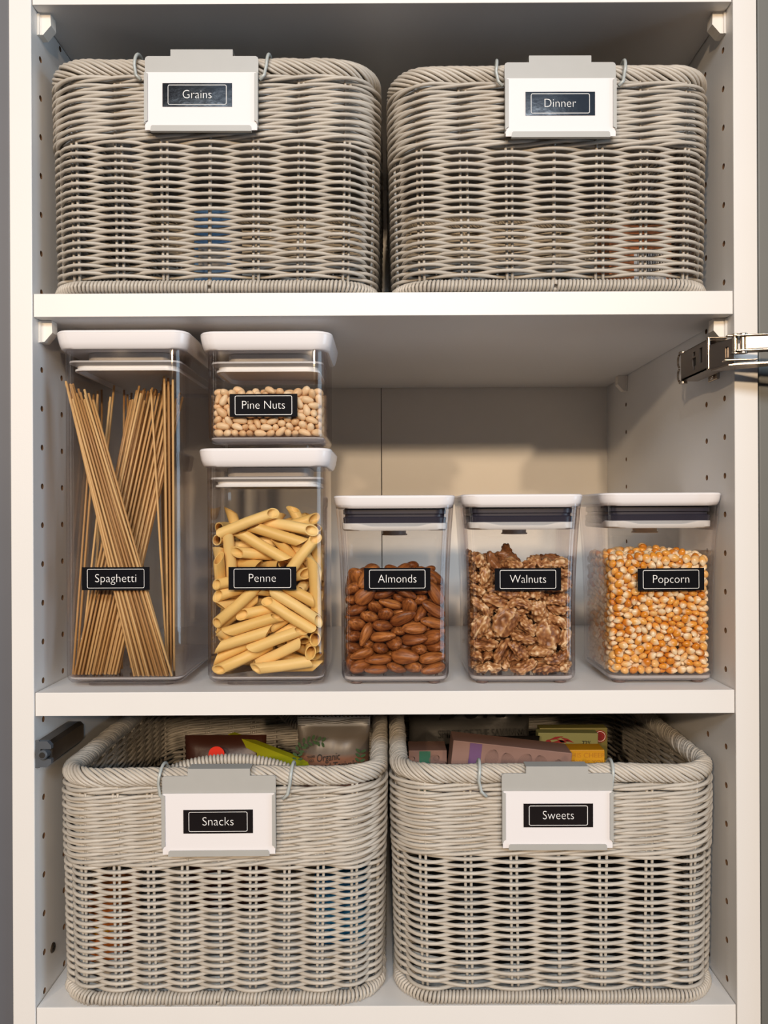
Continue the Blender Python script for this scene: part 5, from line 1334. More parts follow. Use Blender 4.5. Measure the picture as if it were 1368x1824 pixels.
4,1,400,-362,829,38,-76,-20,46,1,1,-402,-186,849,67,-22,-59,36,0,1,-407,-256,868,37,-46,-57,55,1,0,-331,-152,979,32,-48,-65,47,3,0,-87,-351,980,92,30,20,7,3,0,-39,-317,995,54,-26,20,-76,4,1,225,-292,1006,57,23,75,18,4,0,272,-301,964,65,-18,56,47,2,0,379,-265,922,21,-52,-68,45,1,1,403,-338,952,1,-79,-24,55,3,1,-406,20,911,14,73,20,63,1,1,-401,-221,931,74,2,-61,-23,
3,1,-377,-110,958,93,-20,24,8,2,0,-269,-142,1001,7,-94,29,4,4,0,1,-142,1015,61,-25,7,-74,0,0,159,-208,1024,17,37,-88,-20,3,0,257,-164,984,74,47,40,-22,0,0,321,-269,982,95,-22,4,-18,3,0,407,-241,961,78,-12,60,-2,4,1,-399,-72,838,62,-43,64,-4,3,1,-407,-65,916,32,51,-33,-71,2,0,-376,-8,954,23,35,-8,89,1,1,-216,14,1023,12,18,0,97,4,0,-138,165,1002,23,-86,-29,31,
3,1,247,-77,1019,17,19,95,-3,0,0,351,109,962,43,-22,78,-36,3,0,403,94,967,31,47,37,73,4,0,398,34,925,41,-38,29,-76,3,1,-406,97,921,73,-14,-66,5,2,1,-396,61,973,10,83,-34,-42,4,0,-378,141,961,16,-73,-43,48,0,0,-203,115,1004,39,-70,-41,-41,2,0,13,168,1019,17,3,14,-96,4,0,292,252,994,18,-90,38,-7,1,0,372,190,984,56,30,63,41,1,0,402,153,933,14,64,43,60,
2,1,-404,295,958,61,-4,76,-16,2,0,-356,355,963,8,-70,15,68,0,0,-233,246,959,38,6,60,-68,0,0,-208,308,987,12,2,-94,-28,3,0,-118,363,978,64,10,16,73,0,0,95,354,983,21,-24,-26,90,2,0,297,337,966,93,29,1,18,1,0,357,296,942,11,-16,-26,94,2,0,402,220,935,36,70,-8,-60,0,0,-327,403,936,39,74,21,-49,2,0,-158,270,996,31,13,20,-91,2,0,124,403,978,14,-23,67,68,
3,0,199,400,961,42,-83,-6,34,3,0,350,368,941,4,38,-9,-91,4,0,401,277,895,25,60,18,72,4,0,400,365,872,7,63,41,64,0,0,-322,276,943,18,-55,37,71,1,0,-159,403,945,70,-52,26,39,0,0,-19,408,979,21,38,63,-63]
DATA_PENNE = [
1,1,122,-323,72,24,-96,-2,-6,0,1,209,-224,47,69,71,0,0,2,1,197,-139,92,78,59,14,-4,2,1,96,-87,51,11,96,21,1,2,1,-204,-69,72,95,28,-3,6,0,1,-70,29,49,53,-83,-2,1,1,0,99,323,53,11,98,0,1,2,1,67,-268,152,23,93,-16,19,1,1,-214,-282,126,13,-95,-16,-18,1,1,-212,-184,110,71,-64,-24,-5,0,1,177,145,87,75,62,20,3,2,1,196,221,142,77,-62,-3,1,
1,0,-201,126,51,43,-89,-1,-1,1,1,202,320,155,8,-99,-1,-2,2,1,127,-39,243,18,-92,-29,9,0,1,313,-97,152,89,-12,23,34,1,1,85,22,167,96,15,10,18,2,1,256,-24,156,36,-84,-26,28,0,1,210,171,220,83,-53,4,-3,0,1,206,285,246,97,-17,1,-12,0,1,89,-324,288,89,-40,-16,-7,0,1,-258,-243,201,71,65,-15,17,0,1,270,-116,306,55,55,-36,-50,2,1,-267,-157,247,86,21,34,30,
0,0,-245,201,145,72,-57,-18,-31,2,0,-419,225,273,69,-11,70,-7,2,0,-231,305,231,91,32,-24,3,1,0,-304,167,225,0,58,-56,-57,2,1,251,-217,506,90,32,-22,16,0,1,413,-98,322,48,52,42,55,2,1,170,-226,352,0,95,0,26,2,0,-193,16,236,81,-56,-9,-5,2,1,349,-124,247,47,-56,61,-25,0,0,-204,90,299,73,-67,-7,-5,2,1,420,-28,213,0,-70,65,25,0,1,210,324,344,39,91,-1,1,
0,1,-118,-323,413,83,-52,-12,-8,2,1,-197,-319,292,73,66,-12,9,1,1,139,-119,389,74,-60,-23,15,0,1,-12,-256,531,21,95,15,12,0,1,-76,-138,337,54,-79,-20,14,0,0,-214,319,457,86,45,18,-9,2,0,202,157,348,93,31,13,1,0,1,210,236,398,2,-99,0,4,2,1,250,-325,559,88,-36,26,10,0,1,186,-321,491,23,92,7,-27,0,1,-283,-54,280,89,-18,-35,19,2,1,272,130,437,92,-15,-19,28,
0,0,-218,223,500,46,85,8,-21,0,0,196,318,445,66,-74,1,-1,1,1,-212,-106,377,84,-49,-19,0,0,1,418,-37,432,28,-64,-68,16,1,1,-308,-34,458,7,91,-37,7,1,0,99,-151,480,93,-32,-4,8,0,0,-258,39,508,64,67,-22,-27,0,1,-279,47,381,90,-16,-35,16,0,0,186,317,600,73,-64,12,11,0,1,131,-193,666,83,45,21,22,2,1,-264,-237,505,56,75,-21,24,2,1,406,-299,708,25,63,-33,64,
2,1,50,-102,569,78,60,9,6,2,1,252,70,521,7,-90,-39,-11,1,0,-209,207,673,64,76,-5,3,1,1,-216,-259,711,27,93,7,17,2,1,-254,-324,573,4,93,-2,35,1,1,365,-74,602,18,75,-48,38,0,1,-147,-93,662,30,89,30,9,1,1,413,172,674,69,-2,-57,43,2,1,-250,-122,579,69,-57,-30,28,2,0,-258,73,601,87,-38,-3,28,2,1,247,241,872,25,28,11,91,2,1,148,-69,663,52,-79,-26,15,
1,1,-367,-96,576,11,78,-10,59,2,1,240,133,720,5,-97,21,-3,2,0,49,139,641,62,73,24,4,0,1,-410,-235,779,46,-51,16,69,1,0,-101,191,784,21,-96,-11,-6,2,1,-419,-155,862,66,22,67,19,2,1,220,-209,945,24,42,-75,44,2,1,-203,-322,791,13,98,-1,10,1,1,188,-306,713,32,-90,12,22,1,1,315,-77,754,30,72,40,45,1,0,-224,-50,742,94,-1,-10,-29,2,0,-251,272,804,20,43,-56,66,
0,0,224,251,750,92,-1,36,-6,0,0,-380,321,791,66,-17,70,17,1,1,150,-182,781,94,14,-16,-23,0,1,134,-65,855,37,58,68,22,0,0,131,40,704,86,26,39,14,1,1,-49,-143,885,9,90,-41,-1,0,0,-225,122,951,64,-36,-65,14,1,0,-125,28,790,75,-55,-13,-31,1,1,282,-322,955,88,-9,-43,-4,1,1,-321,-258,922,71,-6,65,23,0,0,-271,-102,837,19,93,-28,-6,1,1,-243,-181,915,48,80,-26,-20,
1,0,-288,-23,932,87,-5,-27,-39,0,1,23,92,914,60,-73,-16,24,2,1,-415,116,664,60,-37,-69,-4,1,1,-37,-317,1063,56,77,14,-22,0,1,-55,-252,995,19,-94,-22,9,0,1,274,-38,856,1,-41,31,84,1,1,329,-222,955,64,-61,31,32,2,1,418,149,970,64,28,-15,69,0,1,67,-81,958,92,26,14,19,0,0,234,190,966,97,5,10,18,1,1,-212,322,1020,85,44,24,-12,0,1,192,-186,1224,96,20,-16,-4,
0,1,94,-318,1156,58,78,8,-13,1,1,409,-150,971,58,42,67,-16,0,1,-32,29,1092,75,64,10,-9,1,1,-121,-214,1074,98,12,-8,-5,0,1,258,84,1041,28,72,-48,-39,0,0,329,206,1065,65,-25,62,-33,0,0,-366,88,1043,13,80,-56,-8,0,1,63,-97,1087,97,-3,-17,-13,1,1,176,-284,1225,97,-12,9,-11,0,1,-216,-68,1094,20,62,-71,23,2,1,266,19,1127,21,48,-42,-73,0,1,413,6,1144,40,58,67,19,
2,0,326,324,786,55,56,42,-43,1,0,-15,323,1121,5,12,-37,91,0,1,-166,-19,1228,61,-39,35,-58,2,1,-53,11,1212,55,-62,-53,9,2,1,303,-60,1173,44,26,-76,38,2,1,-417,-33,1211,68,-15,-14,69,1,0,-35,115,1144,94,-23,-18,-11,1,1,-418,49,959,55,-43,18,-68,2,1,-27,235,1085,37,88,16,-20,2,0,66,302,1200,9,-7,-44,-88,2,1,-156,-324,1255,97,-7,-18,-1,2,1,-300,-31,1171,70,33,26,57,
0,0,88,-10,1159,66,63,35,16,2,1,-420,-102,1115,69,-12,12,-69,1,1,-346,211,1161,35,48,-56,56,2,1,120,183,1243,15,-7,66,72]
DATA_PINE = [
2,1,-419,-309,36,18,-37,-86,25,1,1,-275,-319,25,66,5,14,72,4,1,-213,-317,31,19,-47,-82,22,1,1,-79,-267,32,0,-91,38,1,1,1,178,-319,31,13,-63,-71,26,4,1,237,-317,23,81,1,-2,-57,4,1,321,-339,28,93,27,14,-12,0,0,-435,-99,43,39,53,-4,-73,0,1,-257,-231,32,6,40,-69,-58,0,1,-193,-229,24,76,20,21,57,2,1,66,-234,33,14,59,-74,-25,2,1,78,-138,32,10,-3,-57,80,
3,1,302,-111,34,2,76,63,-5,1,1,407,-137,33,5,-15,-98,-1,3,1,-429,-14,35,8,-53,-80,24,1,1,-322,107,31,1,95,26,-5,0,1,287,-14,23,76,-5,6,62,3,1,416,36,37,27,93,16,13,1,1,-419,77,31,22,-90,-28,22,4,1,-246,179,29,4,-36,92,2,1,1,-217,136,28,24,-11,58,-75,3,1,67,145,26,15,6,1,-98,2,1,141,189,30,60,49,-30,-54,4,1,363,141,23,46,-1,12,-87,
0,1,335,55,35,14,27,-94,-7,4,1,-409,327,29,4,28,-90,-29,1,1,-320,307,23,17,-5,1,97,2,1,-39,269,34,5,19,93,28,4,1,35,315,27,50,41,-35,-66,2,1,118,321,27,90,-28,14,-27,4,1,250,288,23,95,-29,5,-1,0,1,405,330,30,58,-74,29,-5,2,1,-407,-244,34,6,16,97,5,0,1,-340,-322,27,39,-26,-40,78,1,1,-55,-340,24,94,-29,4,5,4,1,20,-321,30,15,38,87,25,
1,1,116,-342,43,22,-90,5,-35,2,1,304,-194,50,3,89,26,35,0,1,431,-216,24,82,19,23,47,3,1,-347,-197,27,16,-7,-6,97,3,1,-311,-81,26,17,6,1,-97,4,1,-81,-136,41,93,14,-29,10,0,1,-3,-150,27,84,42,-9,-31,3,1,221,-212,26,62,-4,4,77,4,1,362,-180,23,51,-11,-10,84,4,1,-334,-2,22,79,-5,7,59,2,1,-227,-58,60,70,-25,-65,-11,1,0,-232,-106,129,49,32,-31,-73,
2,1,235,-99,25,73,3,3,-67,3,1,346,-31,28,62,14,26,71,1,1,-416,189,31,29,90,28,3,3,1,-80,187,34,6,-4,99,0,0,1,-28,134,43,22,-30,-41,-82,3,1,240,37,28,80,21,20,51,0,1,415,267,30,8,-8,94,-28,1,1,-296,237,24,95,-29,5,2,4,1,-235,342,24,94,29,8,-4,3,1,20,200,37,50,81,11,-23,1,1,182,245,32,13,21,91,31,3,1,337,304,34,25,64,70,15,
2,1,217,148,34,7,-20,93,-28,2,1,-373,-340,83,97,-18,9,-7,0,0,-179,-219,89,41,86,-23,13,2,1,-147,-309,33,17,68,-66,-24,1,1,-116,-323,68,85,22,26,38,4,1,144,-225,26,32,17,55,74,4,1,192,-317,76,77,-1,25,56,2,1,417,-315,30,42,-18,44,-76,4,1,-364,-134,22,97,5,4,-19,4,1,-221,-146,22,74,3,3,-66,1,0,-102,-262,95,64,50,-54,-17,3,1,-6,-231,35,1,-91,-39,9,
0,1,173,-152,32,31,83,45,-2,1,1,415,-87,61,6,-13,-41,89,2,1,-377,37,44,41,48,-14,-75,2,1,-259,66,33,1,98,14,-5,0,1,427,-32,22,89,-2,5,43,4,1,-384,126,47,51,-36,-17,-75,3,1,285,111,48,55,-8,-74,36,1,1,436,187,31,16,67,-67,-24,3,1,-434,245,46,9,65,-63,39,1,1,-187,267,33,4,-81,-53,20,3,1,76,259,28,67,-19,-10,69,2,1,357,215,40,95,-17,-18,-15,
2,0,-356,-195,86,95,9,-4,-28,0,1,-250,-338,77,93,26,13,-19,2,1,-188,-306,75,77,23,-16,-55,4,1,21,-262,69,84,4,3,52,3,1,125,-281,57,25,-88,22,-32,1,1,296,-276,30,53,79,-18,-21,0,1,354,-260,29,17,15,79,55,3,1,-435,-179,49,6,65,-51,54,3,1,-274,-147,41,68,-25,-49,47,0,1,-172,-154,39,26,-40,33,-80,0,1,-51,-278,76,60,15,15,-75,2,1,405,-180,75,9,-8,38,-90,
1,1,-374,269,40,61,4,57,52,3,0,-308,176,43,86,-32,-34,11,0,1,-120,134,40,55,-80,-6,-19,0,1,259,227,30,31,-20,76,-51,3,1,424,107,43,89,-19,-36,13,2,0,-420,322,89,38,79,25,39,0,1,-117,237,24,94,-29,1,14,3,1,-62,341,36,46,86,5,-14,0,1,186,347,35,16,3,-68,70,2,0,283,337,47,14,-36,12,90,3,0,412,303,78,76,61,-6,18,2,1,-417,-268,85,38,4,0,-91,
1,1,-326,-262,50,17,61,-4,76,3,1,-267,-270,80,76,-39,43,-26,0,1,-3,-343,72,97,-17,4,-5,2,0,179,-238,84,61,-10,-10,-77,4,1,249,-278,75,63,56,-25,-46,0,1,366,-329,64,60,-18,39,66,0,1,-136,-208,40,15,52,-80,21,1,1,-68,-199,38,31,-17,-33,-86,2,0,-432,26,84,59,14,-8,-78,3,1,-254,-3,29,94,-26,-7,17,3,1,431,-31,87,70,-24,-8,-65,2,1,408,162,76,29,4,12,-94,
2,1,-161,340,51,38,-3,-89,19,2,0,-421,-210,138,1,-84,-52,9,4,1,-324,-325,120,78,24,51,22,2,1,-62,-245,147,34,61,-50,-49,3,1,-22,-317,125,53,-5,-8,-83,2,1,66,-271,114,67,-53,17,47,2,1,310,-315,85,82,-12,20,50,2,1,432,-266,95,19,69,68,5,0,0,-432,-148,102,12,51,-84,-3,1,0,379,-137,106,34,-5,7,-92,3,1,434,-75,158,73,25,-39,48,2,0,-438,137,82,58,-33,52,-52,
1,1,306,172,38,15,-45,-36,79,1,1,432,157,134,80,-15,29,-49,1,0,-415,230,106,48,-16,-1,85,0,1,415,239,80,2,11,-4,98,2,1,-361,-288,129,47,-65,38,45,2,1,-229,-340,132,6,-1,-28,-95,4,1,-84,-337,112,81,1,51,-24,0,1,66,-314,71,43,47,66,36,3,1,122,-318,115,13,-61,-77,2,1,0,293,-242,91,44,74,18,-44,3,1,369,-257,90,67,48,-27,-47,3,0,-413,-51,112,89,40,-9,-11,
2,0,-322,-226,142,2,-7,90,-41,1,0,-179,-161,122,2,75,-65,-3,0,0,-56,-201,101,9,97,-16,-3,2,0,160,-180,124,20,-11,-9,-96,4,0,376,-34,112,74,13,-5,65,1,0,-414,24,149,87,48,-6,4,4,1,434,65,97,33,-73,58,2,4,0,-431,296,144,0,-53,78,29,2,0,360,257,139,4,41,-88,16,1,1,-428,-309,141,21,39,88,11,2,0,-234,-239,197,29,-17,93,9,2,1,-228,-246,124,70,-21,24,-62,
1,1,48,-338,131,22,2,90,-34,0,0,221,-220,140,16,-61,71,27,3,1,246,-318,122,78,-17,-20,55,4,1,382,-338,130,93,27,18,-5,2,0,-403,-107,151,17,98,-2,0,2,0,191,-224,196,61,68,-37,0,2,0,300,-171,173,2,-92,-37,-1,2,1,405,-201,130,19,0,-7,97,4,0,-442,81,151,70,10,69,9,4,0,418,320,143,21,-90,35,6,3,1,-437,-285,196,52,-49,50,-47,1,1,-199,-298,176,52,23,-57,-57,
3,1,-154,-290,128,32,45,66,49,2,1,-11,-255,184,24,39,63,61,2,1,181,-311,144,29,75,58,3,4,1,326,-287,131,97,4,12,-16,1,0,370,-159,215,47,29,64,-52,4,0,-360,-216,192,64,73,-15,14,1,0,9,-233,126,15,23,-95,-9,3,1,414,-149,162,8,11,54,82,2,0,-432,-122,228,49,45,-73,-10,0,1,440,4,143,43,56,-66,-23,0,0,-434,160,152,2,59,-78,-12,1,1,442,237,151,67,29,-61,-26,
0,1,-303,-346,196,47,-15,-73,-45,1,1,-309,-266,186,82,-14,-16,51,3,1,-52,-321,180,45,40,-33,-71,1,0,62,-218,155,35,-18,12,-90,4,1,144,-243,140,12,97,-6,11,1,1,281,-342,165,12,-21,-14,-95,1,1,432,-290,153,66,-19,18,-69,4,1,424,76,159,89,12,25,34,3,0,383,204,173,72,-38,-33,46,4,1,411,283,184,7,17,-87,-44,2,0,-331,-221,258,16,-22,37,88,4,1,-282,-284,147,20,24,90,-29,
1,1,-137,-339,183,47,87,-2,-7,0,1,24,-339,177,97,16,-5,6,0,1,110,-314,166,55,6,22,79,1,1,240,-267,170,22,30,-79,-46,2,1,367,-265,176,42,-24,40,-76,4,0,123,-232,284,3,-8,74,66,3,0,372,-221,234,87,39,18,21,1,0,404,-104,211,2,99,9,4,2,0,-412,-44,180,35,86,-29,-19,4,1,442,147,195,42,63,-43,-47,4,0,-440,252,171,66,-3,52,-52,3,0,-252,-310,213,78,9,-1,-60,
0,1,-127,-276,176,33,4,-1,93,3,0,-9,-319,235,39,-50,66,-37,4,0,114,-248,198,13,-33,-86,-33,0,0,171,-346,207,86,-47,16,3,1,1,337,-337,217,47,40,-52,57,1,0,-416,-159,175,4,17,15,-96,2,1,430,-238,203,68,18,51,48,3,1,434,8,207,2,-74,61,23,0,0,-431,218,210,48,15,44,-73,3,1,414,89,228,24,1,89,-37,3,1,430,229,230,18,69,-59,35,3,1,-384,-341,200,22,-27,-41,-83,
4,0,-170,-331,233,94,-1,-5,-31,2,0,-82,-331,235,78,53,-27,-10,4,0,94,-348,231,38,-45,59,54,0,0,323,-224,182,84,33,7,41,4,1,397,-319,200,37,-55,-74,0,4,0,-266,-230,234,78,7,-42,-45,0,0,275,-220,221,81,53,-23,-3,4,1,420,-52,231,26,-36,64,62,3,0,-421,146,202,78,-36,-22,43,4,0,382,155,218,72,36,10,56,0,0,-412,324,205,82,-27,25,41,1,0,-381,-263,230,23,-36,-85,-27,
2,1,-324,-302,246,26,37,-64,-60,2,0,-71,-276,242,41,-80,10,-40,0,0,54,-288,204,26,-49,35,-74,1,0,105,-283,230,85,7,29,-42,2,1,282,-297,203,11,10,-9,-97,1,1,396,-334,257,5,-27,94,-16,1,1,441,-172,231,45,58,-63,-21,2,0,-409,22,214,3,-25,-96,-1,2,1,405,39,276,79,-58,13,1,0,1,-407,-306,257,24,-95,-10,-7,1,0,-212,-272,265,5,45,-87,-15,1,0,-150,-258,234,45,-56,59,-33,
1,0,47,-322,264,54,-8,31,-76,0,0,175,-339,282,41,85,-24,18,2,0,172,-283,223,55,-59,55,15,1,1,343,-290,263,14,-95,12,22,2,0,-425,-202,215,16,47,13,-85,1,0,-84,-214,252,82,-46,20,25,1,0,39,-233,262,15,81,47,27,3,0,-416,-42,237,21,10,6,96,2,0,-119,83,339,51,-17,33,76,0,1,434,157,263,34,49,-1,-79,4,1,439,297,266,63,-38,-62,-25,1,1,-364,-345,301,59,-61,-38,-35,
0,1,-297,-346,275,29,-35,-46,-75,2,0,-149,-270,294,26,-50,81,-9,0,0,-4,-271,294,68,62,-31,-17,1,1,59,-327,320,86,6,21,-43,1,1,227,-331,232,84,29,14,-42,0,1,417,-244,276,14,-26,91,-26,2,0,-144,-213,359,94,2,22,-20,2,0,228,-50,353,54,-24,5,-80,0,0,409,-186,280,94,-28,-2,10,0,0,-304,31,365,98,6,9,9,2,1,403,-17,302,0,4,-93,-34,2,0,-439,126,266,60,29,37,63,
3,0,-8,145,330,87,44,18,0,1,1,415,246,277,6,18,3,-97,3,0,-401,270,268,19,-22,-26,91,2,0,208,256,345,53,-60,20,54,2,1,-435,-231,287,65,11,13,72,3,0,-200,-260,324,65,0,45,-59,1,0,-120,-335,288,12,32,-60,-71,0,0,188,-274,301,5,-48,87,0,3,0,248,-263,258,4,9,57,-80,3,1,345,-334,303,16,97,7,-9,3,0,-428,-87,289,1,48,81,30,4,0,272,-191,349,12,-7,80,56,
1,0,-431,209,281,49,-18,22,81,4,0,396,112,274,91,5,-14,-36,3,0,397,333,336,62,-62,37,27,3,1,-367,-256,299,65,44,43,-42,0,0,-214,-339,270,29,26,38,-83,3,1,-152,-328,336,32,-21,21,89,3,0,-24,-334,297,8,9,87,-46,2,0,122,-312,302,71,-3,-20,-66,1,1,278,-339,276,55,21,-80,5,0,1,441,-299,304,39,-66,4,62,3,1,424,-110,268,14,90,36,-16,0,0,-416,36,276,52,-80,-19,-19,
1,0,40,128,363,89,-17,40,2,3,0,329,69,333,66,30,35,-58,4,0,376,102,344,12,57,42,68,0,0,375,186,287,30,85,26,-30,0,0,-433,289,320,16,57,-75,-25,3,0,128,236,340,48,-13,71,48,2,0,341,204,351,61,0,55,55,4,1,-413,-312,315,25,58,-20,-74,1,1,-311,-281,305,83,33,20,38,0,0,-75,-249,315,10,-79,-47,-36,3,0,-30,-204,315,27,-79,-11,-52,2,1,190,-317,341,86,-30,-10,39,
0,0,317,-224,293,63,61,46,8,0,1,385,-325,349,11,72,56,-37,2,0,55,-191,323,4,-23,-33,-90,2,1,414,-75,323,76,-53,-29,-18,4,0,-419,-12,302,23,-27,-85,37,2,0,296,8,348,23,-48,-81,20,1,0,-433,64,329,20,-61,-62,42,2,0,-257,185,339,48,-74,-4,45,3,0,186,186,337,14,-10,37,-90,0,0,216,51,350,46,9,-19,-85,4,0,407,211,319,22,-11,-7,96,0,0,-326,344,367,32,74,37,-44,
3,1,429,-160,383,82,14,16,52,1,1,434,263,344,62,57,-46,-25,1,0,-415,-199,339,95,16,-8,-22,4,0,-257,-314,304,59,-28,27,-70,0,1,-71,-323,335,81,11,35,43,4,1,-22,-294,348,62,-56,35,-40,0,0,48,-254,308,92,-16,16,-28,4,1,256,-304,310,2,-16,49,84,2,1,356,-261,317,34,-17,22,-88,4,0,-420,-64,340,37,-5,25,88,3,0,-275,-212,349,27,-35,88,-10,0,0,-88,-179,308,29,-59,5,74,
2,0,-48,-107,384,11,-12,-23,95,1,0,81,-84,349,16,5,57,-79,4,1,186,-261,369,33,5,-16,-92,0,1,426,-142,326,78,-45,40,-14,1,1,28,-336,378,93,6,21,-25,3,0,-420,-16,383,30,-86,26,-27,0,1,433,94,367,79,-29,5,53,2,0,354,-102,358,61,-13,22,-73,4,0,-380,92,360,36,67,34,53,0,0,-196,148,360,40,-11,-10,89,3,0,-155,217,354,10,61,75,-16,2,0,103,210,395,44,-20,-9,86,
1,0,244,190,379,61,5,15,76,0,1,420,140,319,88,35,4,-30,4,0,-435,289,374,21,72,61,21,2,0,-42,293,381,77,-3,-10,62,1,0,39,211,357,77,33,16,51,2,1,-351,-297,366,1,-88,-44,13,2,1,-290,-310,354,76,24,25,53,3,1,-218,-319,355,49,-28,-50,64,2,1,31,-250,368,16,0,17,96,3,0,128,-241,339,91,22,13,-29,3,1,253,-336,355,31,28,37,-82,1,1,412,-286,368,22,-11,12,95,
1,0,-341,-196,337,78,20,15,-56,3,0,-115,-140,359,65,-9,27,69,3,0,174,-195,345,31,30,-29,84,3,0,358,-219,367,95,-4,11,26,4,0,-367,-4,335,61,54,-2,-56,1,0,176,101,344,54,-8,10,-82,0,0,160,-53,362,24,51,80,-13,4,0,258,-3,393,32,33,74,46,1,1,437,57,325,69,-27,2,66,2,0,-425,206,346,78,-18,19,55,1,0,-231,62,364,81,4,1,-57,3,0,-279,277,360,92,12,-2,-33,
3,0,-37,204,348,1,33,-93,-7,2,0,188,316,386,22,-38,70,-54,3,0,422,176,374,91,-8,24,-29,0,0,-380,292,346,34,51,-19,-75,2,0,-238,345,383,69,70,11,-5,4,0,0,329,348,47,-13,37,78,0,1,436,298,392,24,-58,-48,59,3,0,301,136,373,83,-3,34,43,2,1,-404,-253,373,98,-11,-1,9,3,1,-252,-256,390,96,-20,13,8,3,1,-107,-282,357,38,-52,55,52,2,1,-52,-203,382,23,-67,64,-25,
3,1,104,-319,362,58,-2,25,76,3,0,261,-245,348,42,18,67,-57,3,1,321,-304,377,40,1,69,59,1,0,-437,-135,331,45,-41,73,27,2,0,-323,-108,360,8,42,85,27,0,0,-217,-145,338,40,4,-8,90,0,0,30,-170,381,92,-9,9,34,1,0,110,-145,350,6,5,28,-95,0,0,204,-135,354,84,-37,21,30,3,1,427,-219,334,57,26,41,65,2,0,-325,113,391,33,64,64,24,2,0,-205,-49,367,18,-14,6,96,
0,0,-60,29,380,18,90,36,-9,2,0,141,25,366,76,-51,25,-29,3,0,260,297,365,23,-20,47,81,3,0,368,7,354,28,46,-79,-26,0,0,-435,112,360,58,-15,22,76,3,0,63,18,365,88,-37,5,-27,2,0,-120,318,359,34,-50,-26,74,2,0,-206,255,371,65,1,7,-75]
# ---------------------------------------------------------------- foods
def food_mat(name, stops, rough=.5, axis_mix=None, wrinkle=0.0, wscale=(30, 300, 300), noise=60, nvar=.25, hue=.5, spot=None, sss=0.0, spec=.4):
    """Colour from per-object random + noise through a ramp; optional second colour towards +x end."""
    w = NT(name)
    b = w.bsdf
    b.inputs['Roughness'].default_value = rough
    b.inputs['Specular IOR Level'].default_value = spec
    if sss:
        b.inputs['Subsurface Weight'].default_value = sss
        b.inputs['Subsurface Radius'].default_value = (.003, .0015, .0008)
        b.inputs['Subsurface Scale'].default_value = 1.0
    tc = w.n('ShaderNodeTexCoord')
    oi = w.n('ShaderNodeObjectInfo')
    nz = w.n('ShaderNodeTexNoise', in_Scale=noise, in_Detail=3)
    w.l(tc.outputs['Object'], nz.inputs['Vector'])
    a = w.n('ShaderNodeMath', operation='MULTIPLY_ADD', in_1=nvar, in_2=-nvar / 2)
    w.l(nz.outputs['Fac'], a.inputs[0])
    s = w.n('ShaderNodeMath', operation='MULTIPLY_ADD', in_1=hue, in_2=.5 - hue / 2)
    w.l(oi.outputs['Random'], s.inputs[0])
    ad = w.n('ShaderNodeMath', operation='ADD')
    w.l(a.outputs[0], ad.inputs[0])
    w.l(s.outputs[0], ad.inputs[1])
    col = w.ramp(ad.outputs[0], stops)
    if axis_mix:
        c2, x0, x1 = axis_mix
        sx = w.n('ShaderNodeSeparateXYZ')
        w.l(tc.outputs['Object'], sx.inputs[0])
        mr = w.n('ShaderNodeMapRange', in_1=x0, in_2=x1)
        jit = w.n('ShaderNodeMath', operation='MULTIPLY_ADD', in_1=.0022, in_2=-.0011)
        w.l(nz.outputs['Fac'], jit.inputs[0])
        sm = w.n('ShaderNodeMath', operation='ADD')
        w.l(sx.outputs[0], sm.inputs[0])
        w.l(jit.outputs[0], sm.inputs[1])
        w.l(sm.outputs[0], mr.inputs[0])
        mx = w.n('ShaderNodeMix', data_type='RGBA')
        w.l(mr.outputs[0], mx.inputs[0])
        w.l(col, mx.inputs[6])
        mx.inputs[7].default_value = c2
        col = mx.outputs[2]
    w.l(col, b.inputs['Base Color'])
    if wrinkle:
        mp = w.n('ShaderNodeMapping')
        mp.inputs['Scale'].default_value = wscale
        w.l(tc.outputs['Object'], mp.inputs[0])
        n2 = w.n('ShaderNodeTexNoise', in_Scale=1.0, in_Detail=2)
        w.l(mp.outputs[0], n2.inputs['Vector'])
        bp = w.n('ShaderNodeBump', in_Strength=wrinkle, in_Distance=.0006)
        w.l(n2.outputs['Fac'], bp.inputs['Height'])
        w.l(bp.outputs[0], b.inputs['Normal'])
        # skin darker along the furrows
        mx = w.n('ShaderNodeMix', data_type='RGBA', blend_type='MULTIPLY')
        mx.inputs[0].default_value = .80
        w.l(col, mx.inputs[6])
        w.l(w.ramp(n2.outputs['Fac'], [(.38, (.34, .25, .20, 1)), (.60, (1.0, 1.0, 1.0, 1))]), mx.inputs[7])
        w.l(mx.outputs[2], b.inputs['Base Color'])
    return w.m


M['almond'] = food_mat('almond skin', [(0, (.21, .062, .015, 1)), (.5, (.36, .120, .028, 1)), (1, (.54, .21, .055, 1))], .42, wrinkle=.9, wscale=(60, 480, 480), hue=.75, nvar=.35, noise=160)
M['pine'] = food_mat('pine nut', [(0, (.72, .44, .22, 1)), (.5, (.82, .57, .33, 1)), (1, (.88, .68, .45, 1))], .42, hue=.8, noise=120, axis_mix=((.55, .30, .14, 1), .0046, .0064), sss=.0)
M['kernel'] = food_mat('popcorn kernel', [(0, (.62, .20, .015, 1)), (.4, (.80, .33, .035, 1)), (.75, (.86, .46, .12, 1)), (1, (.84, .52, .22, 1))], .22, hue=1.0, nvar=.3, noise=200, axis_mix=((.90, .72, .48, 1), -.0002, .0024), spec=.5)
M['penne'] = food_mat('dry penne', [(0, (.76, .47, .14, 1)), (.5, (.84, .56, .19, 1)), (1, (.88, .63, .26, 1))], .48, hue=.9, nvar=.3, noise=90)
M['spag'] = food_mat('dry spaghetti', [(0, (.40, .205, .075, 1)), (.5, (.54, .31, .12, 1)), (1, (.70, .45, .20, 1))], .42, hue=1.0, nvar=.1)


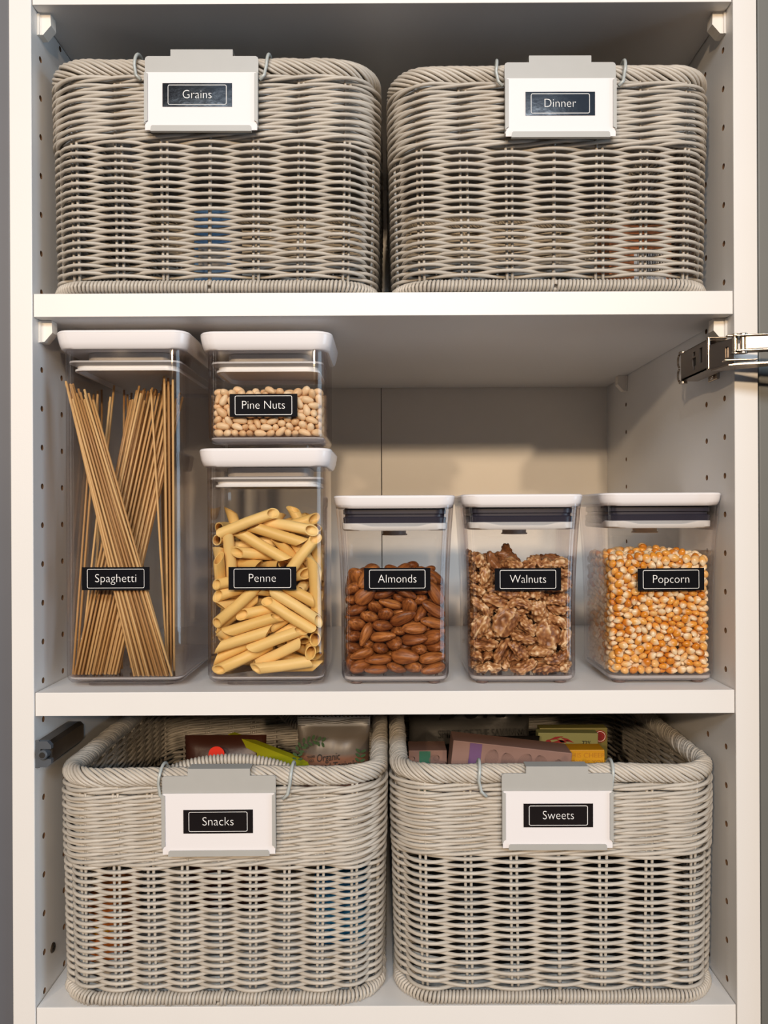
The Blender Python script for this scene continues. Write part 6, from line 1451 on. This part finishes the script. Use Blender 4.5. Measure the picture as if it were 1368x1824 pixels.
def walnut_mat():
    w = NT('walnut kernel')
    b = w.bsdf
    b.inputs['Roughness'].default_value = .40
    geo = w.n('ShaderNodeNewGeometry')
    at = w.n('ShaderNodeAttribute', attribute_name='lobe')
    tc = w.n('ShaderNodeTexCoord')
    oi = w.n('ShaderNodeObjectInfo')
    nz = w.n('ShaderNodeTexNoise', in_Scale=170, in_Detail=5)
    w.l(tc.outputs['Object'], nz.inputs['Vector'])
    m1 = w.n('ShaderNodeMath', operation='MULTIPLY_ADD', in_1=.55, in_2=-.10)
    w.l(nz.outputs['Fac'], m1.inputs[0])
    m2 = w.n('ShaderNodeMath', operation='MULTIPLY_ADD', in_1=.22)
    w.l(oi.outputs['Random'], m2.inputs[0])
    w.l(m1.outputs[0], m2.inputs[2])
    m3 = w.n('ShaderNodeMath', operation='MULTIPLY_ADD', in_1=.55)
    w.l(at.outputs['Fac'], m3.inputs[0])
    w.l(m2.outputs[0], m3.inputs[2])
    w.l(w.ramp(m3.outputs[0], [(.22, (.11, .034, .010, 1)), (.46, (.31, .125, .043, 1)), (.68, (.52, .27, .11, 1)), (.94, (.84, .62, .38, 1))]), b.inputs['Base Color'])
    n2 = w.n('ShaderNodeTexNoise', in_Scale=900, in_Detail=2)
    w.l(tc.outputs['Object'], n2.inputs['Vector'])
    bp = w.n('ShaderNodeBump', in_Strength=.25, in_Distance=.0004)
    w.l(n2.outputs['Fac'], bp.inputs['Height'])
    w.l(bp.outputs[0], b.inputs['Normal'])
    return w.m


M['walnut'] = walnut_mat()


def shape_meshes(kind):
    fn, nv = SHAPES[kind]
    out = []
    for i in range(nv):
        v, f = fn(i)
        me = bpy.data.meshes.new(kind)
        me.from_pydata(v.tolist(), [], f)
        me.polygons.foreach_set('use_smooth', [True] * len(me.polygons))
        me.materials.append(M[kind])
        if kind == 'walnut':
            r = np.linalg.norm(v / np.ptp(v, axis=0), axis=1)
            nb = [[] for _ in v]
            for q in f:
                for a in range(3):
                    nb[q[a]].append(q[(a + 1) % 3])
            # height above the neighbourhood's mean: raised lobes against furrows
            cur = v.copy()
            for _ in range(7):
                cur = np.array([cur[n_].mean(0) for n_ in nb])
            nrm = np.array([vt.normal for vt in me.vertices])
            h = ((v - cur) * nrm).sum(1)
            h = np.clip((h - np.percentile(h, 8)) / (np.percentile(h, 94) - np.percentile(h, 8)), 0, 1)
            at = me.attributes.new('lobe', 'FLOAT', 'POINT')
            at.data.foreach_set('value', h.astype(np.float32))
        if kind == 'penne':
            for p in me.polygons:
                p.use_smooth = True
            bm = bmesh.new()
            bm.from_mesh(me)
            for e in bm.edges:
                if len(e.link_faces) == 2 and e.calc_face_angle(0) > .9:
                    e.smooth = False
            bm.to_mesh(me)
            bm.free()
        out.append(me)
    return out


def unpack(d):
    """Records of nine numbers: shape, flag, x, y, z (tenths of a millimetre), quaternion."""
    for i in range(0, len(d), 9):
        yield {'v': d[i], 'k': d[i + 1], 'p': d[i + 2:i + 5], 'q': d[i + 5:i + 9]}


def fill(kind, name, label, cat, group, base, z0, stuff_name, data, zs=1.0):
    me = shape_meshes(kind)
    rest = G()
    rv, rf, na = [], [], 0
    x0, y0 = base[0], base[1]
    for r in unpack(data):
        q = Quaternion([float(c) / 99 for c in r['q']])
        q.normalize()
        p = Vector((x0 + r['p'][0] * .976e-4, y0 + r['p'][1] * .976e-4, z0 + .0006 + r['p'][2] * 1e-4))
        src = me[r['v'] % len(me)]
        if r['k']:
            o = share(name, src, None, p)
            o.rotation_mode = 'QUATERNION'
            o.rotation_quaternion = q
            tag(o, label, cat, group)
        else:
            co = np.empty(len(src.vertices) * 3)
            src.vertices.foreach_get('co', co)
            R = np.array(q.to_matrix())
            rv.append(co.reshape(-1, 3) @ R.T + np.array(p))
            rf += [tuple(i + na for i in pl.vertices) for pl in src.polygons]
            na += len(src.vertices)
    if rv:
        o = mesh_obj(stuff_name, np.concatenate(rv), rf, M[kind])
        tag(o, 'the rest of the %s lying hidden behind the front ones in their canister' % cat, cat)
        o['kind'] = 'stuff'


FILL = Z_MID + .0018 + .0055
fill('almond', 'almond', 'brown almond lying in the clear canister labelled Almonds', 'almond', 'almonds in the Almonds canister', ALM_LOC, FILL, 'almond_heap', DATA_ALMOND)
fill('walnut', 'walnut_piece', 'brown lobed walnut piece lying in the clear canister labelled Walnuts', 'walnut', 'walnut pieces in the Walnuts canister', WAL_LOC, FILL, 'walnut_heap', DATA_WALNUT)
fill('kernel', 'popcorn_kernel', 'orange and cream corn kernel lying in the clear canister labelled Popcorn', 'corn kernel', 'kernels in the Popcorn canister', POP_LOC, FILL, 'popcorn_heap', DATA_KERNEL)
fill('penne', 'penne_tube', 'yellow dry pasta tube with slanted ends in the canister labelled Penne', 'penne', 'pasta tubes in the Penne canister', PEN_LOC, Z_MID + .0098, 'penne_heap', DATA_PENNE)
fill('pine', 'pine_nut', 'cream coloured pine nut lying in the canister labelled Pine Nuts', 'pine nut', 'pine nuts in the Pine Nuts canister', PIN_LOC, PIN_LOC[2] + .0096, 'pine_nut_heap', DATA_PINE)

# spaghetti: bundles of long straight strands leaning across the tall canister
rng = random.Random(9)
n_ = 7
SPL = .243
spm = []
for sl in (.2375, .2430, .2465, .2500):
    v, f = tube([(0, 0, sl * k / 5) for k in range(6)], .00098, 7, (1, 0, 0))
    me = bpy.data.meshes.new('spaghetti')
    me.from_pydata(v.tolist(), [], f)
    me.polygons.foreach_set('use_smooth', [True] * len(me.polygons))
    me.materials.append(M['spag'])
    spm.append(me)
sx0, sy0, sz0 = spag.location.x, YA, Z_MID + .0098


def sp_x(px, y):
    """x inside the canister of a photo column at depth y."""
    x = (px - 692) * (D + YA + y) / F
    h_ = .0495 - .0021 - .0013
    return min(max(x, sx0 - h_), sx0 + h_)


SPL_N = 0


def strand(pb, yb, pt, yt, dz=0.0):
    """One strand from (photo column pb, depth yb) at the floor to (pt, yt) at the top."""
    global SPL_N
    a = Vector((sp_x(pb, yb), sy0 + yb, sz0 + dz))
    b = Vector((sp_x(pt, yt), sy0 + yt, 0))
    h = (b.x - a.x) ** 2 + (b.y - a.y) ** 2
    b.z = a.z + math.sqrt(max(SPL ** 2 - h, 1e-6))
    o = share('spaghetti_strand', rng.choice(spm), None, a)
    o.rotation_mode = 'QUATERNION'
    o.rotation_quaternion = Vector((0, 0, 1)).rotation_difference(b - a)
    tag(o, 'thin golden spaghetti strand standing in the tall canister labelled Spaghetti', 'spaghetti', 'spaghetti strands in the tall canister')
    SPL_N += 1


J = lambda a: rng.uniform(-a, a)
def sheet(n, pb, pt, yb, yt, gb, gt, db=0.0, dt=0.0):
    """A loose row of n strands side by side; gb and gt are the ranges of gaps at floor and top, in photo pixels."""
    for i in range(n):
        strand(pb, yb + db * i / n, pt, yt + dt * i / n)
        pb += rng.uniform(*gb)
        pt += rng.uniform(*gt)


# bundle leaning from upper left down to lower right, close to the front wall
sheet(9, 238, 113, .0046, .0050, (5.0, 9.5), (4.6, 6.2))
sheet(11, 241, 114, .0068, .0074, (4.8, 7.5), (4.6, 5.6))
sheet(8, 252, 118, .0090, .0099, (4.8, 8.0), (4.6, 7.0))
# fan from lower left to upper right behind it
sheet(12, 132, 240, .0124, .034, (5.0, 9.0), (5.4, 9.5), 0, .020)
sheet(14, 135, 236, .0147, .039, (4.8, 6.5), (5.2, 8.0), 0, .020)
sheet(13, 138, 250, .0170, .044, (4.8, 7.0), (4.8, 6.0), 0, .020)
sheet(12, 141, 262, .0193, .050, (4.8, 6.5), (4.6, 5.2), 0, .020)
# loose strands, nearly upright
for pb, yb, pt, yt in ((135, .020, 176, .030), (141, .022, 199, .040), (150, .028, 203, .052), (165, .060, 196, .075),
                       (172, .055, 158, .070), (180, .058, 161, .080), (216, .036, 222, .060), (232, .040, 228, .064), (236, .044, 231, .070),
                       (118, .013, 155, .060), (139, .024, 252, .0285), (150, .030, 262, .080), (292, .0250, 156, .0268), (297, .0275, 270, .0390), (206, .070, 235, .082), (212, .074, 248, .090), (262, .0650, 240, .090)):
    strand(pb, yb, pt, yt)
# dense upright group along the right-hand wall
for i in range(84):
    col, j = i % 3, i // 3
    strand(309 - 5.4 * col - .10 * j, .022 + .0042 * j + .0014 * col, 309 - 7.5 * col - .35 * j, .020 + .0042 * j + .0018 * col, abs(J(.001)))
# ---------------------------------------------------------------- things kept in the baskets
M['kraft'] = mat('pinkish kraft paper', '#86685f', .6, vary=.06, scale=50)
M['purple'] = mat('purple print', '#664670', .6)
M['green_band'] = mat('dark green print', '#2f6a52', .6)
M['line'] = mat('brown line print', '#7c6058', .7)
M['silver'] = mat('crinkled silver foil', (.13, .125, .12, 1), .30, metal=.5, bump=.5, bscale=90)
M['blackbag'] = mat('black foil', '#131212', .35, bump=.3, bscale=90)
M['ink'] = mat('black ink', '#161412', .6)
M['olive'] = mat('pale olive card', '#8b8f60', .5, vary=.05, scale=40)
M['olive2'] = mat('mustard olive card', '#77713a', .5, vary=.05, scale=40)
M['yellow'] = mat('yellow packet film', '#c48d12', .45, vary=.08, scale=60)
M['yellow_ink'] = mat('ochre print', '#b5780f', .6)
M['red'] = mat('bright red print', '#e8301a', .5)
M['brownbag'] = mat('dark brown foil', '#3a1c12', .38, bump=.3, bscale=90)
M['lime'] = mat('lime green plastic', '#9a9c16', .42)
M['snackbag'] = mat('rosy brown film', '#8f6a58', .4, bump=.25, bscale=70)
M['snackgrey'] = mat('grey film', '#7b7268', .35, bump=.25, bscale=70)
M['leaf'] = mat('dark leaf print', '#2d4a24', .6)
M['blue'] = mat('blue packet film', '#1f6fa5', .4, vary=.1, scale=40)
M['orange'] = mat('orange carton', '#c9702a', .5, vary=.1, scale=40)
M['cherry'] = mat('cherry print', '#8e1c22', .5)


def pouch(name, w_, h_, t, m, root, seed=0, seal=.010, teeth=False, nx=14, nz=14):
    """Pillow pack standing in the x-z plane, front towards -y, origin at the middle of the bottom edge."""
    rg = random.Random(seed)
    ph = [rg.uniform(0, 6.28) for _ in range(6)]

    def th(u, v):
        a = max(0, 1 - abs(2 * u - 1) ** 3.2)
        zz = v * h_
        b = min(1, max(0, min(zz - seal, h_ - seal - zz)) / (.22 * h_))
        return t / 2 * a ** .6 * (b * (2 - b)) ** .7

    def crease(u, v):
        return .0011 * (math.sin(9 * u + 5 * v + ph[0]) * math.sin(7 * v - 4 * u + ph[1]) + .7 * math.sin(17 * u - 9 * v + ph[2]) * math.sin(11 * v + ph[3]))
    V, Fc = [], []
    for s in (-1, 1):
        for j in range(nz + 1):
            v = j / nz
            for i in range(nx + 1):
                u = i / nx
                k = th(u, v)
                edge = min(u, 1 - u, v, 1 - v) * 8
                c = crease(u, v) * min(1, edge)
                z = v * h_
                if teeth and j == nz:
                    z -= .0016 * (i % 2)
                V.append(((u - .5) * w_ * (1 - .05 * math.sin(PI * v)), s * (k + .0004) + c, z))
    m_ = (nx + 1) * (nz + 1)
    for j in range(nz):
        for i in range(nx):
            a = j * (nx + 1) + i
            q = (a, a + 1, a + nx + 2, a + nx + 1)
            Fc.append(q)
            Fc.append(tuple(x + m_ for x in q[::-1]))
    rim_ = [i for i in range(nx + 1)] + [j * (nx + 1) + nx for j in range(1, nz + 1)] + [nz * (nx + 1) + i for i in range(nx - 1, -1, -1)] + [j * (nx + 1) for j in range(nz - 1, 0, -1)]
    for a, b in zip(rim_, rim_[1:] + rim_[:1]):
        Fc.append((b, a, a + m_, b + m_))
    return mesh_obj(name, V, Fc, m, root, True)


def carton(label, name, cat, px0, px1, py, y, zb, m, depth=.022, tilt=0.0, lean=0.0):
    a, b = PX(px0, py, y), PX(px1, py, y)
    w_ = b.x - a.x
    o = thing(name, label, cat, ((a.x + b.x) / 2, y + depth / 2, zb), 0)
    o.rotation_euler = (lean, tilt, 0)
    h_ = a.z - zb
    G().box(-w_ / 2, w_ / 2, -depth / 2, depth / 2, 0, h_, .0006).build('box', m, o)
    return o, w_, h_, -depth / 2 - .0002


def disc(g, x, z, r, y, n=20, sx=1.0):
    v = [(x + r * sx * math.cos(2 * PI * k / n), y, z + r * math.sin(2 * PI * k / n)) for k in range(n)]
    v += [(p[0], y + .0002, p[2]) for p in v]
    return g.add(v, [tuple(range(n))] + [(k, n + k, n + (k + 1) % n, (k + 1) % n) for k in range(n)])


def ring(g, x, z, rx, rz, y, t=.0005, n=22, rot=0.0):
    v = []
    for q in (0, 1):
        for k in range(n):
            a = 2 * PI * k / n
            ex, ez = (rx - t * q) * math.cos(a), (rz - t * q) * math.sin(a)
            v.append((x + ex * math.cos(rot) - ez * math.sin(rot), y, z + ex * math.sin(rot) + ez * math.cos(rot)))
    return g.add(v, [(k, (k + 1) % n, n + (k + 1) % n, n + k) for k in range(n)])


ZI = Z_LOW + .0085                                       # on the woven bottoms
# --- Sweets basket
o = thing('black_bag_or_block', 'added black block filling the bottom of the Sweets basket, standing in for the shade behind the weave', 'bag', (.1360, .170, ZI))  # added dark block, stands for the shade seen between the strands
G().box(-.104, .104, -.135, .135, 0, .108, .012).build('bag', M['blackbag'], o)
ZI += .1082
o, w_, h_, yf = carton('pinkish paper box with nut outlines and a purple band in the Sweets basket', 'nut_box', 'snack box', 795, 1008, 1330, .085, ZI + .0115, M['kraft'], .030, tilt=math.radians(6.5))
g = G().box(-w_ / 2 + .0155, -w_ / 2 + .0265, yf - .0003, yf, .004, h_ - .0006)
g.build('band', M['purple'], o)
g = G()
rg = random.Random(3)
for i in range(8):
    for j in range(4):
        x, z = -w_ / 2 + .006 + i * .0152 + (j % 2) * .006, h_ - .011 - j * .021 - rg.uniform(0, .004)
        if -w_ / 2 + .010 < x < -w_ / 2 + .032 or abs(x) > w_ / 2 - .007:
            continue
        rot = rg.uniform(-.6, .6)
        for q in range(5):
            ring(g, x, z, .0056 * (1 - q * .22) + .0002, .0080, yf - .0004, .00035, 18, rot)
g.build('nut_print', M['line'], o)
o, w_, h_, yf = carton('pale paper box with a green band at the left end of the Sweets basket', 'nut_box', 'snack box', 728, 796, 1337, .110, ZI, M['kraft'], .030)
G().box(-w_ / 2 + .0100, -w_ / 2 + .0205, yf - .0003, yf, .004, h_ - .0006).build('band', M['green_band'], o)
g = G()
for x, z in ((-.017, h_ - .009), (.006, h_ - .008), (.013, h_ - .014), (.003, h_ - .019), (.015, h_ - .027)):
    ring(g, x, z, .0052, .0038, yf - .0004, .0005, 18, .5)
    ring(g, x + .002, z + .001, .0030, .0022, yf - .0004, .0005, 18, .5)
g.build('nut_print', M['line'], o)
a, b = PX(724, 1262, .190), PX(952, 1262, .190)
o = thing('foil_bag', 'silver crinkled foil bag with black lettering behind the boxes in the Sweets basket', 'snack bag', ((a.x + b.x) / 2, .205, ZI))
wB, hB = (b.x - a.x), Z_LOW + .2135 - ZI
pouch('bag', wB, hB, .030, M['silver'], o, 4, .012, nx=26, nz=26)
text_mesh('lettering', 'SPIRITS OF THE SAVANNA', .0120, M['ink'], o, (.012, -.0185, hB - .0475), rot=(PI / 2, math.radians(-1.5), 0), width=.092)
text_mesh('brand_lettering', 'DUKA', .045, M['ink'], o, (.010, -.0185, hB - .018), rot=(PI / 2, math.radians(-2), 0), width=.085, shear=.25)
a, b = PX(884, 1318, .120), PX(966, 1318, .120)
o = thing('black_bag_or_block', 'black bag with a round white badge behind the nut box in the Sweets basket', 'snack bag', ((a.x + b.x) / 2, .133, ZI))
hB = a.z - ZI
pouch('bag', b.x - a.x, hB, .018, M['blackbag'], o, 6, .002)
g = G()
disc(g, .008, hB - .0075, .0068, -.0108, 24)
bd = g.build('badge', M['print'], o)
text_mesh('badge_lettering', 'USDA', .0052, M['ink'], o, (.008, -.0112, hB - .0062), width=.0096)
G().box(-.017, -.0075, -.0108, -.0104, hB - .008, hB - .0030).build('print_patch', M['snackgrey'], o)
o, w_, h_, yf = carton('pale olive chocolate bar box marked 73% in the Sweets basket', 'chocolate_box', 'chocolate bar', 957, 1064, 1306, .140, ZI, M['olive'], .013, tilt=math.radians(.8))
text_mesh('lettering', '73%', .0066, M['ink'], o, (w_ / 2 - .0115, yf - .0002, h_ - .0100), width=.0088)
g = G()
for x, z in ((-.0195, -.0095), (-.0155, -.0118)):
    disc(g, x, h_ + z, .0030, yf - .0002, 16)
g.build('cherry_print', M['cherry'], o)
g = G()
for x0_, z0_, x1_, z1_ in ((-.0195, -.0070, -.0050, -.0030), (-.0155, -.0090, .0020, -.0075), (-.008, -.004, .006, -.0095), (-.012, -.006, -.001, -.010)):
    dx, dz = x1_ - x0_, z1_ - z0_
    nx_, nz_ = -dz * .09, dx * .09
    g.prism([(x0_, h_ + z0_), ((x0_ + x1_) / 2 + nx_, h_ + (z0_ + z1_) / 2 + nz_), (x1_, h_ + z1_), ((x0_ + x1_) / 2 - nx_, h_ + (z0_ + z1_) / 2 - nz_)], 'y', yf - .0003, yf)
g.build('leaf_print', M['cherry'], o)
G().box(-w_ / 2, w_ / 2, yf - .0003, yf, h_ - .0220, h_ - .0165).build('dark_band', M['ink'], o)
o, w_, h_, yf = carton('taller mustard card box standing behind the 73% chocolate bar', 'chocolate_box', 'chocolate bar', 961, 1082, 1297, .160, ZI, M['olive2'], .013)
g = G()
disc(g, w_ / 2 - .0075, h_ - .0085, .0062, yf - .0002, 22)
g.build('seal_print', M['cherry'], o)
g = G()
ring(g, w_ / 2 - .0075, h_ - .0085, .0052, .0052, yf - .0004, .0005)
g.build('seal_ring', M['print'], o)
o, w_, h_, yf = carton('yellow packet with ochre lettering in front of the 73% chocolate bar', 'yellow_packet', 'snack packet', 1003, 1077, 1336, .100, ZI, M['yellow'], .020)
text_mesh('lettering', 'THIS CHEER', .0062, M['yellow_ink'], o, (.002, yf - .0002, h_ - .0050), width=.036)
text_mesh('lettering', 'HOW IS YOU', .0066, M['yellow_ink'], o, (.002, yf - .0002, h_ - .0118), width=.037)
ZI -= .1082
# --- Snacks basket
o, w_, h_, yf = carton('blue packet at the bottom of the Snacks basket, under the seaweed snack', 'blue_packet', 'snack packet', 560, 664, 1560, .075, ZI, M['blue'], .060)
zt = ZI + h_
a, b = PX(527, 1281, .100), PX(659, 1281, .100)
o = thing('seaweed_snack_bag', 'rosy brown Organic Roasted Teriyaki Seaweed Snack bag with a silver top seal', 'snack bag', ((a.x + b.x) / 2, .112, zt), 0)
wB, hB = b.x - a.x, a.z - zt
wm = NT('printed snack film')
wt = wm.n('ShaderNodeTexCoord')
wz = wm.n('ShaderNodeSeparateXYZ')
wm.l(wt.outputs['Object'], wz.inputs[0])
wr = wm.n('ShaderNodeMapRange', in_1=hB - .060, in_2=hB)
wm.l(wz.outputs[2], wr.inputs[0])
rp = wm.ramp(wr.outputs[0], [(.40, lin('#7c5542')), (.47, lin('#665c54')), (.84, lin('#605a54')), (.86, lin('#8a8a8c'))])
wm.l(rp, wm.bsdf.inputs['Base Color'])
wm.bsdf.inputs['Roughness'].default_value = .36
pouch('bag', wB, hB, .030, wm.m, o, 9, .009, True, nx=36, nz=24)
g = G()
for k in range(5):
    z = hB - .0024 - k * .0016
    g.tube([(x_, -.0011 - .0004 * math.sin(40 * x_ + k), z - .0030 * math.exp(-(x_ / .014) ** 2)) for x_ in np.linspace(-wB / 2 + .001, wB / 2 - .001, 24)], .00045, 5)
g.build('crimp', M['silver'], o, smooth=True)
yb_ = -.0158
for body_, size_, x_, z_, wd in (('Organic', .0098, -.004, hB - .0345, .0215), ('Roasted Teriyaki', .0088, -.001, hB - .0425, .0480), ('Seaweed Snack', .0088, -.001, hB - .0505, .0430)):
    text_mesh('lettering', body_, size_, M['ink'], o, (x_, yb_ - .0006, z_), rot=(PI / 2, math.radians(-6), 0), width=wd, shear=.2)
text_mesh('lettering', "TRADER\nJOE'S", .0034, M['ink'], o, (-.0200, yb_ - .0006, hB - .0358), rot=(PI / 2, math.radians(-8), 0), width=.0075)


def sprig(name, pts, n, leaf, root):
    g = G()
    P = np.array(pts, float)
    d = np.r_[0, np.cumsum(np.linalg.norm(np.diff(P, axis=0), axis=1))]
    for k in range(n):
        t = d[-1] * (k + .5) / n
        x_, z_ = np.interp(t, d, P[:, 0]), np.interp(t, d, P[:, 1])
        x2, z2 = np.interp(t + .001, d, P[:, 0]), np.interp(t + .001, d, P[:, 1])
        an = math.atan2(z2 - z_, x2 - x_)
        for s in (-1, 1):
            b_ = an + s * 1.0
            cx, cz = x_ + math.cos(b_) * leaf * .6, z_ + math.sin(b_) * leaf * .6
            v = []
            for q in range(10):
                a_ = 2 * PI * q / 10
                ex, ez = leaf * .55 * math.cos(a_), leaf * .26 * math.sin(a_)
                v.append((cx + ex * math.cos(b_) - ez * math.sin(b_), yb_, cz + ex * math.sin(b_) + ez * math.cos(b_)))
            g.add(v, [tuple(range(10))])
    return g.build(name, M['leaf'], root)


sprig('leaf_print', [(-.0330, hB - .040), (-.0325, hB - .030), (-.0270, hB - .0215), (-.0180, hB - .0185), (-.0080, hB - .0205)], 9, .0048, o)
sprig('leaf_print', [(.0245, hB - .054), (.0245, hB - .044), (.0262, hB - .028)], 6, .0048, o)
# dark bag with a red spot
a, b = PX(322, 1318, .120), PX(470, 1318, .120)
o = thing('brown_bag', 'dark brown snack bag with a red round spot in the Snacks basket', 'snack bag', ((a.x + b.x) / 2, .136, ZI))
hB = a.z - ZI
pouch('bag', b.x - a.x, hB, .030, M['brownbag'], o, 12, .006)
g = G()
p = PX(385, 1344, .118)
disc(g, p.x - o.location.x, p.z - ZI, .0073, -.0165, 26, 1.05)
g.build('red_spot', M['red'], o)
# lime green bag clip: a long tapering bar with a short tab, lying slanted on the bags
p0, p1 = PX(410, 1307, .150), PX(549, 1369, .092)
o = thing('bag_clip', 'long lime green plastic clip lying slanted beside the seaweed snack bag', 'bag clip', (p0 + p1) / 2)
dv = (p1 - p0)
o.rotation_mode = 'QUATERNION'
o.rotation_quaternion = dv.to_track_quat('X', 'Z')
Lc = dv.length
g = G().prism([(-Lc / 2, -.0015), (-Lc / 2 + .004, -.0032), (-.004, -.0042), (Lc / 2 - .012, -.0062), (Lc / 2 - .002, -.0035), (Lc / 2, .0005), (Lc / 2 - .004, .0042), (Lc / 2 - .02, .0056), (-.01, .0040), (-Lc / 2 + .003, .0020)], 'y', -.005, .003)
g.build('bar', M['lime'], o)
G().prism([(-.010, -.003), (.002, -.003), (.003, -.014), (-.009, -.012)], 'y', -.004, .002).build('tab', M['lime'], o)
o, w_, h_, yf = carton('orange carton low in the left of the Snacks basket, glimpsed through the weave', 'orange_carton', 'snack box', 150, 215, 1600, .050, ZI, M['orange'], .050)
g = G()
for k in range(3):
    disc(g, -w_ / 2 + .010 + k * .008, h_ - .028, .0034, yf - .0002, 14)
g.build('dot_print', M['yellow'], o)
# --- upper baskets: things glimpsed through the weave
zi = Z_UP + .0085
o, w_, h_, yf = carton('blue grain packet inside the Grains basket, glimpsed through the weave', 'grain_packet', 'grain packet', 345, 412, 372, .060, zi, M['blue'], .050)
G().box(-w_ / 2 + .004, w_ / 2 - .004, yf - .0002, yf + .0001, h_ * .35, h_ * .60).build('print_patch', M['snackgrey'], o)
o, w_, h_, yf = carton('orange carton inside the Dinner basket, glimpsed through the weave', 'dinner_box', 'food box', 1085, 1196, 400, .055, zi, M['orange'], .050)
g = G()
rg = random.Random(8)
x = w_ / 2 - .030
while x < w_ / 2 - .008:
    b_ = rg.choice((.0006, .0010, .0014))
    g.box(x, x + b_, yf - .0003, yf, h_ * .30, h_ * .62)
    x += b_ + rg.choice((.0006, .0010))
G().box(w_ / 2 - .033, w_ / 2 - .005, yf - .0002, yf + .0001, h_ * .26, h_ * .66).build('barcode_field', M['print'], o)
g.build('barcode', M['ink'], o)
